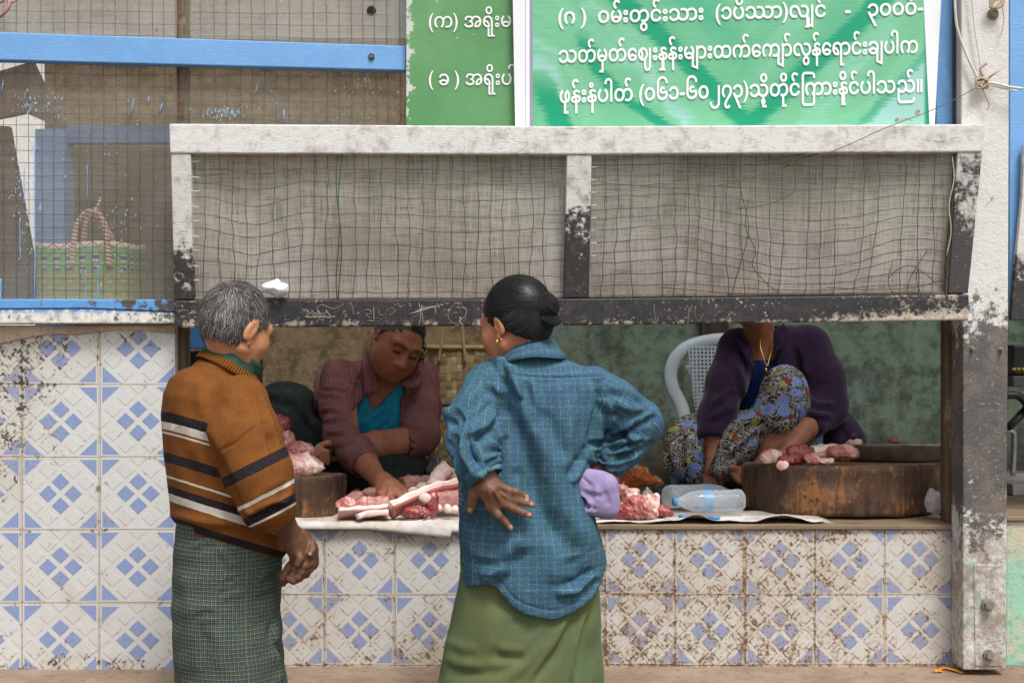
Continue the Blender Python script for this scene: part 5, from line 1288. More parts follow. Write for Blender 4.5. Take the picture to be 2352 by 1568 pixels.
V_ = folds(V0, Q, [(l_[0], l_[1], l_[2] * FS) + tuple(l_[3:]) for l_ in [
    # main diagonal fold down the back and the hollow beside it
    (L5((350, 500), (420, 620), (480, 760), (525, 870), (550, 960), (565, 1060), (610, 1150), (680, 1220), (740, 1330)), 30, .012, 0), (L5((340, 560), (385, 660), (420, 770), (455, 880), (480, 980), (510, 1080), (580, 1180), (680, 1300)), 26, -.014),
    (L5((560, 520), (590, 700), (600, 850), (610, 1000), (660, 1140), (730, 1240)), 34, .008), (L5((650, 540), (660, 700), (640, 860), (600, 960)), 22, -.004), (L5((430, 520), (450, 640), (490, 740)), 12, -.005),
    (L5((540, 1180), (570, 1290), (560, 1400)), 26, .007), (L5((630, 1280), (650, 1350), (650, 1420)), 24, -.008), (L5((440, 1240), (450, 1330), (440, 1430)), 26, -.004),
    (L5((330, 480), (345, 560), (335, 680)), 12, -.013), (L5((355, 470), (400, 560), (420, 600)), 9, .009, .6), (L5((365, 480), (385, 560), (400, 620)), 7, -.005),
    (L5((750, 500), (762, 600), (745, 720), (715, 830)), 12, -.012), (L5((770, 590), (800, 640), (810, 600)), 8, .007, .6), (L5((730, 520), (735, 600), (740, 660)), 8, .005),
    (L5((350, 486), (480, 497), (600, 500), (790, 492)), 2.2, -.0035), (L5((350, 482), (480, 492), (600, 495), (790, 487)), 2.6, .0018),
    (L5((320, 430), (345, 480), (350, 500)), 6, -.006), (L5((300, 400), (330, 450), (400, 470)), 10, .005, .6),
    # below the hand: gathered cloth pulled to the left
    (L5((170, 1080), (240, 1060), (300, 1090)), 14, .010, .6), (L5((130, 1090), (180, 1130), (260, 1150)), 10, -.006), (L5((300, 1180), (380, 1200), (450, 1260)), 16, .005), (L5((140, 1010), (200, 1040)), 12, -.005),
    (L5((240, 1380), (330, 1330), (360, 1260), (380, 1200)), 16, .008, .6), (L5((200, 1300), (300, 1310), (420, 1290)), 14, -.005), (L5((150, 1200), (230, 1280), (330, 1300)), 12, .004),
    (L5((560, 1440), (650, 1430), (740, 1350)), 10, .008, .8), (L5((580, 1400), (660, 1395), (730, 1330)), 9, -.008), (L5((500, 640), (560, 760), (600, 860)), 16, -.006), (L5((640, 560), (630, 700), (600, 850), (590, 950)), 20, .006, .4), (L5((690, 860), (650, 920), (610, 960)), 10, .006, .7), (L5((710, 800), (660, 880)), 10, -.005),
    (L5((520, 510), (530, 620), (520, 700)), 14, -.004), (L5((460, 510), (490, 640)), 9, .004, .6), (L5((440, 1020), (420, 940), (380, 900)), 12, -.006),
    ([(x_, y_ - 7) for x_, y_ in zip(hemx[1:-1], hemy[1:-1])], 2.2, -.0022),
    # left sleeve
    (L5((200, 740), (260, 720), (310, 640)), 8, .008, .9), (L5((190, 760), (240, 760), (290, 690)), 7, -.008), (L5((270, 780), (300, 800), (330, 740)), 7, .007, .8), (L5((150, 740), (165, 840), (210, 920), (260, 930)), 9, .010, .9), (L5((175, 740), (195, 830), (230, 890)), 9, -.012),
    (L5((110, 860), (150, 940), (200, 970)), 6, .006, .7), (L5((250, 860), (290, 850), (320, 830)), 6, .007, .9), (L5((130, 640), (190, 600), (240, 560)), 10, .005, .6), (L5((160, 690), (230, 660), (300, 600)), 8, -.005), (L5((70, 655), (120, 640), (170, 640)), 7, .004), (L5((90, 700), (130, 690), (160, 660)), 10, -.010), (L5((250, 540), (300, 540), (330, 580)), 8, .005, .7),
    # right sleeve: creases fanning out of the elbow
    (L5((740, 790), (820, 740), (900, 690), (1000, 650)), 7, .008, .9), (L5((730, 820), (820, 790), (900, 770), (960, 760)), 6, .008, .9), (L5((740, 840), (830, 830), (920, 800), (980, 760)), 6, .007, .9), (L5((750, 870), (830, 870), (900, 850), (950, 810)), 6, .007, -.9),
    (L5((760, 900), (830, 900), (890, 880)), 5, .006, .9), (L5((720, 810), (800, 765), (890, 725)), 6, -.009), (L5((820, 620), (900, 640), (960, 640)), 9, .005, .8), (L5((860, 720), (900, 775), (920, 770)), 6, .008, .9), (L5((800, 660), (860, 690), (930, 680)), 8, -.005), (L5((720, 850), (770, 920)), 5, .006, .9), (L5((790, 540), (880, 560), (960, 600)), 9, .004, .7),
    (L5((90, 770), (120, 850), (130, 930)), 6, -.004)]])
V_ = V_ + vnorm(V_, Q) * (0.0016 * npn(V_, (9, 9, 6), 3) + 0.0008 * npn(V_, (26, 26, 18), 6))[:, None]
# crumpled sleeves
def ca_dist(V_): return np.min([evalp(c_, V_) for c_ in cL + cR], 0)
slv_m = np.clip((evalp(st, V0) - ca_dist(V0)) / .03, 0, 1)
V_ = V_ + vnorm(V_, Q) * (slv_m * 0.0034 * np.tanh(1.4 * npn(V0, (11, 11, 15), 12)))[:, None]
cen = V0[Q].mean(1); dT = evalp(st, cen); dLs = [evalp(c_, cen) for c_ in cL]; dRs = [evalp(c_, cen) for c_ in cR]
dl_, dr_ = np.min(dLs, 0), np.min(dRs, 0); cdx, cdy = toD(cen)
part = np.where((dl_ < dT) & (dl_ < dr_), 1, np.where((dr_ < dT), 2, 0))
corner = V0[Q].reshape(-1, 3)
kx, ky = toD(corner)
uT = np.stack([corner @ wr + 0.12 * np.maximum(0, corner[:, 2] - 2), corner[:, 2]], 1)
yoke = (cdy < 602.1 + .5279 * np.interp((cdx - 978.4) / .5279, [300, 350, 480, 600, 790, 850], [470, 483, 494, 497, 489, 480])) & (part == 0)
def arm_uv(rows, off):
    best = np.full(len(corner), 1e9); out = np.zeros((len(corner), 2)); acc = 0
    for a, b in zip(rows[:-1], rows[1:]):
        pa, pb = aw(*a[:3]), aw(*b[:3]); d = pb - pa; L = np.linalg.norm(d); d = d / L
        ref = np.array([0.0, -1.0, 0.0]); e1 = ref - d * (ref @ d); e1 /= np.linalg.norm(e1); e2 = np.cross(d, e1)
        q = corner - pa; t = np.clip(q @ d, 0, L); rest = q - t[:, None] * d; dist = np.linalg.norm(rest, axis=1)
        m_ = dist < best; best[m_] = dist[m_]
        an = np.arctan2(rest @ e2, rest @ e1); out[m_] = np.stack([an * .05 + off, acc + t], 1)[m_]; acc += L
    return out
uL, uR = arm_uv(sL, 3.0), arm_uv(sR, 5.0)
pr = np.repeat(part, 4)[:, None]; uv = np.where(pr == 1, uL, np.where(pr == 2, uR, uT))
uv = np.where(np.repeat(yoke, 4)[:, None], np.stack([corner[:, 2] + 9 - 0.05 * corner[:, 0], corner @ wr], 1), uv)
def shirt_mat():
    m = Mat('blue_green_check_cotton'); uv_ = m.uv(); u, v, _ = m.sep(uv_)
    wob = (m.noise(uv_, 16, 3) - 0.5) * 0.005
    uu = u + wob
    f = (uu / 0.0094).frac(); st_ = (f - 0.5).abs()
    c = m.mix(m.noise(m.mapv(uv_, (700, 30, 1)), 1.0, 3, 0.6).sm(0.3, 0.7), '#374c73', '#435b83')
    big = m.noise(uv_, 6, 3).sm(0.35, 0.65); c = m.mix(big * 0.35, c, '#386276')
    g = st_.sm(0.10, 0.24, 1.0, 0.0)
    slub = m.noise(m.mapv(uv_, (120, 500, 1)), 1.0, 3, 0.7)
    c = m.mix(g * slub.sm(0.30, 0.55, 0.35, 0.95), c, '#2c5c49')
    yl = st_.lt(0.07) * m.noise(m.mapv(uv_, (60, 420, 1)), 1.0, 3, 0.8).sm(0.50, 0.60); c = m.mix(yl * 0.5, c, '#9db86a')
    f3 = (uu / 0.0188).frac(); wl = (f3 - 0.5).abs().lt(0.035) * m.noise(m.mapv(uv_, (60, 260, 1)), 1.0, 3, 0.8).sm(0.44, 0.55); c = m.mix(wl * 0.32, c, '#a8cac8')
    h = ((v + wob) / 0.0125).frac(); hl = (h - 0.5).abs().lt(0.055) * m.noise(m.mapv(uv_, (260, 60, 1)), 1.0, 3, 0.8).sm(0.46, 0.56); c = m.mix(hl * 0.24, c, '#9cc0d4')
    h2 = ((v + wob) / 0.025).frac(); gl = (h2 - 0.25).abs().sm(0.05, 0.14, 1, 0); c = m.mix(gl * 0.14, c, '#2f8a6e')
    return m.bsdf(c, 0.88, m.bump(slub * .5 + m.noise(m.mapv(uv_, (600, 600, 1)), 1.0, 2) + wl * .3 + hl * .3, 0.0009, 0.8), 0.2)
M_shirt = shirt_mat()
shirt = mesh('shirt', V_, Q, M_shirt, wom, True, uv)
# collar folded over, in cloth running round the neck
def strip(name, pairs, m, parent, th=.003, uvo=(20, 0), nv=5, bul=.004):
    """band of cloth between two lines of points"""
    A_, B_ = crom([q[0] for q in pairs], 6), crom([q[1] for q in pairs], 6); n = len(A_); V_, uvv = [], []
    L = 0
    for i in range(n):
        if i: L += (A_[i] - A_[i - 1]).length
        for k in range(nv + 1):
            t = k / nv; q_ = A_[i] * (1 - t) + B_[i] * t; out = Vector((q_.x - A_[0].x * 0 - 0, 0, 0)) * 0
            V_.append(q_ + Vector((0, -bul * math.sin(math.pi * t), bul * .6 * math.sin(math.pi * t)))); uvv.append((uvo[0] - (A_[i] - B_[i]).length * t, uvo[1] + L))
    Q = [(i * (nv + 1) + k, (i + 1) * (nv + 1) + k, (i + 1) * (nv + 1) + k + 1, i * (nv + 1) + k + 1) for i in range(n - 1) for k in range(nv)]
    uvl = [uvv[j] for q_ in Q for j in q_]
    o = mesh(name, np.array([tuple(v_) for v_ in V_]), np.array(Q), m, parent, True, uvl)
    md = o.modifiers.new('thick', 'SOLIDIFY'); md.thickness = th; md.offset = 0
    return o
pairs = [(P(1110, 838, -.500), P(1108, 856, -.520)), (P(1130, 822, -.545), P(1134, 846, -.572)), (P(1165, 799, -.585), P(1166, 832, -.622)), (P(1198, 784, -.603), P(1196, 824, -.645)), (P(1228, 776, -.604), P(1232, 820, -.648)), (P(1252, 775, -.590), P(1264, 822, -.634)),
         (P(1268, 779, -.565), P(1293, 824, -.604)), (P(1262, 784, -.520), P(1300, 822, -.540)), (P(1236, 800, -.470), P(1268, 830, -.470))]
strip('collar', pairs, M_shirt, shirt)
# rolled cuffs
def cuff(name, c, d, r0, r1, ln, parent, seed):
    d = A3(d) / np.linalg.norm(A3(d)); e1 = np.cross(d, [0, 0, 1.0]); e1 /= np.linalg.norm(e1); e2 = np.cross(d, e1); V_, uvv = [], []
    prof = [(r0 - .004, 0), (r0, .002), (r0 + .003, ln * .3), (r1 + .002, ln * .75), (r1, ln), (r1 - .005, ln + .001), (r1 - .007, ln * .6)]; n = 40
    for i in range(n):
        an = 2 * math.pi * i / n; w_ = 1 + .05 * math.sin(an * 3 + seed) + .03 * math.sin(an * 7 + seed * 2)
        for (r_, t) in prof: V_.append(A3(c) + (e1 * math.cos(an) + e2 * math.sin(an)) * r_ * w_ + d * (t + .004 * math.sin(an * 2 + seed))); 
    m_ = len(prof); Q = np.array([(i * m_ + k, ((i + 1) % n) * m_ + k, ((i + 1) % n) * m_ + k + 1, i * m_ + k + 1) for i in range(n) for k in range(m_ - 1)])
    uvl = np.array([[(40 + k * .008, (i + a) * .0065) for (a, k) in ((0, k0), (1, k0), (1, k0 + 1), (0, k0 + 1))] for i in range(n) for k0 in range(m_ - 1)]).reshape(-1, 2)
    V_ = np.array(V_); return mesh(name, V_, Q, M_shirt, parent, True, uvl)
cuff('cuff', aw(1098, 1064, -.712), aw(1128, 1106, -.722) - aw(1098, 1064, -.712), .041, .0425, .030, shirt, 1.0)
cuff('cuff', aw(1412, 1042, -.518), aw(1376, 1072, -.52) - aw(1412, 1042, -.518), .044, .043, .030, shirt, 2.6)
# --- plain green skirt
def slub_mat(name, c1, c2, c3):
    m = Mat(name); uv_ = m.uv(); a = m.noise(m.mapv(uv_, (900, 45, 1)), 1.0, 3, 0.7); b = m.noise(m.mapv(uv_, (45, 900, 1)), 1.0, 3, 0.7); p = m.pos()
    c = m.mix((a * .5 + b * .5).sm(0.40, 0.6), c1, c2); c = m.mix(m.noise(p, 6, 4, .6).sm(0.42, 0.66, 0, 0.7), c, c3)
    c = m.mix(m.noise(p, 420, 2).sm(.62, .7, 0, .5), c, '#a58a4a')
    return m.bsdf(c, 0.85, m.bump(a + b, 0.0007, 0.7), 0.2, Sheen_Weight=0.12, Sheen_Roughness=0.4, Sheen_Tint=lin('#7fc4a0'))
M_gskirt = slub_mat('green_shot_cotton', '#666a42', '#566040', '#506246')
rows = []
prof = [(1240, 1218, 150), (1300, 1220, 158), (1345, 1215, 162), (1400, 1210, 171), (1480, 1202, 183), (1568, 1196, 193), (1700, 1192, 203), (1850, 1190, 208), (2050, 1190, 205), (2130, 1190, 203)]
for j in range(111):
    dy = 1240 + 890 * j / 110; cx = np.interp(dy, [p_[0] for p_ in prof], [p_[1] for p_ in prof]); hw = np.interp(dy, [p_[0] for p_ in prof], [p_[2] for p_ in prof]) * .001
    rows.append((aw(cx, dy, YW - .003), wr * hw, wfv * hw * (0.70 - .02 * j / 110)))
L8 = lambda *p: [((1000 + x / 4.2) * .9408, (1380 + y / 4.2) * .9408) for x, y in p]
gk = [(L8((1640, 460), (1560, 640), (1430, 880), (1300, 1050), (1180, 1205)), 9, .009, -1.0), (L8((1830, 400), (1760, 600), (1700, 800), (1660, 1000), (1650, 1200)), 7, .010, -.9), (L8((1720, 430), (1710, 560), (1690, 800)), 4, -.004), (L8((900, 860), (1060, 870), (1200, 880)), 10, .007, .9),
      (L8((500, 1020), (740, 1040), (1000, 990), (1120, 950)), 10, .006, .9), (L8((380, 960), (480, 1010), (620, 1030)), 7, .004, .8), (L8((820, 900), (1000, 960), (1250, 900)), 16, -.006), (L8((360, 1090), (520, 1120), (700, 1080), (900, 1000)), 12, -.005), (L8((400, 780), (560, 850), (700, 850)), 9, .004, .8),
      (L8((1100, 500), (1200, 640), (1280, 720)), 26, -.008), (L8((900, 400), (820, 700), (860, 900)), 30, .007), (L8((980, 1160), (1250, 960), (1420, 760)), 14, .007, .7), (L8((1880, 400), (1900, 800), (1930, 1200)), 12, .005, .6), (L8((430, 700), (380, 900), (330, 1100)), 10, .005, .6)]
def gf(V_, Q): 
    low = np.clip((PZ(1400, YW) - V_[:, 2]) * 1.6, 0, 1)
    return V_ + vnorm(V_, Q) * (npn(V_, (4, 4, 9), 21) * .003 + npn(V_, (7, 7, 1.5), 22) * .007 * low)[:, None]
ring_loft('skirt', rows, 240, M_gskirt, wom, gf, lines=gk)
# lilac cloth purse held at her hip
m = Mat('lilac_cotton'); M_lil = m.bsdf(m.mix(m.noise(m.pos(), 30, 4, .6).sm(.35, .7), '#9688ae', '#84779c'), 0.85, m.bump(m.noise(m.pos(), 500, 2), .0006, .6), 0.2)
Pf = Field(np.array([PX(1290, -.6), -.72, PZ(1200, -.6)]), np.array([PX(1425, -.6), -.48, PZ(1070, -.6)]), 0.0034)
z8 = lambda X, Y, y: A3(P((1360 + X / 7.84) * .9408, (1100 + Y / 7.84) * .9408, y))
Pf.add(ell(z8(720, 800, -.600), (.042, .024, .046)), 0.01)
Pf.add(cap(z8(540, 560, -.600), z8(900, 700, -.60), .020, .022), 0.03); Pf.add(cap(z8(900, 700, -.60), z8(990, 1080, -.605), .022, .016), 0.03); Pf.add(cap(z8(640, 1050, -.612), z8(1000, 1090, -.605), .018, .016), 0.03); Pf.add(cap(z8(480, 620, -.612), z8(420, 900, -.622), .016, .012), 0.03)
Pf.add(cap(z8(330, 880, -.625), z8(560, 1080, -.628), .010, .012), 0.02)
Pf.sub(cap(z8(380, 830, -.640), z8(560, 1040, -.648), .014, .014), 0.008)
V_, Q = Pf.net(2); PL8 = lambda *p: [((1360 + X / 7.84) * .9408, (1100 + Y / 7.84) * .9408) for X, Y in p]
V_ = folds(V_, Q, [(PL8((470, 480), (560, 570), (660, 660)), 3, -.006), (PL8((430, 780), (560, 900), (680, 1100)), 4, .010, .9), (PL8((760, 640), (740, 800), (760, 980)), 7, .005, .7), (PL8((620, 1010), (700, 1090), (760, 1150)), 5, -.006), (PL8((900, 760), (960, 900), (1000, 1060)), 7, -.005), (PL8((520, 700), (640, 760), (900, 800)), 6, .004, .8)])
V_ += vnorm(V_, Q) * (.0012 * npn(V_, (18, 18, 18), 2))[:, None]
pur = mesh('cloth_purse', V_, Q, M_lil, None, True); tag(pur, 'crumpled lilac cloth purse held at the hip of the woman in blue', 'purse')
# ================================================================ the seller in the maroon shirt
def az(dx, dy, y): return A3(P(dx, dy, y))
YK = 0.72
sel_ = thing('person', 'woman in maroon shirt over turquoise top leaning forward to reach for meat', 'person', (PX(860, .85), .85, CTOP))
hfk = Vector((0.36, -0.78, -0.50)).normalized()
Mk = frame_of(hfk, (0.42, 0, 1))
eye = az(931, 810, 0.60)
kh = Head(eye - Mk @ np.array([0, .080, .018]), Mk, 0.95)
B = Field(np.array([PX(570, .7), -0.02, CTOP - .02]), np.array([PX(1030, .8), 1.15, PZ(690, .7)]), 0.0042)
# the face wants finer detail, the body is one continuous mesh, so the whole field is kept fine enough for both
B = Field(np.array([PX(690, .7), -0.02, CTOP - .01]), np.array([PX(1025, .8), 1.05, PZ(700, .7)]), 0.0036)
kh.build(B, male=False, full=2.4, short=.012)
B.add(kh.e((0, .050, -.045), (.066, .044, .042)), .03)
B.add(cap(kh.w((0, -.02, -.03)), az(872, 895, .75), .054, .058), 0.03)
B.add(ell(az(868, 945, .80), (.128, .094, .125)), 0.04); B.add(cap(az(868, 960, .82), az(862, 1060, .90), .135, .15), 0.04)
ks, ke, kw = az(778, 870, .72), az(788, 1000, .53), az(868, 1098, .24)
B.chain([ks, ke, az(835, 1058, .36), kw], [.055, .048, .040, .0255], .03, .015)
kp = az(893, 1118, .185)
B.chain([kw, az(880, 1106, .21), kp], [.0255, .027, .030], .012, .01)
B.add(ell(az(896, 1117, .185), (.034, .034, .020)), .012)
for i, pl in enumerate([((884, 1122, .165), (876, 1134, .140), (880, 1150, .130), (890, 1156, .130)), ((897, 1122, .155), (896, 1136, .130), (900, 1150, .122), (906, 1152, .125)), ((910, 1122, .165), (917, 1136, .140), (920, 1146, .135), (922, 1150, .14)), ((919, 1119, .18), (931, 1131, .160), (937, 1141, .150), (938, 1145, .155))]):
    B.chain([az(*q) for q in pl], [.0125, .0112, .0100, .0085], .007, .002)
    B.add(ell(az(*pl[1]), (.0115, .0115, .0115)), .004)
B.chain([az(880, 1108, .20), az(872, 1118, .185), az(872, 1132, .165), az(882, 1144, .150)], [.016, .0125, .011, .009], .01, .003)
ks2, ke2, kh2 = az(968, 865, .80), az(962, 1010, .66), az(770, 1036, .50)
B.chain([ks2, ke2, az(865, 1022, .56), kh2], [.055, .048, .044, .028], .03, .015)
B.add(ell(az(757, 1040, .49), (.042, .022, .028)), .012)
for i in range(4): B.chain([az(750, 1026 + 8 * i, .475), az(736, 1030 + 8 * i, .455), az(738, 1036 + 8 * i, .435), az(752, 1038 + 8 * i, .43)], [.0115, .0108, .010, .009], .006, .002)
B.chain([az(765, 1022, .475), az(752, 1018, .455), az(738, 1022, .450)], [.0125, .0112, .0092], .006, .002)
M_skinK = skin_mat('shaded_brown_skin', '#ab7256', '#9a6148', '#7d4c38', '#a34c48')
kbody = body_mesh('body', B, kh, M_skinK, sel_)
# hair
Hc = Field(kh.O - .19, kh.O + .19, 0.004)
Hc.add(kh.e((0, -0.018, 0.046), (0.081, 0.099, 0.0905)), 0.005); Hc.add(kh.e((0, -.085, .02), (.05, .04, .05)), .03)
def kcut(X, Y, Z):
    x = X - kh.O[0]; y = Y - kh.O[1]; z = Z - kh.O[2]; M_ = kh.M
    lx, ly, lz = [x * M_[0, i] + y * M_[1, i] + z * M_[2, i] for i in range(3)]
    low = -.05 + np.clip(ly + .06, 0, .07) * .8
    low = np.where(ly > .005, .012 + np.maximum(0, ly - .02) * 1.3, low)
    front = ly - .052 - .1 * np.maximum(0, .06 - np.abs(lx)) * 0
    lb = -.05 + np.clip(ly + .06, 0, .07) * .8; lf = .080 - 1.9 * np.maximum(0, np.abs(lx) - .030); t = np.clip((ly - .002) / .03, 0, 1)
    return lb * (1 - t) + lf * t - lz
Hc.cut(kcut); V_, Q = Hc.net(2); q = kh.loc(V_); tone = np.arctan2(q[:, 0], q[:, 2] + .05)
V_ += vnorm(V_, Q) * (.0011 * np.sin(tone * 60 + 3 * np.sin(tone * 9)))[:, None]
khair = mesh('hair', V_, Q, M_hairW, sel_, True, attrs={'tone': tone, 'rad': np.linalg.norm(q, axis=1)})
T = Tubes(); rng = np.random.RandomState(3)
for i in range(26):
    a0 = np.array([-.064 + rng.normal() * .006, .030 + rng.normal() * .012, .075 - i * .0024]); 
    pts = [kh.w(a0 + np.array([-.004 * k + .007 * math.sin(k * 1.3 + i), .006 * k * rng.rand(), -.010 * k + .004 * math.cos(k * 1.9 + i)])) for k in range(7)]
    T.add(crom(pts, 3), .0011, 4)
V_ = np.array([tuple(v_) for v_ in T.v]); mesh('curls', V_, T.f, M_hairW, khair, True, attrs={'tone': V_[:, 0] * 300, 'rad': V_[:, 2] * 5})
# turquoise top, maroon shirt
poly_open = [(866, 884), (884, 872), (902, 868), (914, 880), (920, 930), (916, 985), (880, 1002), (832, 1000), (812, 968), (806, 945), (846, 905)]
def polyfn(poly, y_ref=None):
    pl = np.array(poly, float)
    def sd(X, Y, Z):
        s_ = F / (Y - CAMY); X, Y, Z = np.broadcast_arrays(X, Y, Z); dx = CX + X * s_; dy = CY - (Z - CAMZ) * s_
        d = np.full(dx.shape, 1e9); ins = np.zeros(dx.shape, bool)
        for i in range(len(pl)):
            a, b = pl[i], pl[(i + 1) % len(pl)]; e = b - a; t = np.clip(((dx - a[0]) * e[0] + (dy - a[1]) * e[1]) / (e @ e), 0, 1)
            d = np.minimum(d, np.hypot(dx - a[0] - t * e[0], dy - a[1] - t * e[1]))
            c_ = ((a[1] > dy) != (b[1] > dy)); xi = a[0] + (dy - a[1]) / (b[1] - a[1] + 1e-12) * e[0]; ins ^= c_ & (dx < xi)
        return np.where(ins, -d, d) / s_          # metres, negative inside
    return sd
torso_k = [ell(az(868, 940, .80), (.168, .128, .155)), cap(az(868, 960, .82), az(862, 1060, .90), .158, .172), cap(az(800, 880, .77), az(950, 872, .82), .070, .070)]
Tf = Field(np.array([PX(700, .7), .55, CTOP]), np.array([PX(1020, .8), 1.1, PZ(830, .7)]), 0.0045)
for t_ in (ell(az(868, 944, .80), (.158, .118, .145)), cap(az(868, 964, .82), az(862, 1060, .90), .150, .163)): Tf.add(t_, .04)
sdn = polyfn([(840, 800), (920, 800), (914, 874), (905, 885), (888, 915), (862, 938), (850, 936), (846, 915), (835, 880)])
Tf.cut(lambda X, Y, Z: np.where(Y < .80, -sdn(X, Y, Z), -1)); Tf.cut(lambda X, Y, Z: np.broadcast_to(Z - PZ(872, .70), np.broadcast(X, Y, Z).shape))
V_, Q = Tf.net(2)
V_ = folds(V_, Q, [([(905, 880), (880, 930), (830, 980)], 5, .004, .9), ([(906, 910), (895, 950), (850, 995)], 5, .004, .9), ([(908, 930), (905, 960), (890, 990)], 5, .004, .9), ([(880, 925), (860, 950), (815, 972)], 5, .003, .9), ([(846, 950), (835, 965), (816, 982)], 5, .003, .8)])
m = Mat('turquoise_cotton'); M_turq = m.bsdf(m.mix(m.noise(m.pos(), 20, 4, .6).sm(.35, .7), '#2a9cc0', '#1f86a8'), .85, m.bump(m.noise(m.pos(), 200, 3), .001, .6), .2)
mesh('top', V_, Q, M_turq, sel_, True)
Sf = Field(np.array([PX(690, .6), .20, CTOP]), np.array([PX(1025, .8), 1.2, PZ(740, .8)]), 0.0042)
for t_ in torso_k: Sf.add(t_, .04)
kR = [(778, 868, .72, .062), (778, 935, .63, .059), (790, 1000, .53, .058), (818, 1040, .42, .052), (834, 1062, .35, .047)]
kL = [(962, 868, .80, .064), (968, 940, .74, .060), (964, 1000, .67, .060), (938, 1018, .63, .056)]
kcR = [cap(az(*a[:3]), az(*b[:3]), a[3], b[3]) for a, b in zip(kR[:-1], kR[1:])]; kcL = [cap(az(*a[:3]), az(*b[:3]), a[3], b[3]) for a, b in zip(kL[:-1], kL[1:])]
for c_ in kcR + kcL: Sf.add(c_, .03)
Sf.add(cap(az(735, 905, .90), az(690, 930, 1.0), .06, .05), .05)          # shirt tail behind her
sdo = polyfn(poly_open); Sf.cut(lambda X, Y, Z: np.where(Y < .84, -sdo(X, Y, Z), -1))
Sf.sub(cap(az(888, 890, .70), kh.w((0, 0, -.02)), .058, .070), .006)
Sf.sub(cap(az(832, 1060, .36), az(860, 1092, .27), .038, .044), .004); Sf.sub(cap(az(944, 1016, .64), az(900, 1022, .59), .046, .05), .004)
V_, Q = Sf.net(2)
Z6 = lambda *p: [(602.1 + x * .324, 733.8 + y * .324) for x, y in p]
V_ = folds(V_, Q, [(Z6((400, 560), (480, 545), (560, 570)), 5, -.008), (Z6((420, 480), (500, 480), (620, 500)), 4, .005, .9), (Z6((405, 650), (480, 625), (600, 660)), 5, .006, .9), (Z6((430, 720), (520, 700), (640, 690)), 5, .007, .9), (Z6((480, 400), (560, 420), (640, 470)), 5, -.006), (Z6((560, 270), (640, 330), (690, 420)), 5, .006, .9), (Z6((660, 560), (690, 470), (700, 380)), 6, -.009), (Z6((450, 800), (560, 790), (680, 760)), 6, .006, .8), (Z6((500, 900), (600, 860), (720, 830)), 6, .005, .8),
                   (Z6((690, 160), (720, 240), (735, 340)), 5, -.008), (Z6((980, 800), (1040, 840), (1090, 860)), 4, .007, .9), (Z6((1000, 850), (1050, 880), (1080, 920)), 4, .007, .9), (Z6((970, 720), (1080, 760), (1150, 760)), 6, .005, .8), (Z6((1000, 560), (1080, 480), (1110, 420)), 6, -.006), (Z6((640, 1030), (720, 1000), (800, 965)), 3, -.003)])
V_ += vnorm(V_, Q) * (.0024 * np.tanh(npn(V_, (11, 11, 9), 5)))[:, None]
m = Mat('maroon_crinkle_cotton'); p = m.pos(); x, y, z = m.sep(p); st_ = m.math('SINE', (x + m.noise(p, 6, 2) * .05) * 2 * math.pi / .011)
M_mar = m.bsdf(m.mix(st_.sm(-.6, .9, 0, .2), m.mix(m.noise(p, 18, 4, .6).sm(.35, .7), '#7a5152', '#6a4446'), '#946a68'), .9, m.bump(st_ * .5 + m.noise(p, 120, 3), .0016, .7), .15)
kshirt = mesh('shirt', V_, Q, M_mar, sel_, True)
def flap(name, pts, m, parent, th=.003, nsub=2):
    """a cloth flap from an outline of world points"""
    c0 = sum((Vector(q) for q in pts), Vector()) / len(pts)
    vs2 = [Vector(q) for q in pts] + [c0 + Vector((0, -.006, .002))]; n = len(pts)
    o = mesh(name, [tuple(q) for q in vs2], [(i, (i + 1) % n, n) for i in range(n)], m, parent, True)
    md = o.modifiers.new('sub', 'SUBSURF'); md.subdivision_type = 'SIMPLE'; md.levels = md.render_levels = nsub
    md = o.modifiers.new('thick', 'SOLIDIFY'); md.thickness = th; md.offset = 0
    return o
flap('collar', [az(856, 822, .66), az(838, 790, .78), az(832, 830, .68), az(838, 890, .640), (az(840, 906, .632)), az(868, 899, .612), az(862, 860, .632)], M_mar, kshirt)
flap('collar', [az(948, 868, .66), az(966, 842, .76), az(972, 862, .70), az(962, 886, .655), az(936, 892, .640), az(918, 882, .64), az(932, 872, .65)], M_mar, kshirt)
# dark patterned longyi over hips and folded legs
def dark_print():
    m = Mat('dark_printed_cotton'); p = m.pos(); v1 = m.voro(p, 26, 'F1'); n1 = m.noise(m.mapv(p, (1, 1, 1)), 30, 3, .6, 2.5)
    c = m.mix((m.math('SINE', v1 * 60)).sm(-.2, .6), '#1b1e20', '#2f3434'); c = m.mix(n1.sm(.58, .66), c, '#214339')
    return m.bsdf(c, .85, m.bump(m.noise(p, 12, 4), .004, .6), .2)
Lf = Field(np.array([PX(555, .8), .28, CTOP - .015]), np.array([PX(1030, .9), 1.32, PZ(850, .9)]), 0.006)
Lf.add(ell(az(655, 985, .98), (.150, .20, .165)), .03); Lf.add(ell(az(800, 1050, 1.0), (.24, .20, .16)), .06); Lf.add(ell(az(880, 1088, .66), (.165, .20, .088)), .05); Lf.add(ell(az(730, 1085, .66), (.14, .20, .08)), .05)
Lf.cut(lambda X, Y, Z: np.broadcast_to((CTOP + .0005) - Z, np.broadcast(X, Y, Z).shape))
V_, Q = Lf.net(2)
V_ = folds(V_, Q, [([(600, 900), (680, 920), (730, 990)], 8, .012, .8), ([(600, 940), (660, 980), (700, 1060)], 10, .012, .8), ([(830, 1090), (890, 1060), (950, 1070)], 8, .010, .8), ([(780, 1110), (860, 1120), (940, 1100)], 8, .008, .8), ([(700, 920), (720, 1000), (740, 1060)], 8, -.012)])
mesh('longyi', V_, Q, dark_print(), sel_, True)
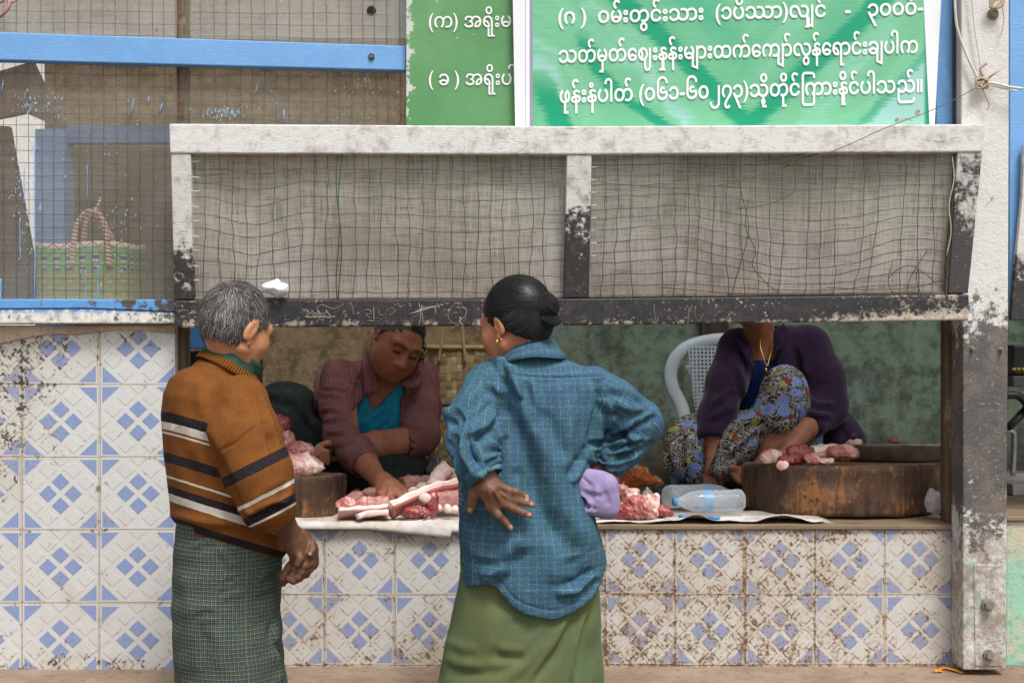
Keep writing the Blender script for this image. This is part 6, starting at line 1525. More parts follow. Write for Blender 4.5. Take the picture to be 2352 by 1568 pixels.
# knife in her left hand
kn_o = thing('kitchen_knife', 'short knife with pale blade in the maroon seller\'s left hand', 'knife', az(735, 1030, .44))
bl = [P(733, 1016, .425), P(716, 1030, .42), P(712, 1046, .42), P(728, 1048, .425), P(738, 1036, .43)]
v, f = prism_data(bl, [q_ + Vector((0, .002, 0)) for q_ in bl]); m = Mat('knife_steel'); M_steel = m.bsdf('#c9ccd0', .28, None, .5, Metallic=.85)
mesh('blade', v, f, M_steel, kn_o)
T = Tubes(); T.add([P(734, 1034, .432), P(752, 1036, .455), P(774, 1040, .47)], [.008, .010, .009], 10); T.build('handle', M_darkwood, kn_o)

# ================================================================ the seated woman in purple
YP = 1.0
pw_ = thing('person', 'seated woman in dark purple coat and flowered skirt, head hidden by hatch', 'person', (PX(1750, 1.1), 1.1, CTOP))
Mp = frame_of(Vector((-.42, -.85, -.30)), (-.05, 0, 1))
chin = az(1722, 747, .96); phd = Head(chin - Mp @ np.array([0, .078, -.104]), Mp, .98)
B = Field(np.array([PX(1600, .9), .62, CTOP - .01]), np.array([PX(1945, 1.0), 1.40, PZ(560, 1.0)]), 0.0042)
phd.build(B, male=False, full=.5)
B.add(cap(phd.w((0, -.02, -.03)), az(1748, 800, 1.10), .048, .058), .03)
B.add(cap(az(1762, 850, 1.14), az(1750, 1000, 1.2), .12, .14), .05)
B.chain([az(1690, 800, 1.08), az(1652, 905, 1.0), az(1640, 1010, .92), az(1638, 1048, .90)], [.05, .044, .034, .025], .03, .015)
B.add(cap(az(1638, 1048, .90), az(1636, 1080, .88), .025, .027), .012)
for i, pl in enumerate([((1626, 1082, .88), (1620, 1104, .875), (1624, 1124, .87)), ((1634, 1086, .87), (1630, 1108, .865), (1634, 1128, .86)), ((1643, 1086, .87), (1642, 1106, .86), (1646, 1124, .86)), ((1650, 1080, .875), (1654, 1098, .87), (1657, 1112, .87))]):
    B.chain([az(*q_) for q_ in pl], [.0112, .0100, .0085], .006, .002)
B.chain([az(1648, 1062, .88), az(1660, 1082, .87), az(1668, 1100, .87)], [.013, .011, .009], .008, .003)
B.chain([az(1862, 800, 1.08), az(1895, 930, 1.0), az(1850, 985, .88), az(1806, 1040, .80)], [.05, .045, .038, .026], .03, .015)
B.add(ell(az(1795, 1054, .785), (.034, .022, .03)), .012)
for i in range(4): B.chain([az(1790 - 2 * i, 1050 + 6 * i, .775), az(1776 - 2 * i, 1062 + 6 * i, .76), az(1772, 1074 + 5 * i, .755)], [.0105, .0095, .008], .006, .002)
B.chain([az(1750, 1000, 1.18), az(1803, 895, .89), az(1762, 1068, .86)], [.085, .062, .037], .04, .03)
B.chain([az(1764, 1068, .87), az(1728, 1086, .83), az(1700, 1090, .80)], [.034, .031, .026], .02, .01)
for i, (tx, ty) in enumerate([(1681, 1074), (1682, 1088), (1687, 1096), (1693, 1103), (1700, 1108)]):
    B.chain([az(1703 + i, 1082 + i * 5, .80), az(tx, ty, .775)], [.015 if i == 0 else .0105, .0128 if i == 0 else .0086], .006, .002)
pbody = body_mesh('body', B, phd, M_skinK, pw_)
Hc = Field(phd.O - .19, phd.O + .19, .005); Hc.add(phd.e((0, -0.018, 0.046), (0.081, 0.099, 0.0905)), .005)
phl = lambda X, Y, Z: [((X - phd.O[0]) * phd.M[0, i] + (Y - phd.O[1]) * phd.M[1, i] + (Z - phd.O[2]) * phd.M[2, i]) for i in range(3)]
def pcut(X, Y, Z):
    lx, ly, lz = phl(X, Y, Z); return np.maximum(-.03 + np.clip(ly + .05, 0, .1) * .9 - lz, ly - .06)
Hc.cut(pcut); V_, Q = Hc.net(2); q = phd.loc(V_)
mesh('hair', V_, Q, M_hairW, pw_, True, attrs={'tone': np.arctan2(q[:, 0], q[:, 2]), 'rad': q[:, 1]})
Cf = Field(np.array([PX(1585, .9), .70, CTOP]), np.array([PX(2000, 1.1), 1.48, PZ(715, 1.05)]), 0.0048)
torso_p = [cap(az(1775, 850, 1.15), az(1765, 1000, 1.2), .150, .165), cap(az(1705, 805, 1.10), az(1850, 800, 1.10), .075, .080)]
for t_ in torso_p: Cf.add(t_, .05)
pR = [(1692, 800, 1.08, .066), (1668, 880, 1.02, .066), (1648, 950, .97, .062), (1636, 1000, .925, .054)]; pL = [(1862, 800, 1.08, .072), (1890, 870, 1.03, .074), (1896, 930, 1.0, .073), (1862, 968, .92, .060)]
for rows_ in (pR, pL):
    for a, b in zip(rows_[:-1], rows_[1:]): Cf.add(cap(az(*a[:3]), az(*b[:3]), a[3], b[3]), .03)
Cf.add(cap(az(1900, 930, 1.12), az(1952, 1015, 1.05), .05, .06), .05); Cf.add(cap(az(1880, 990, 1.12), az(1930, 1020, 1.05), .06, .06), .05)
sdp = polyfn([(1700, 700), (1790, 700), (1782, 830), (1778, 900), (1745, 905), (1735, 860), (1728, 800)])
Cf.cut(lambda X, Y, Z: np.where(Y < 1.14, -sdp(X, Y, Z), -1)); Cf.sub(cap(az(1750, 800, 1.08), phd.w((0, -.01, -.03)), .055, .068), .006)
Cf.sub(cap(az(1638, 996, .93), az(1636, 1030, .90), .042, .046), .004)
V_, Q = Cf.net(2); Z7 = lambda *p: [(1467.6 + x * .318, 724.4 + y * .318) for x, y in p]
V_ = folds(V_, Q, [(Z7((700, 120), (760, 230), (780, 380)), 6, -.010), (Z7((690, 330), (740, 450), (760, 600)), 7, .008, .9), (Z7((620, 300), (650, 450), (640, 600)), 8, -.007), (Z7((520, 640), (580, 600), (680, 520)), 7, .008, .9), (Z7((500, 750), (600, 700), (680, 640)), 7, .007, .9), (Z7((1150, 200), (1190, 320), (1230, 460)), 8, .009, .9), (Z7((1200, 600), (1300, 640), (1420, 640)), 7, .008, .9), (Z7((1220, 700), (1320, 720), (1400, 720)), 7, .007, .9), (Z7((940, 230), (1020, 180), (1060, 60)), 5, .008, .9), (Z7((440, 900), (520, 870), (620, 880)), 5, -.005), (Z7((1440, 780), (1480, 850), (1520, 900)), 8, -.007)])
V_ += vnorm(V_, Q) * (.0025 * np.tanh(npn(V_, (8, 8, 7), 15)))[:, None]
m = Mat('dark_purple_wool'); M_pur = m.bsdf(m.mix(m.noise(m.pos(), 30, 4, .6).sm(.35, .7), '#35233d', '#2a1b31'), .95, m.bump(m.noise(m.pos(), 260, 3), .0012, .7), .12, Sheen_Weight=.2)
coat = mesh('coat', V_, Q, M_pur, pw_, True)
disc('button', 1962, 1000, .985, .012, simple('purple_button', '#4c2f52', .35), coat, .006)
flap('lapel', [az(1776, 760, 1.00), az(1800, 742, 1.00), az(1812, 765, .985), az(1800, 795, .975), az(1784, 808, .975), az(1778, 830, .985)], M_pur, coat)
flap('lapel', [az(1722, 790, .995), az(1706, 770, 1.00), az(1694, 790, .99), az(1712, 822, .980), az(1730, 850, .985)], M_pur, coat)
Uf = Field(np.array([PX(1700, 1.0), .86, CTOP]), np.array([PX(1820, 1.1), 1.35, PZ(800, 1.0)]), .005); Uf.add(cap(az(1762, 865, 1.13), az(1755, 1000, 1.18), .126, .145), .03)
Uf.cut(lambda X, Y, Z: np.broadcast_to(Z - PZ(826, 1.0) + 0 * X, np.broadcast(X, Y, Z).shape)); V_, Q = Uf.net(2)
m = Mat('navy_cotton'); mesh('top', V_, Q, m.bsdf('#1d2860', .85, None, .2), pw_, True)
T = Tubes(); T.add(crom([P(1752, 760, 1.035), P(1746, 790, 1.02), P(1752, 815, 1.0), P(1761, 840, .985), P(1768, 820, 1.0), P(1776, 790, 1.02)], 5), .0022, 6); T.add([P(1759, 845, .975), P(1761, 858, .975)], .004, 8)
T.build('necklace', M_gold, pbody)
# flowered skirt: raised knee, drape down to the left, and cloth over the seat
def floral():
    m = Mat('flowered_cotton'); p = m.pos()
    x, y, z = m.sep(p); q = m.comb(x + y * .35, z + y * .5, y * .3)
    w_ = m.noise(q, 22, 3, .6, 0, True)
    n = m.n('Mix'); n.data_type = 'VECTOR'; 
    qq = m.comb(*[a + (b - .5) * .018 for a, b in zip(m.sep(q), m.sep(w_))])
    d1 = m.voro(qq, 20.0, 'F1', 0); c1 = m.sep(m.voro(qq, 20.0, 'F1', 1))[0]
    d2 = m.voro(m.mapv(qq, loc=(3.3, 1.7, .4)), 24.0, 'F1', 0); c2 = m.sep(m.voro(m.mapv(qq, loc=(3.3, 1.7, .4)), 24.0, 'F1', 1))[0]
    leaf = m.math('SINE', m.noise(qq, 28, 2, .5, 1.5) * 46.0)
    c = m.mix(leaf.sm(.1, .4), '#34343a', '#b5b2a6')
    sm_ = d2.sm(.28, .36, 1, 0)
    c = m.mix(sm_ * c2.gt(.52), c, '#aeb24a'); c = m.mix(sm_ * c2.lt(.2), c, '#8e4040'); c = m.mix(d2.sm(.10, .16, 1, 0) * c2.gt(.52), c, '#3b4d84')
    fl = d1.sm(.42, .48, 1, 0) * c1.gt(.22)
    petal = m.math('SINE', d1 * 40)
    c = m.mix(fl, c, m.mix(petal.sm(-.2, .6), '#6f86bd', '#8ea3d4')); c = m.mix(d1.sm(.06, .10, 1, 0) * c1.gt(.22), c, '#9a4a3c')
    return m.bsdf(c, .85, m.bump(m.noise(p, 100, 3), .001, .6), .2)
Kf = Field(np.array([PX(1495, 1.0), .70, CTOP - .0]), np.array([PX(1885, 1.0), 1.42, PZ(815, .9)]), .005)
Kf.add(ell(az(1803, 893, .90), (.070, .080, .082)), .02); Kf.add(cap(az(1800, 905, .90), az(1770, 985, 1.12), .072, .10), .04)
Kf.add(cap(az(1790, 930, .88), az(1700, 1020, .90), .055, .055), .05); Kf.add(cap(az(1700, 1010, .90), az(1652, 1078, .86), .058, .035), .05); Kf.add(cap(az(1822, 930, .90), az(1790, 965, .85), .055, .052), .03)
Kf.add(ell(az(1590, 1030, 1.02), (.100, .12, .10)), .03); Kf.add(cap(az(1600, 1010, 1.02), az(1740, 1010, 1.1), .09, .11), .04); Kf.add(cap(az(1560, 1060, .97), az(1610, 1085, .95), .055, .05), .04)
Kf.add(cap(az(1850, 1000, 1.02), az(1900, 1015, 1.02), .07, .06), .03)
V_, Q = Kf.net(2)
V_ = folds(V_, Q, [(Z7((760, 640), (830, 560), (900, 480)), 6, .009, .9), (Z7((660, 860), (760, 780), (900, 730)), 7, .010, .9), (Z7((600, 1040), (720, 930), (860, 800)), 7, .010, .9), (Z7((940, 740), (1000, 770), (1100, 740)), 6, -.010), (Z7((220, 900), (240, 1000), (260, 1120)), 8, .008, .8), (Z7((360, 840), (350, 960), (360, 1120)), 8, .008, .8), (Z7((180, 790), (300, 770), (440, 760)), 6, -.006), (Z7((500, 900), (480, 1000), (470, 1100)), 8, -.012), (Z7((870, 470), (930, 420), (1000, 380)), 6, .005, .8)])
mesh('skirt', V_, Q, floral(), pw_, True)
# ================================================================ meat, boards and goods on the counter
def meat_mat(name, red, fat, dark, fatlev, wet=.32):
    m = Mat(name); p = m.obj(); n1 = m.noise(p, 17, 4, .6, .8); n2 = m.noise(m.mapv(p, (40, 40, 140), (.3, .5, 0)), 1.0, 4, .6, .6); n3 = m.noise(p, 110, 4, .7)
    c = m.mix(n2.sm(.35, .65), red, dark); c = m.mix((n1 * .8 + n3 * .2).sm(fatlev, fatlev + .16), c, fat); c = m.mix(n3.sm(.62, .72, 0, .3), c, '#f0dcd0')
    return m.bsdf(c, wet, m.bump(n1 + n3 * .6, .004, .8), .5, Coat_Weight=.25, Coat_Roughness=.2)
M_red = meat_mat('raw_red_meat', '#a84c4a', '#dba99d', '#7c2f30', .50)
M_rag = meat_mat('raw_fatty_offcut', '#c47a73', '#e6c3b6', '#a75451', .44)
M_pale = meat_mat('pale_fat_meat', '#d79a8e', '#f0d8cb', '#c07f75', .40)
M_brown = meat_mat('dry_pink_pork', '#c28c80', '#dcb7ac', '#a8746a', .55, .5)
M_white = meat_mat('white_pork_fat', '#ead4c9', '#f3e6dd', '#dcb6ab', .45, .4)
meat_group = 'cuts of raw meat laid out for sale'
def meat(c, w, h, m, label, seed, dep=None, nb=6, rough=.0022, ragged=.0, name='meat_piece', h_=.0034, flatbase=None, cuts=3):
    w *= 1.32; h *= 1.34; rough *= 1.5; ragged *= 1.5
    """an irregular lump: c = image point and distance of its middle, w,h in measuring pixels"""
    s_ = (c[2] - CAMY) / F; W_, H_ = w * s_ / 2, h * s_ / 2; D_ = (dep if dep else (w + h) * .35 * s_) / 2; o = az(*c); rng = np.random.RandomState(seed)
    Fd = Field(o - np.array([W_, D_, H_]) * 1.25 - .008, o + np.array([W_, D_, H_]) * 1.25 + .008, h_)
    Fd.add(ell(o, (W_ * .80, D_ * .8, H_ * .78)), .01)
    for i in range(nb):
        q = rng.uniform(-1, 1, 3); q /= max(1, np.linalg.norm(q)); r_ = rng.uniform(.40, .66)
        rad = np.array([W_, D_, H_]) * r_ * rng.uniform(.8, 1.2, 3); cc_ = o + q * (np.array([W_, D_, H_]) - rad) * .98
        Q_, _ = np.linalg.qr(rng.normal(size=(3, 3))); Fd.add(ell(cc_, np.maximum(rad, .004)), .006)
    for i in range(cuts):
        nn = rng.normal(size=3); nn[1] = -abs(nn[1]) * .8; nn /= np.linalg.norm(nn); off = float(np.abs(nn) @ np.array([W_, D_, H_])) * rng.uniform(.42, .62)
        Fd.cut(lambda X, Y, Z: (X - o[0]) * nn[0] + (Y - o[1]) * nn[1] + (Z - o[2]) * nn[2] - off)
    V_, Q = Fd.net(1); N = vnorm(V_, Q); sc = 1 / max(W_, H_)
    V_ = V_ + N * (rough * .8 * npn(V_, (sc * .9,) * 3, seed) + rough * .5 * npn(V_, (sc * 2.2,) * 3, seed + 1) + (ragged + rough * .25) * (np.abs(npn(V_, (min(sc * 3.2, 90),) * 3, seed + 2)) - .4))[:, None]
    ob = mesh(name, V_, Q, m, None, True); return tag(ob, label, 'meat', meat_group)
def slab_mat(name, cols, wet=.38):
    m = Mat(name); u, v, _ = m.sep(m.uv()); p = m.obj(); vv = v + (m.noise(p, 30, 4, .6) - .5) * .16
    c = m.ramp(vv, cols); c = m.mix(m.noise(p, 120, 4, .7).sm(.5, .7, 0, .35), c, '#c98d84'); c = m.mix(m.noise(p, 260, 2).sm(.66, .72, 0, .5), c, '#8c5a52')
    return m.bsdf(c, wet, m.bump(m.noise(p, 60, 4, .6), .002, .7), .5, Coat_Weight=.15, Coat_Roughness=.25)
M_belly = slab_mat('pork_belly', [(0, '#f1ddd2'), (.35, '#f3e4da'), (.48, '#d99c92'), (.6, '#eed2c6'), (.78, '#c0766d'), (1, '#b2655d')])
M_skin = slab_mat('pork_skin', [(0, '#ecd0c3'), (.5, '#f0dcd1'), (.75, '#e2b9ad'), (1, '#d8a79b')])
def slab(path, wd, th, m, label, tilt=0.0, name='meat_slab', taper=.9):
    """a strip of meat: path of image points and distances along its length; wd deep, th thick"""
    th *= 1.35; pts = crom([P(*q) for q in path], 8); n = len(pts); V_, uvv = [], []; K = 20
    for i, p in enumerate(pts):
        t = (pts[min(i + 1, n - 1)] - pts[max(i - 1, 0)]).normalized(); b = Vector((0, 1, math.sin(tilt))).normalized(); b = (b - t * b.dot(t)).normalized(); u = b.cross(t); u = u if u.z > 0 else -u
        e = min(1, min(i, n - 1 - i) / 2.0 + .84) ; k_ = (1 + .06 * math.sin(i * .9)) * e
        for j in range(K):
            an = 2 * math.pi * j / K; cx_, sx_ = math.cos(an), math.sin(an); q = 9.0; r_ = (abs(cx_) ** q + abs(sx_) ** q) ** (-1 / q)
            V_.append(p + b * (wd / 2 * r_ * cx_ * k_) + u * (th / 2 * r_ * sx_ * k_ + .0008 * math.sin(i * .6 + j))); uvv.append((i / n, .5 - .5 * r_ * sx_))
    Q = [(i * K + j, i * K + (j + 1) % K, (i + 1) * K + (j + 1) % K, (i + 1) * K + j) for i in range(n - 1) for j in range(K)]
    uvl = [uvv[a] for q_ in Q for a in q_]; fs = Q + [tuple(range(K))[::-1], tuple((n - 1) * K + j for j in range(K))]
    uvl += [uvv[a] for a in fs[-2]] + [uvv[a] for a in fs[-1]]
    ob = mesh(name, V_, fs, m, None, True, uvl); return tag(ob, label, 'meat', meat_group)
# chopping blocks
def block_mat(name, spread):
    m = Mat(name); p = m.pos(); x, y, z = m.sep(p)
    g = m.noise(m.mapv(p, (34, 34, 5)), 1.0, 6, .7, .6); n1 = m.noise(p, 7, 5, .65); n2 = m.noise(p, 45, 5, .7)
    c = m.mix(g.sm(.35, .65), '#5a4232', '#31251f'); c = m.mix((n1 * .6 + g * .4 + spread * .02).sm(.51, .62), c, '#94643c'); c = m.mix((n1 * .45 + n2 * .55).sm(.56, .66), c, '#33241a'); c = m.mix(n2.sm(.66, .72, 0, .6), c, '#c9b49c')
    return m.bsdf(c, .5, m.bump(g * 1.2 + n2 * .5, .010, .9), .4)
M_top = wood_mat('cut_wood_top', '#8e6a4a', '#6e4e36', '#b3906c', 0)
def block(label, dx, y, rx, ry, ztop, zbot, tilt, seed, m):
    n, nv = 96, 22; rng = random.Random(seed); V_ = []; c = P(dx, 800, y)
    for j in range(nv + 1):
        t = j / nv
        for i in range(n):
            an = 2 * math.pi * i / n; d = Vector((math.cos(an), math.sin(an), 0))
            r_ = 1 + .035 * mnoise.noise(Vector((d.x * 1.5 + seed, d.y * 1.5, 0))) + .03 * mnoise.noise(Vector((d.x * 7, d.y * 7, t * 2 + seed))) + .020 * mnoise.noise(Vector((d.x * 22, d.y * 22, t * 2))) + .02 * t * (1 - t)
            edge = 1 - .03 * max(0, 1 - t / .06) - .02 * max(0, 1 - (1 - t) / .06)
            V_.append(Vector((c.x + d.x * rx * r_ * edge, c.y + d.y * ry * r_ * edge, ztop + (zbot - ztop) * t + .004 * mnoise.noise(Vector((an * 3, t * 2, seed))) - d.y * ry * tilt * (1 - t * .6))))
    fs = [(j * n + i, (j + 1) * n + i, (j + 1) * n + (i + 1) % n, j * n + (i + 1) % n) for j in range(nv) for i in range(n)]; k = len(fs)
    fs += [tuple(range(n))]; fs += [tuple(nv * n + i for i in range(n))[::-1]]
    ob = mesh('chopping_block', V_, fs, [m, M_top], None, True, midx=[0] * k + [1, 0]); ob.data.polygons[k].use_smooth = False
    return tag(ob, label, 'chopping block')
ZT = PZ(1064, .32)
block('wide low slice of tree trunk with charred bark, beside the inner post', 1927, .335, .278, .25, ZT, CTOP + .002, .055, 2, block_mat('charred_bark', 1.0))
block('small round wooden chopping block behind the striped sweater', 690, .20, .128, .12, PZ(1092, .16), CTOP + .002, .04, 5, block_mat('stained_block_wood', 1.2))
# meat on the small block
meat((640, 975, .18), 50, 42, M_red, 'small dark red knob of meat topping the heap by the sweater', 1)
meat((640, 1010, .19), 62, 60, M_rag, 'pinkish lump second from the top of the heap by the sweater', 2)
meat((684, 1039, .17), 76, 46, M_rag, 'blood-streaked fatty piece on top of the palest lump by the knife', 3, nb=9, ragged=.001)
meat((694, 1070, .13), 104, 50, M_pale, 'large pale knobbly lump at the front of the small block', 4, nb=12, ragged=.0012)
meat((640, 1062, .22), 60, 60, M_pale, 'pale lump under the heap, half hidden by the sweater', 5)
# sheets
def sheet_mat():
    m = Mat('woven_plastic_sheet'); p = m.pos(); x, y, z = m.sep(p); n1 = m.noise(p, 7, 5, .6); n2 = m.noise(p, 40, 4, .7)
    c = m.mix(n1.sm(.4, .62), '#e2ded7', '#cdc2b6'); c = m.mix((n1 * .4 + n2 * .6).sm(.54, .66, 0, .8), c, '#b08a7a'); c = m.mix((m.noise(p, 24, 4, .7)).sm(.66, .70, 0, .8), c, '#8c3a34')
    wv = m.math('SINE', x * 2 * math.pi / .003) + m.math('SINE', (y + z) * 2 * math.pi / .003)
    return m.bsdf(c, .55, m.bump(wv * .1 + n1 + n2 * .5, .004, .7), .4)
M_sheet = sheet_mat()
def sheet(label, x0, x1, back, hang, seed, ruffle, over=.012):
    nu, nv = 130, 34; V_ = []
    for j in range(nv + 1):
        for i in range(nu + 1):
            u = i / nu; dx = x0 + (x1 - x0) * u; X = PX(dx, 0); hx = hang(dx) * .00118; L = back + over + hx - (0 if over > 0 else .006 + .010 * mnoise.noise(Vector((X * 14, seed, 0)))); s_ = j / nv * L
            if s_ < back: yy, zz_ = back - s_ - .004, 0.0
            else:
                q = s_ - back; a = min(q / .014, 1.0); yy = -.004 - .010 * math.sin(a * math.pi / 2); zz_ = -.010 * (1 - math.cos(a * math.pi / 2)) - max(0, q - .014)
            w_ = .004 + .004 * mnoise.noise(Vector((X * 9, s_ * 22, seed))) + .0022 * mnoise.noise(Vector((X * 30, s_ * 40, seed + 4)))
            up = ruffle(dx) * math.exp(-((s_ - back + .004) / .05) ** 2)
            nz = 1 if s_ < back else .2; V_.append(Vector((X + .004 * mnoise.noise(Vector((X * 6, s_ * 9, seed + 8))), yy - (0 if s_ < back else abs(w_) * 1.2), CTOP + .0015 + zz_ + max(0, w_) * nz + up)))
    Q = [(j * (nu + 1) + i, j * (nu + 1) + i + 1, (j + 1) * (nu + 1) + i + 1, (j + 1) * (nu + 1) + i) for j in range(nv) for i in range(nu)]
    ob = mesh('plastic_sheet', np.array([tuple(q) for q in V_]), np.array(Q), M_sheet, None, True); md = ob.modifiers.new('thick', 'SOLIDIFY'); md.thickness = .0015
    return tag(ob, label, 'plastic sheet')
sheet('stained white plastic sheet under the pork, hanging over the tiles between the two customers', 640, 1090, .34, lambda x: 4 + 22 * max(0, min(1, (x - 840) / 190)) - (0 if x < 1038 else 14), 1, lambda x: .006 * math.exp(-((x - 990) / 40) ** 2))
sheet('crumpled white plastic sheet with frayed end under the red ribs and bottles', 1340, 1895, .24, lambda x: 0, 7, lambda x: .026 * math.exp(-((x - 1600) / 30) ** 2) + .016 * math.exp(-((x - 1800) / 60) ** 2) + .003 * math.sin(x * .05), -.004)
T = Tubes(); random.seed(4)
for k in range(26):
    a = Vector((PX(1892, 0) - random.uniform(0, .006), .012 + k * .0042, CTOP + .006)); T.add([a, a + Vector((.010, -.003, .003 * random.uniform(-1, 1))), a + Vector((.018 + random.uniform(0, .012), -.008 * random.random(), -.003))], .0006, 4)
ob = T.build('frayed_threads', M_sheet); tag(ob, 'frayed white threads at the torn end of the plastic sheet before the big block', 'threads')
# pork on the left sheet
slab([(896, 1172, .03), (930, 1157, .05), (975, 1138, .09), (1010, 1126, .13), (1060, 1115, .17)], .062, .022, M_belly, 'long white skinned belly strip lying aslant, nearest the blue shirt', -.75)
slab([(1000, 1150, .10), (1025, 1147, .11), (1062, 1142, .12)], .05, .036, M_brown, 'dark red-brown slab under the long belly strip')
meat((993, 1160, .03), 26, 56, M_red, 'upright dark red rib chunk at the front of the pork', 11, dep=.03, ragged=.0014)
meat((977, 1144, .02), 26, 26, M_white, 'round white bone knob on top of the upright rib chunk', 12, nb=2, rough=.0004)
meat((955, 1177, .02), 58, 26, M_red, 'red shredded meat lying below the long belly strip', 13, ragged=.0014)
slab([(776, 1180, .03), (815, 1176, .04), (850, 1174, .05), (893, 1170, .06)], .07, .011, M_skin, 'flat pale skin strip along the front edge of the sheet', -.5)
slab([(820, 1187, -.0), (845, 1179, .01), (893, 1176, .015)], .03, .012, M_skin, 'thin pinkish curved strip in front of the flat pale skin')
meat((798, 1158, .07), 50, 28, M_rag, 'ragged pink offcut right beside the small chopping block', 14, ragged=.0018)
meat((832, 1157, .08), 30, 30, M_rag, 'pink wedge with a red spot right of the ragged offcut', 15, rough=.001)
slab([(846, 1158, .10), (866, 1158, .10), (888, 1156, .11)], .06, .024, M_brown, 'brownish flat piece under the seller\'s reaching hand', -.5)
meat((862, 1134, .19), 56, 30, M_brown, 'dull pink rounded piece behind the reaching hand', 16, rough=.001)
meat((889, 1148, .115), 22, 22, M_red, 'small bright red piece between the seller\'s fingers', 17, ragged=.001)
slab([(924, 1112, .22), (942, 1108, .23), (960, 1108, .24)], .05, .030, M_brown, 'squared brownish pink block behind the belly strip')
meat((970, 1122, .20), 36, 25, M_white, 'white piece with a dark dot behind the belly strip', 18, nb=3, rough=.0008)
meat((947, 1132, .16), 26, 24, M_white, 'smooth white fat piece just right of the reaching hand', 19, nb=3, rough=.0006)
meat((977, 1105, .27), 34, 20, M_brown, 'brown scrap at the back of the pork heap', 20)
slab([(996, 1124, .20), (1002, 1104, .215), (1014, 1086, .23), (1026, 1074, .24)], .06, .034, M_skin, 'curled white skin slab standing at the back of the heap')
meat((1036, 1096, .24), 34, 40, M_pale, 'rounded pink piece beside the curled skin slab', 21, rough=.001)
slab([(1018, 1124, .16), (1036, 1110, .18), (1056, 1098, .20)], .04, .014, M_skin, 'short pale strip leaning against the rounded pink piece')
meat((1028, 1167, .05), 20, 22, M_white, 'small white cube of fat under the dark slab', 52, nb=3, rough=.0004, cuts=7)
meat((1009, 1168, .07), 16, 18, M_pale, 'small pink cube left of the white cube of fat', 22, nb=2, rough=.0006, cuts=6)
meat((1046, 1169, .06), 20, 18, M_white, 'small white lump right of the white cube of fat', 23, nb=2, rough=.0006, cuts=6)
meat((905, 1128, .20), 44, 34, M_pale, 'pale angular pork chunk behind the reaching hand, left of the smooth fat', 53, nb=4, rough=.001, cuts=6)
meat((930, 1146, .12), 34, 26, M_brown, 'small dull pink chunk wedged beside the belly strip by the hand', 54, nb=4, rough=.001, cuts=6)
meat((952, 1116, .26), 48, 34, M_rag, 'pink streaked chunk deep in the middle of the pork heap', 55, nb=5, rough=.001, cuts=6)
meat((1012, 1108, .25), 44, 40, M_rag, 'broad pink chunk under the curled skin slab', 56, nb=5, rough=.001, cuts=6)
meat((1050, 1140, .20), 50, 40, M_pale, 'large pale chunk at the shirt side of the heap', 57, nb=5, rough=.001, cuts=6)
meat((815, 1142, .16), 46, 26, M_brown, 'dull brown chunk behind the ragged offcut by the chopping block', 58, nb=5, rough=.001, cuts=5)
meat((976, 1186, -.005), 10, 5, M_red, 'tiny red scrap on the sheet edge', 24, nb=2)
# ribs on the right sheet
meat((1380, 1100, .18), 40, 30, M_red, 'dark red meat end above the lilac purse', 31, ragged=.0016)
meat((1407, 1108, .17), 28, 44, M_red, 'upright red rib piece beside the lilac purse', 32, ragged=.0018, dep=.03)
meat((1424, 1128, .14), 32, 34, M_rag, 'red fatty piece right of the upright rib', 33, ragged=.0016)
meat((1452, 1138, .11), 40, 46, M_pale, 'pale knobbly backbone piece leaning in the rib heap', 34, nb=12, ragged=.0022)
meat((1420, 1174, .04), 84, 38, M_red, 'broad dark red cut at the front below the purse', 35, nb=10, ragged=.0016)
meat((1478, 1166, .05), 96, 46, M_rag, 'long red and white backbone cut at the front of the ribs', 36, nb=14, ragged=.0022)
meat((1516, 1174, .04), 50, 30, M_red, 'pointed red end of backbone next to the bottles', 37, nb=8, ragged=.0018)
meat((1505, 1143, .07), 18, 22, M_white, 'single pale bone knob sticking up from the ribs', 38, nb=2, rough=.0008)
meat((1432, 1109, .22), 6, 4, simple('orange_scrap', '#e08a2c', .5), 'tiny orange scrap in the rib heap', 39, nb=1)
# on the wide block and platter
meat((1774, 1048, .22), 58, 30, M_pale, 'pale yellowish lump at the left end of the wide block', 41, nb=8, ragged=.001)
meat((1832, 1044, .20), 66, 40, M_red, 'ragged red shredded meat second from left on the wide block', 42, nb=12, ragged=.0022)
meat((1798, 1069, .10), 24, 20, M_pale, 'small fatty tail hanging over the wide block\'s rim', 43, nb=3)
slab([(1866, 1040, .24), (1890, 1037, .24), (1918, 1035, .25)], .06, .030, M_belly, 'squared pink slab with a pale top on the wide block')
meat((1934, 1039, .20), 70, 32, M_rag, 'marbled folded steak at the right on the wide block', 44, nb=8, ragged=.001)
meat((1962, 1016, .50), 34, 12, M_pale, 'pale scraps on the rim of the steel platter', 45)
meat((2054, 1014, .55), 26, 9, M_red, 'small red scrap inside the steel platter', 46, nb=3)
meat((1866, 1052, .16), 40, 22, M_rag, 'flat fatty scrap between the red meat and the marbled steak', 47, nb=6, ragged=.0014)
meat((1806, 1056, .16), 36, 18, M_red, 'thin dark red scrap at the front of the wide block', 48, nb=6, ragged=.0014)
meat((1900, 1058, .15), 34, 12, M_pale, 'thin pale rind lying before the marbled steak', 49, nb=4)
V_, fs = [], []; n = 72; c0 = P(2085, 1029, .52)
prof = [(0, -.040), (.150, -.040), (.190, -.030), (.232, .004), (.252, .010), (.254, .008), (.234, .001), (.190, -.034), (.150, -.044), (0, -.044)]
for (r_, z_) in prof:
    for i in range(n):
        an = 2 * math.pi * i / n; fl = .0012 * math.sin(an * 36) * (1 if .18 < r_ < .24 else 0); V_.append(c0 + Vector((r_ * math.cos(an), r_ * math.sin(an) * .85, z_ + fl - r_ * math.sin(an) * .075)))
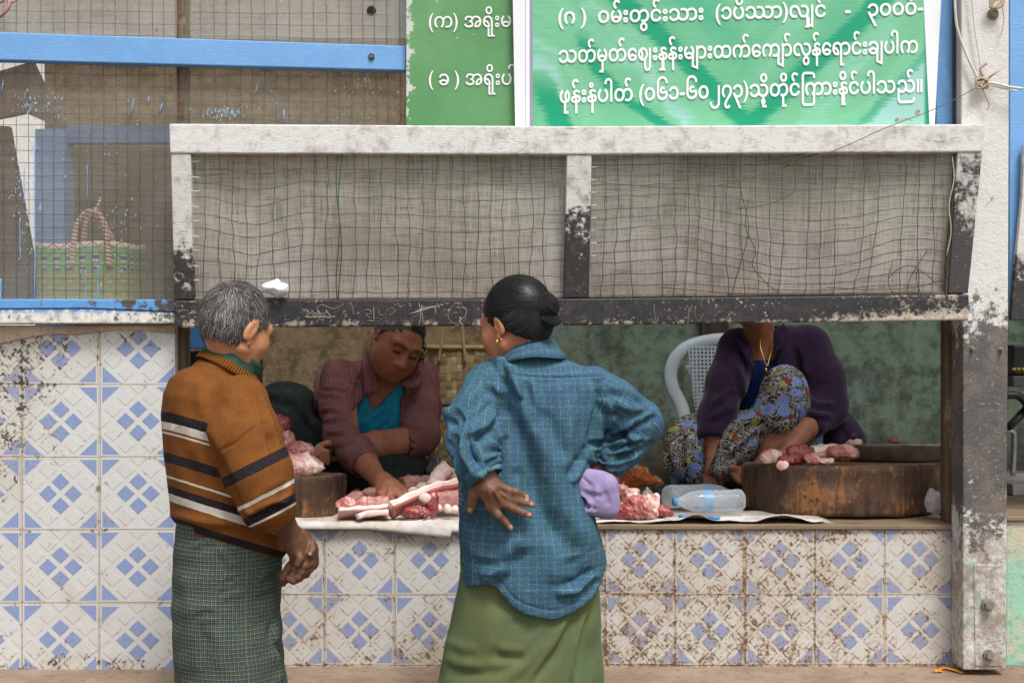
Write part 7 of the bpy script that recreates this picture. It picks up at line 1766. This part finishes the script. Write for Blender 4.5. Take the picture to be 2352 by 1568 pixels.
fs = [(j * n + i, j * n + (i + 1) % n, (j + 1) * n + (i + 1) % n, (j + 1) * n + i) for j in range(len(prof) - 1) for i in range(n)]
m = Mat('dull_steel'); ob = mesh('platter', V_, fs, m.bsdf(m.mix(m.noise(m.pos(), 30, 4, .6).sm(.4, .7), '#b5b0a8', '#8a847b'), .35, None, .5, Metallic=.4), None, True); tag(ob, 'large round steel platter lying across the wide block', 'platter')
# bottles
def plastic(name, col, op, rough=.12):
    m = Mat(name); lw = m.n('LayerWeight'); lw.inputs[0].default_value = .35; f = S(m, lw.outputs['Facing'])
    m.bsdf(col, rough, m.bump(m.noise(m.pos(), 60, 3), .002, .5), .8); return m.transp(f.sm(.1, .9, op, min(1, op + .5)))
M_pet = plastic('clear_plastic', '#c9d3da', .30); M_bag = plastic('clear_bag', '#d8d2d0', .45, .25)
def bottle(label, a, b, r, seed):
    a, b = Vector(a), Vector(b); t = b - a; L = t.length; t.normalize(); e1 = Vector((0, 0, 1)); e1 = (e1 - t * e1.dot(t)).normalized(); e2 = t.cross(e1)
    prof = [(0, .0), (.0, .55), (.012, .82), (.04, .97), (.10, 1.0)] + [(.12 + .045 * k, 1.0 - (.06 if k % 2 else 0)) for k in range(8)] + [(.50, 1.0), (.62, .98), (.74, .86), (.84, .60), (.90, .36), (.905, .40), (.92, .40), (.925, .34), (.95, .33)]
    n = 28; V_ = []
    for (s_, r_) in prof:
        for i in range(n):
            an = 2 * math.pi * i / n; dn = 1 + (.05 * math.sin(an * 5) if s_ < .03 else 0) + .03 * mnoise.noise(Vector((an, s_ * 5, seed)))
            V_.append(a + t * (L * s_) + (e1 * math.cos(an) + e2 * math.sin(an)) * (r * r_ * dn))
    fs = [(j * n + i, j * n + (i + 1) % n, (j + 1) * n + (i + 1) % n, (j + 1) * n + i) for j in range(len(prof) - 1) for i in range(n)]
    o = thing('plastic_bottle', label, 'bottle', a, 'empty clear bottles lying behind the sheet'); mesh('bottle_body', V_, fs, M_pet, o, True)
    T = Tubes(); T.add([a + t * L * .945, a + t * L * .995], r * .40, 16); T.build('cap', simple('blue_cap', '#3f8fc9', .4), o)
    T = Tubes(); T.add([a + t * L * .47, a + t * L * .60], r * 1.012, 28, False); T.build('bottle_label', plastic('blue_label', '#7fb0d6', .55, .3), o)
bottle('clear plastic bottle lying with its ribbed base toward the ribs', P(1530, 1140, .16), P(1690, 1134, .30), .033, 1)
bottle('clear plastic bottle lying in front, its round end by the big block', P(1708, 1148, .12), P(1545, 1152, .085), .031, 4)
def blob_sheet(name, label, cat, outline, y, m, bulge, seed, depth=.05):
    """crumpled bag: outline in the picture given its own thickness and creases"""
    pl = np.array(outline, float); lo, hi = pl.min(0), pl.max(0); sd = polyfn(outline); s_ = (y - CAMY) / F
    Fd = Field(np.minimum(az(lo[0], hi[1], y), az(hi[0], lo[1], y)) - np.array([.012, depth, .012]), np.maximum(az(lo[0], hi[1], y), az(hi[0], lo[1], y)) + np.array([.012, depth, .012]), .0036)
    R_ = min(hi - lo) * s_ / 2
    Fd.d[:] = -1; Fd.cut(lambda X, Y, Z: (lambda d: np.where(d < 0, np.abs(Y - y) - depth * .8 * np.sqrt(np.clip(-d / R_, 0, 1)), d + .0005))(sd(X, Y, Z)))
    V_, Q = Fd.net(2); V_ = V_ + vnorm(V_, Q) * (-bulge * .8 * np.abs(npn(V_, (13, 13, 13), seed)) - bulge * .55 * np.abs(npn(V_, (27, 27, 27), seed + 1)) - bulge * .3 * np.abs(npn(V_, (55, 55, 55), seed + 2)))[:, None]
    return tag(mesh(name, V_, Q, m, None, True), label, cat)
m = Mat('orange_printed_cloth'); p = m.pos(); v1 = m.voro(p, 34, 'F1', 0); c1 = m.sep(m.voro(p, 34, 'F1', 1)); c = m.mix(m.noise(p, 16, 4, .6).sm(.4, .65), '#c2632e', '#9c5a3a'); c = m.mix(v1.sm(.3, .38, 1, 0) * c1[0].gt(.6), c, '#8aa08a'); c = m.mix(v1.sm(.3, .38, 1, 0) * c1[1].gt(.75), c, '#b83a34'); c = m.mix(v1.sm(.2, .26, 1, 0) * c1[2].gt(.7), c, '#d8b65a')
M_orange = m.bsdf(c, .8, m.bump(m.noise(p, 24, 4), .006, .8), .2)
blob_sheet('cloth_bag', 'crumpled orange printed cloth bag behind the ribs', 'bag', [(1430, 1100), (1440, 1072), (1465, 1064), (1490, 1070), (1496, 1090), (1520, 1096), (1530, 1116), (1500, 1118), (1460, 1126), (1434, 1120)], .40, M_orange, .006, 3, .08)
blob_sheet('black_bag', 'shiny black plastic bag between orange bag and bottle', 'bag', [(1496, 1118), (1516, 1112), (1530, 1120), (1528, 1150), (1500, 1148)], .26, simple('black_plastic', '#26282c', .3), .004, 5, .05)
blob_sheet('clear_bag', 'thin grey see-through bag scrap behind the backbone cut', 'bag', [(1470, 1130), (1486, 1112), (1502, 1128), (1500, 1150), (1476, 1152)], .18, M_bag, .004, 6, .02)
blob_sheet('clear_bag', 'tied clear bag of scraps leaning between big block and inner post', 'bag', [(2120, 1150), (2130, 1122), (2140, 1118), (2150, 1126), (2172, 1132), (2176, 1176), (2150, 1182), (2128, 1176)], .10, M_bag, .005, 8, .05)
blob_sheet('grey_sack', 'grey plastic sack on the floor behind the pork', 'bag', [(975, 1078), (990, 1050), (1008, 1036), (1022, 1062), (1040, 1048), (1066, 1060), (1070, 1090), (980, 1096)], .55, simple('grey_plastic', '#6d6a68', .4), .006, 9, .08)
blob_sheet('dark_bag', 'dark bag with stained rag beside the small chopping block', 'bag', [(800, 1140), (810, 1120), (826, 1118), (842, 1138), (846, 1156), (800, 1158)], .26, simple('dark_rag', '#4a4038', .6), .006, 10, .05)
for lab, q, r_ in (('blue bottle cap lying in front of the two bottles', (1640, 1172, .03), .017), ('blue lid half under the left bottle', (1568, 1160, .06), .012)):
    c_ = P(*q); c_.z = CTOP + .010; T = Tubes(); T.add([c_, c_ + Vector((.001, .001, .008))], [r_, r_ * .92], 20); tag(T.build('bottle_cap', simple('bright_blue_plastic', '#2f8fd0', .4)), lab, 'cap')
# plastic chair
M_chair = simple('pale_plastic', '#b9c6cc', .4, .5, .15, '#9aa7ad')
ch = thing('plastic_chair', 'pale plastic armchair with pierced back behind the seated woman', 'chair', P(1620, 1110, 1.35) * 1.0)
def ribbon(pts, w, th, n=5):
    T = Tubes(); T.add(crom([P(*q) for q in pts], n), w, 12, True, th); return T
ribbon([(1578, 985, 1.36), (1572, 955, 1.38), (1562, 925, 1.40), (1545, 892, 1.41), (1540, 858, 1.42), (1550, 826, 1.43), (1572, 802, 1.44), (1605, 788, 1.45), (1660, 780, 1.45), (1720, 784, 1.45), (1760, 800, 1.44), (1785, 840, 1.42), (1780, 900, 1.4), (1760, 960, 1.38)], .013, 2.0).build('back_frame', M_chair, ch)
ribbon([(1620, 985, 1.37), (1612, 940, 1.40), (1600, 890, 1.42), (1580, 838, 1.44)], .009, 1.6).build('back_slat', M_chair, ch)
def cane():
    m = Mat('pierced_plastic'); p = m.pos(); x, y, z = m.sep(p); u = ((x + .0) / .0145).frac() - .5; v = (z / .0145).frac() - .5
    d = u.abs().mx(v.abs()); m.bsdf(lin('#aebbc1'), .4); return m.transp(d.gt(.27))
v, f = grid_data(lambda u, t: P(1580 + 170 * u + 22 * t * (1 - u), 800 + 190 * t - (20 * u * (1 - u) * 4 * (1 - t)), 1.425 - .05 * t + .02 * math.sin(math.pi * u)), 12, 10); mesh('pierced_back', v, f, cane(), ch, True)
sz = PZ(985, 1.3)
box('seat', (PX(1545, 1.2), .98, sz - .03), (PX(1760, 1.2), 1.38, sz), M_chair, ch, .01)
for (a, b) in ((1550, 1.02), (1750, 1.02), (1560, 1.34), (1750, 1.34)):
    T = Tubes(); T.add([Vector((PX(a, b), b, sz - .02)), Vector((PX(a, b), b, CTOP + .001))], [.022, .017], 10); T.build('leg', M_chair, ch)
# baskets
def weave_mat(name, cols, rimz=None):
    m = Mat(name); p = m.obj(); u, v, _ = m.sep(m.uv()); cu, cv = u.floor(), v.floor(); par = (((cu + cv) * .5).frac()).gt(.25)
    wn_ = m.n('TexWhiteNoise'); m.put(wn_.inputs['Vector'], m.comb(cu, cv, 0)); r_ = S(m, wn_.outputs['Value'])
    fu, fv = (u.frac() - .5).abs(), (v.frac() - .5).abs(); gap = fu.mx(fv).sm(.44, .5)
    h = m.mix(par, m.math('MULTIPLY', fu, -1.0) + .5, m.math('MULTIPLY', fv, -1.0) + .5)
    return m, u, v, cu, cv, par, r_, gap, h
m, u, v_, cu, cv, par, r_, gap, h = weave_mat('bamboo_weave', None)
c = m.mix(par, '#c3ad7f', '#a58a5d'); c = m.mix(r_.gt(.70) * .7, c, '#a5826c'); c = m.mix(r_.lt(.22) * .8, c, '#dccba0'); c = m.mix(gap * .8, c, '#54432c'); c = m.mix(m.noise(m.pos(), 70, 4, .6).sm(.45, .7, 0, .4), c, '#6f5a3b')
M_bamboo = m.bsdf(c, .6, m.bump(h, .004, .8), .35)
M_straw = simple('bamboo_strip', '#c0a372', .6, .4, .5, '#866a42')
def basket(name, label, x0, x1, ytop, ybot, y, dep, m, cu_, cv_, flare=.04):
    b = thing(name, label, 'basket', P((x0 + x1) / 2, ybot, y)); c = P((x0 + x1) / 2, (ytop + ybot) / 2, y); hw = (PX(x1, y) - PX(x0, y)) / 2; zt, zb = PZ(ytop, y), PZ(ybot, y); n, nv = 64, 12; V_, uvv = [], []
    for j in range(nv + 1):
        t = j / nv
        for i in range(n + 1):
            an = 2 * math.pi * i / n; q = 4.0; cx_, sx_ = math.cos(an), math.sin(an); r_ = (abs(cx_) ** q + abs(sx_) ** q) ** (-1 / q); k = 1 + flare * (1 - t) + .015 * math.sin(an * 3)
            V_.append(Vector((c.x + hw * r_ * cx_ * k, y + dep * r_ * sx_ * k, zt + (zb - zt) * t + .004 * math.sin(an * 4) * (1 - t)))); uvv.append((i / n * cu_, t * cv_))
    fs = [(j * (n + 1) + i, (j + 1) * (n + 1) + i, (j + 1) * (n + 1) + i + 1, j * (n + 1) + i + 1) for j in range(nv) for i in range(n)]
    uvl = [uvv[a] for q_ in fs for a in q_]; k = len(fs); fs.append(tuple(nv * (n + 1) + i for i in range(n))); uvl += [uvv[a] for a in fs[-1]]
    o = mesh('basket_body', V_, fs, m, b, True, uvl); md = o.modifiers.new('thick', 'SOLIDIFY'); md.thickness = .004
    return b, hw, zt
bk, hw, zt = basket('bamboo_basket', 'tall square bamboo basket with upright handles behind the maroon shirt', 985, 1120, 798, 1000, 1.25, .12, M_bamboo, 36, 11)
T = Tubes(); T.add([Vector((P(1052, 800, 1.25).x + hw * 1.05 * (abs(math.cos(a)) ** 4 + abs(math.sin(a)) ** 4) ** -.25 * math.cos(a), 1.25 + .127 * (abs(math.cos(a)) ** 4 + abs(math.sin(a)) ** 4) ** -.25 * math.sin(a), zt)) for a in [2 * math.pi * i / 48 for i in range(49)]], .009, 8, False, 1.0)
T.build('rim', M_straw, bk)
for yy in (1.12, 1.38):
    T = Tubes(); T.add(crom([P(1008, 830, yy), P(1012, 800, yy), P(1020, 760, yy + .01), P(1035, 700, yy + .02), P(1050, 690, yy + .02), P(1060, 740, yy + .01), P(1066, 800, yy), P(1068, 830, yy)], 5), .013, 8, True, .45); T.build('handle', M_straw, bk)
bk2, hw, zt = basket('bamboo_basket', 'smaller brown bamboo basket with round dark handle in front of the tall one', 985, 1080, 948, 1060, .95, .10, M_bamboo, 28, 7)
T = Tubes(); T.add(crom([P(978, 985, .92), P(990, 955, .90), P(1006, 934, .90), P(1028, 930, .90), P(1046, 942, .90), P(1056, 970, .92)], 6), .006, 8); T.build('handle', M_darkwood, bk2)
T = Tubes(); T.add(crom([P(986, 905, .88), P(980, 950, .87), P(976, 1000, .86), P(972, 1050, .85)], 5), .013, 8, True, .5); tag(T.build('bamboo_pole', M_straw), 'leaning bamboo strip at the maroon seller\'s left elbow', 'stick')
# green woven shopping basket on the sill
m, u, v_, cu, cv, par, r_, gap, h = weave_mat('plastic_weave', None)
low = v_.gt(4.5); c = m.mix(par, '#6fa768', '#b8944c'); up = m.mix((cu * .5).frac().gt(.25) * (cv * .5).frac().lt(.25), '#6fa768', '#46528a'); up = m.mix(((v_.frac() - .5).abs().gt(.36)) * cv.gt(1.5) * cv.lt(3.5) * (cu * .5).frac().gt(.25), up, '#dcdccf')
c = m.mix(low, up, c); top_ = v_.lt(.85); zig = (((u * .5).frac() - .5).abs() * 1.9 - v_).abs().lt(.13); c = m.mix(top_, c, m.mix(zig, '#d9d5c4', '#b8554a')); c = m.mix(gap * .5, c, '#3a4a38')
M_plw = m.bsdf(c, .5, m.bump(h, .003, .7), .4)
gbk, hw, zt = basket('woven_bag', 'green and orange woven plastic basket with striped handles on the sill', 95, 322, 562, 690, .22, .10, M_plw, 52, 9.2, .02)
def stripe_mat():
    m = Mat('striped_cord'); p = m.pos(); x, y, z = m.sep(p); s_ = m.math('SINE', (z * 1.0 + x * .25) * 2 * math.pi / .011)
    return m.bsdf(m.mix(s_.gt(0.0), '#d9cfc0', '#b04a40'), .5)
M_cord = stripe_mat()
for (yy, pts) in ((.12, [(166, 612), (168, 575), (174, 530), (186, 500), (208, 487), (232, 498), (243, 530), (248, 575), (250, 612)]), (.32, [(190, 600), (192, 560), (196, 520), (208, 495), (228, 500), (248, 530), (262, 560), (268, 590)])):
    T = Tubes(); T.add(crom([P(x, y, yy) for x, y in pts], 5), .0085, 8); T.build('handle', M_cord, gbk)
T = Tubes(); T.add(crom([P(190, 495, .11), P(204, 482, .10), P(214, 486, .10), P(226, 470, .10), P(230, 455, .11)], 5), .004, 6); T.add(crom([P(196, 500, .11), P(214, 480, .10), P(232, 488, .10)], 5), .003, 6); T.build('tie_strings', M_cord, gbk)
# bags caught in the wire mesh
blob_sheet('white_bag', 'crumpled white plastic bag stuck on the wire above the older man\'s head', 'bag', [(598, 655), (612, 648), (640, 637), (646, 648), (664, 652), (664, 672), (650, 682), (636, 688), (622, 678), (604, 672)], fy(660) - .002, simple('white_film', '#e6e6e8', .35, .5, .5, '#bfc0c6', 70), .0018, 12, .04)
blob_sheet('lilac_bag', 'pale lilac plastic bag behind the wire right of the white one', 'bag', [(700, 628), (716, 620), (740, 624), (744, 660), (736, 680), (700, 682), (694, 660)], fy(660) + .075, simple('lilac_film', '#b5a9bd', .5), .004, 13, .02)
# knots, strings and wire on the white post
M_str = simple('frayed_string', '#b8a68e', .8, .3, .5, '#7d6a55'); M_clr = simple('clear_cord', '#d9d6cc', .4, .5, .3, '#aaa294'); M_wire1 = simple('rusty_thin_wire', '#5c463a', .6)
def strands(name, label, cat, groups, m):
    T = Tubes()
    for pts, r_ in groups: T.add(crom([P(*q) for q in pts], 6), r_, 6)
    return tag(T.build(name, m), label, cat)
random.seed(9)
g = [([(2256 + 14 * math.sin(k * 1.1 + j), 192 + 12 * math.cos(k * 1.3 + j * .7), -.118 - .004 * (k % 3)) for k in range(9)], .0022) for j in range(5)]
g += [([(2262, 188, -.118), (2272 + 6 * k, 176 - 3 * k, -.125), (2282 + 8 * k, 168 - 4 * k, -.12)], .0009) for k in range(4)] + [([(2256, 200, -.118), (2264, 222, -.120), (2272, 240, -.118), (2268, 252, -.12)], .0018), ([(2258, 175, -.118), (2252, 158, -.116), (2266, 146, -.115)], .004)]
strands('string_knot', 'frayed string knot tied on the white post', 'knot', g, M_str)
strands('string_tail', 'pale torn ribbon tail sticking out right of the string knot', 'string', [([(2268, 190, -.118), (2290, 193, -.125), (2318, 200, -.130), (2350, 204, -.128)], .0035), ([(2266, 194, -.118), (2300, 202, -.125), (2336, 210, -.13)], .0025)], M_clr)
strands('hanging_string', 'clear plastic cord hanging from above to the string knot', 'cord', [([(2192, -60, -.125), (2194, 20, -.122), (2200, 70, -.118), (2222, 130, -.116), (2246, 180, -.118)], .0035), ([(2230, -60, -.12), (2236, 40, -.116), (2246, 110, -.115), (2256, 170, -.117)], .0022)], M_clr)
g = [([(2290 + 16 * math.sin(k * 1.2 + j), 6 + 13 * math.cos(k * 1.4 + j * .8), -.125) for k in range(8)], .003) for j in range(4)] + [([(2300, 14, -.12), (2306, 40, -.12), (2302, 70, -.12), (2296, 86, -.12)], .0012)]
strands('rope_knot', 'tangled rope knot around the bolt at the top of the post', 'knot', g, M_str)
strands('tie_wire', 'thin rusty wire stretched from the string knot down to the mesh', 'wire', [([(2252, 196, -.118), (2200, 225, -.135), (2130, 258, -.150), (2080, 276, -.157), (2020, 300, -.158), (1960, 328, -.158), (1900, 352, -.156), (1840, 372, -.14), (1800, 384, -.12)], .0011)], M_wire1)
strands('wire_knot', 'small frayed knots on the rusty wire above the beam', 'knot', [([(2060 + 5 * math.sin(k * 2.0), 275 + 5 * math.cos(k * 2.3), -.160) for k in range(7)], .0014), ([(2066, 278, -.16), (2080, 272, -.16), (2096, 278, -.16)], .0011), ([(2108 + 5 * math.sin(k * 1.7), 258 + 6 * math.cos(k * 1.9), -.155) for k in range(8)], .0015)], M_str)
strands('pink_cord', 'loop of faded pink cord at the top left of the screen', 'cord', [([(-10, 45, -.03), (10, 30, -.04), (22, 10, -.04), (14, -10, -.03)], .005), ([(-10, 10, -.03), (6, 2, -.035), (12, -12, -.03)], .004), ([(24, 6, -.04), (36, 2, -.04), (46, -8, -.04)], .003)], simple('pink_cord', '#b98484', .7))
# right of the post: set behind the opening
rx = thing('black_box', 'black plastic device with a row of yellow buttons right of the post', 'device', P(2420, 880, .7))
box('case', (PX(2326, .7), .70, PZ(862, .7)), (PX(2560, .7), .9, PZ(792, .7)), simple('black_casing', '#1e2024', .4), rx, .006)
box('lower_case', (PX(2324, .7), .69, PZ(888, .7)), (PX(2560, .7), .9, PZ(863, .7)), simple('grey_casing', '#5d5850', .5), rx, .004)
for k in range(5):
    c_ = P(2330 + k * 10.5, 848, .69); T = Tubes(); T.add([c_ + Vector((0, .012, 0)), c_], .0058, 10); T.build('button', simple('yellow_button', '#b9a23c', .5), rx)
tb = thing('metal_chair', 'folding metal chair with black tube frame right of the post', 'chair', P(2400, 1110, .8))
T = Tubes(); T.add(crom([P(2310, 908, .7), P(2336, 908, .7), P(2352, 920, .7), P(2372, 948, .7)], 5), .013, 10); T.add([P(2314, 984, .72), P(2330, 968, .72), P(2360, 936, .72)], .013, 10); T.build('frame', simple('black_tube', '#222224', .35), tb)
T = Tubes(); T.add(crom([P(2312, 990, .72), P(2326, 992, .72), P(2330, 1010, .72), P(2326, 1092, .72)], 5), .009, 10); T.build('leg', simple('chromed_tube', '#a3a3a3', .3, Metallic=.6), tb)
o = box('table', (PX(2312, .55), .50, PZ(1138, .5)), (PX(2700, .55), .95, PZ(1112, .5)), simple('grey_table_edge', '#a8a19c', .5), bev=.004); tag(o, 'grey table edge under the black device, right of the post', 'table')
# orange peel on the ledge
for lab, q in (('curved strip of orange peel on the ledge near the white post', [(2154, 1538), (2168, 1537), (2182, 1542), (2198, 1548)]), ('small bit of orange peel left of the longer strip', [(2136, 1546), (2144, 1544), (2152, 1546)])):
    T = Tubes(); T.add(crom([Vector((PX(x, -.03), -.03 - (y - 1536) * .004, LZ + .004 + .002 * math.sin(x))) for x, y in q], 5), .0062, 8, True, .4); tag(T.build('orange_peel', simple('orange_rind', '#e2902f', .6)), lab, 'peel')
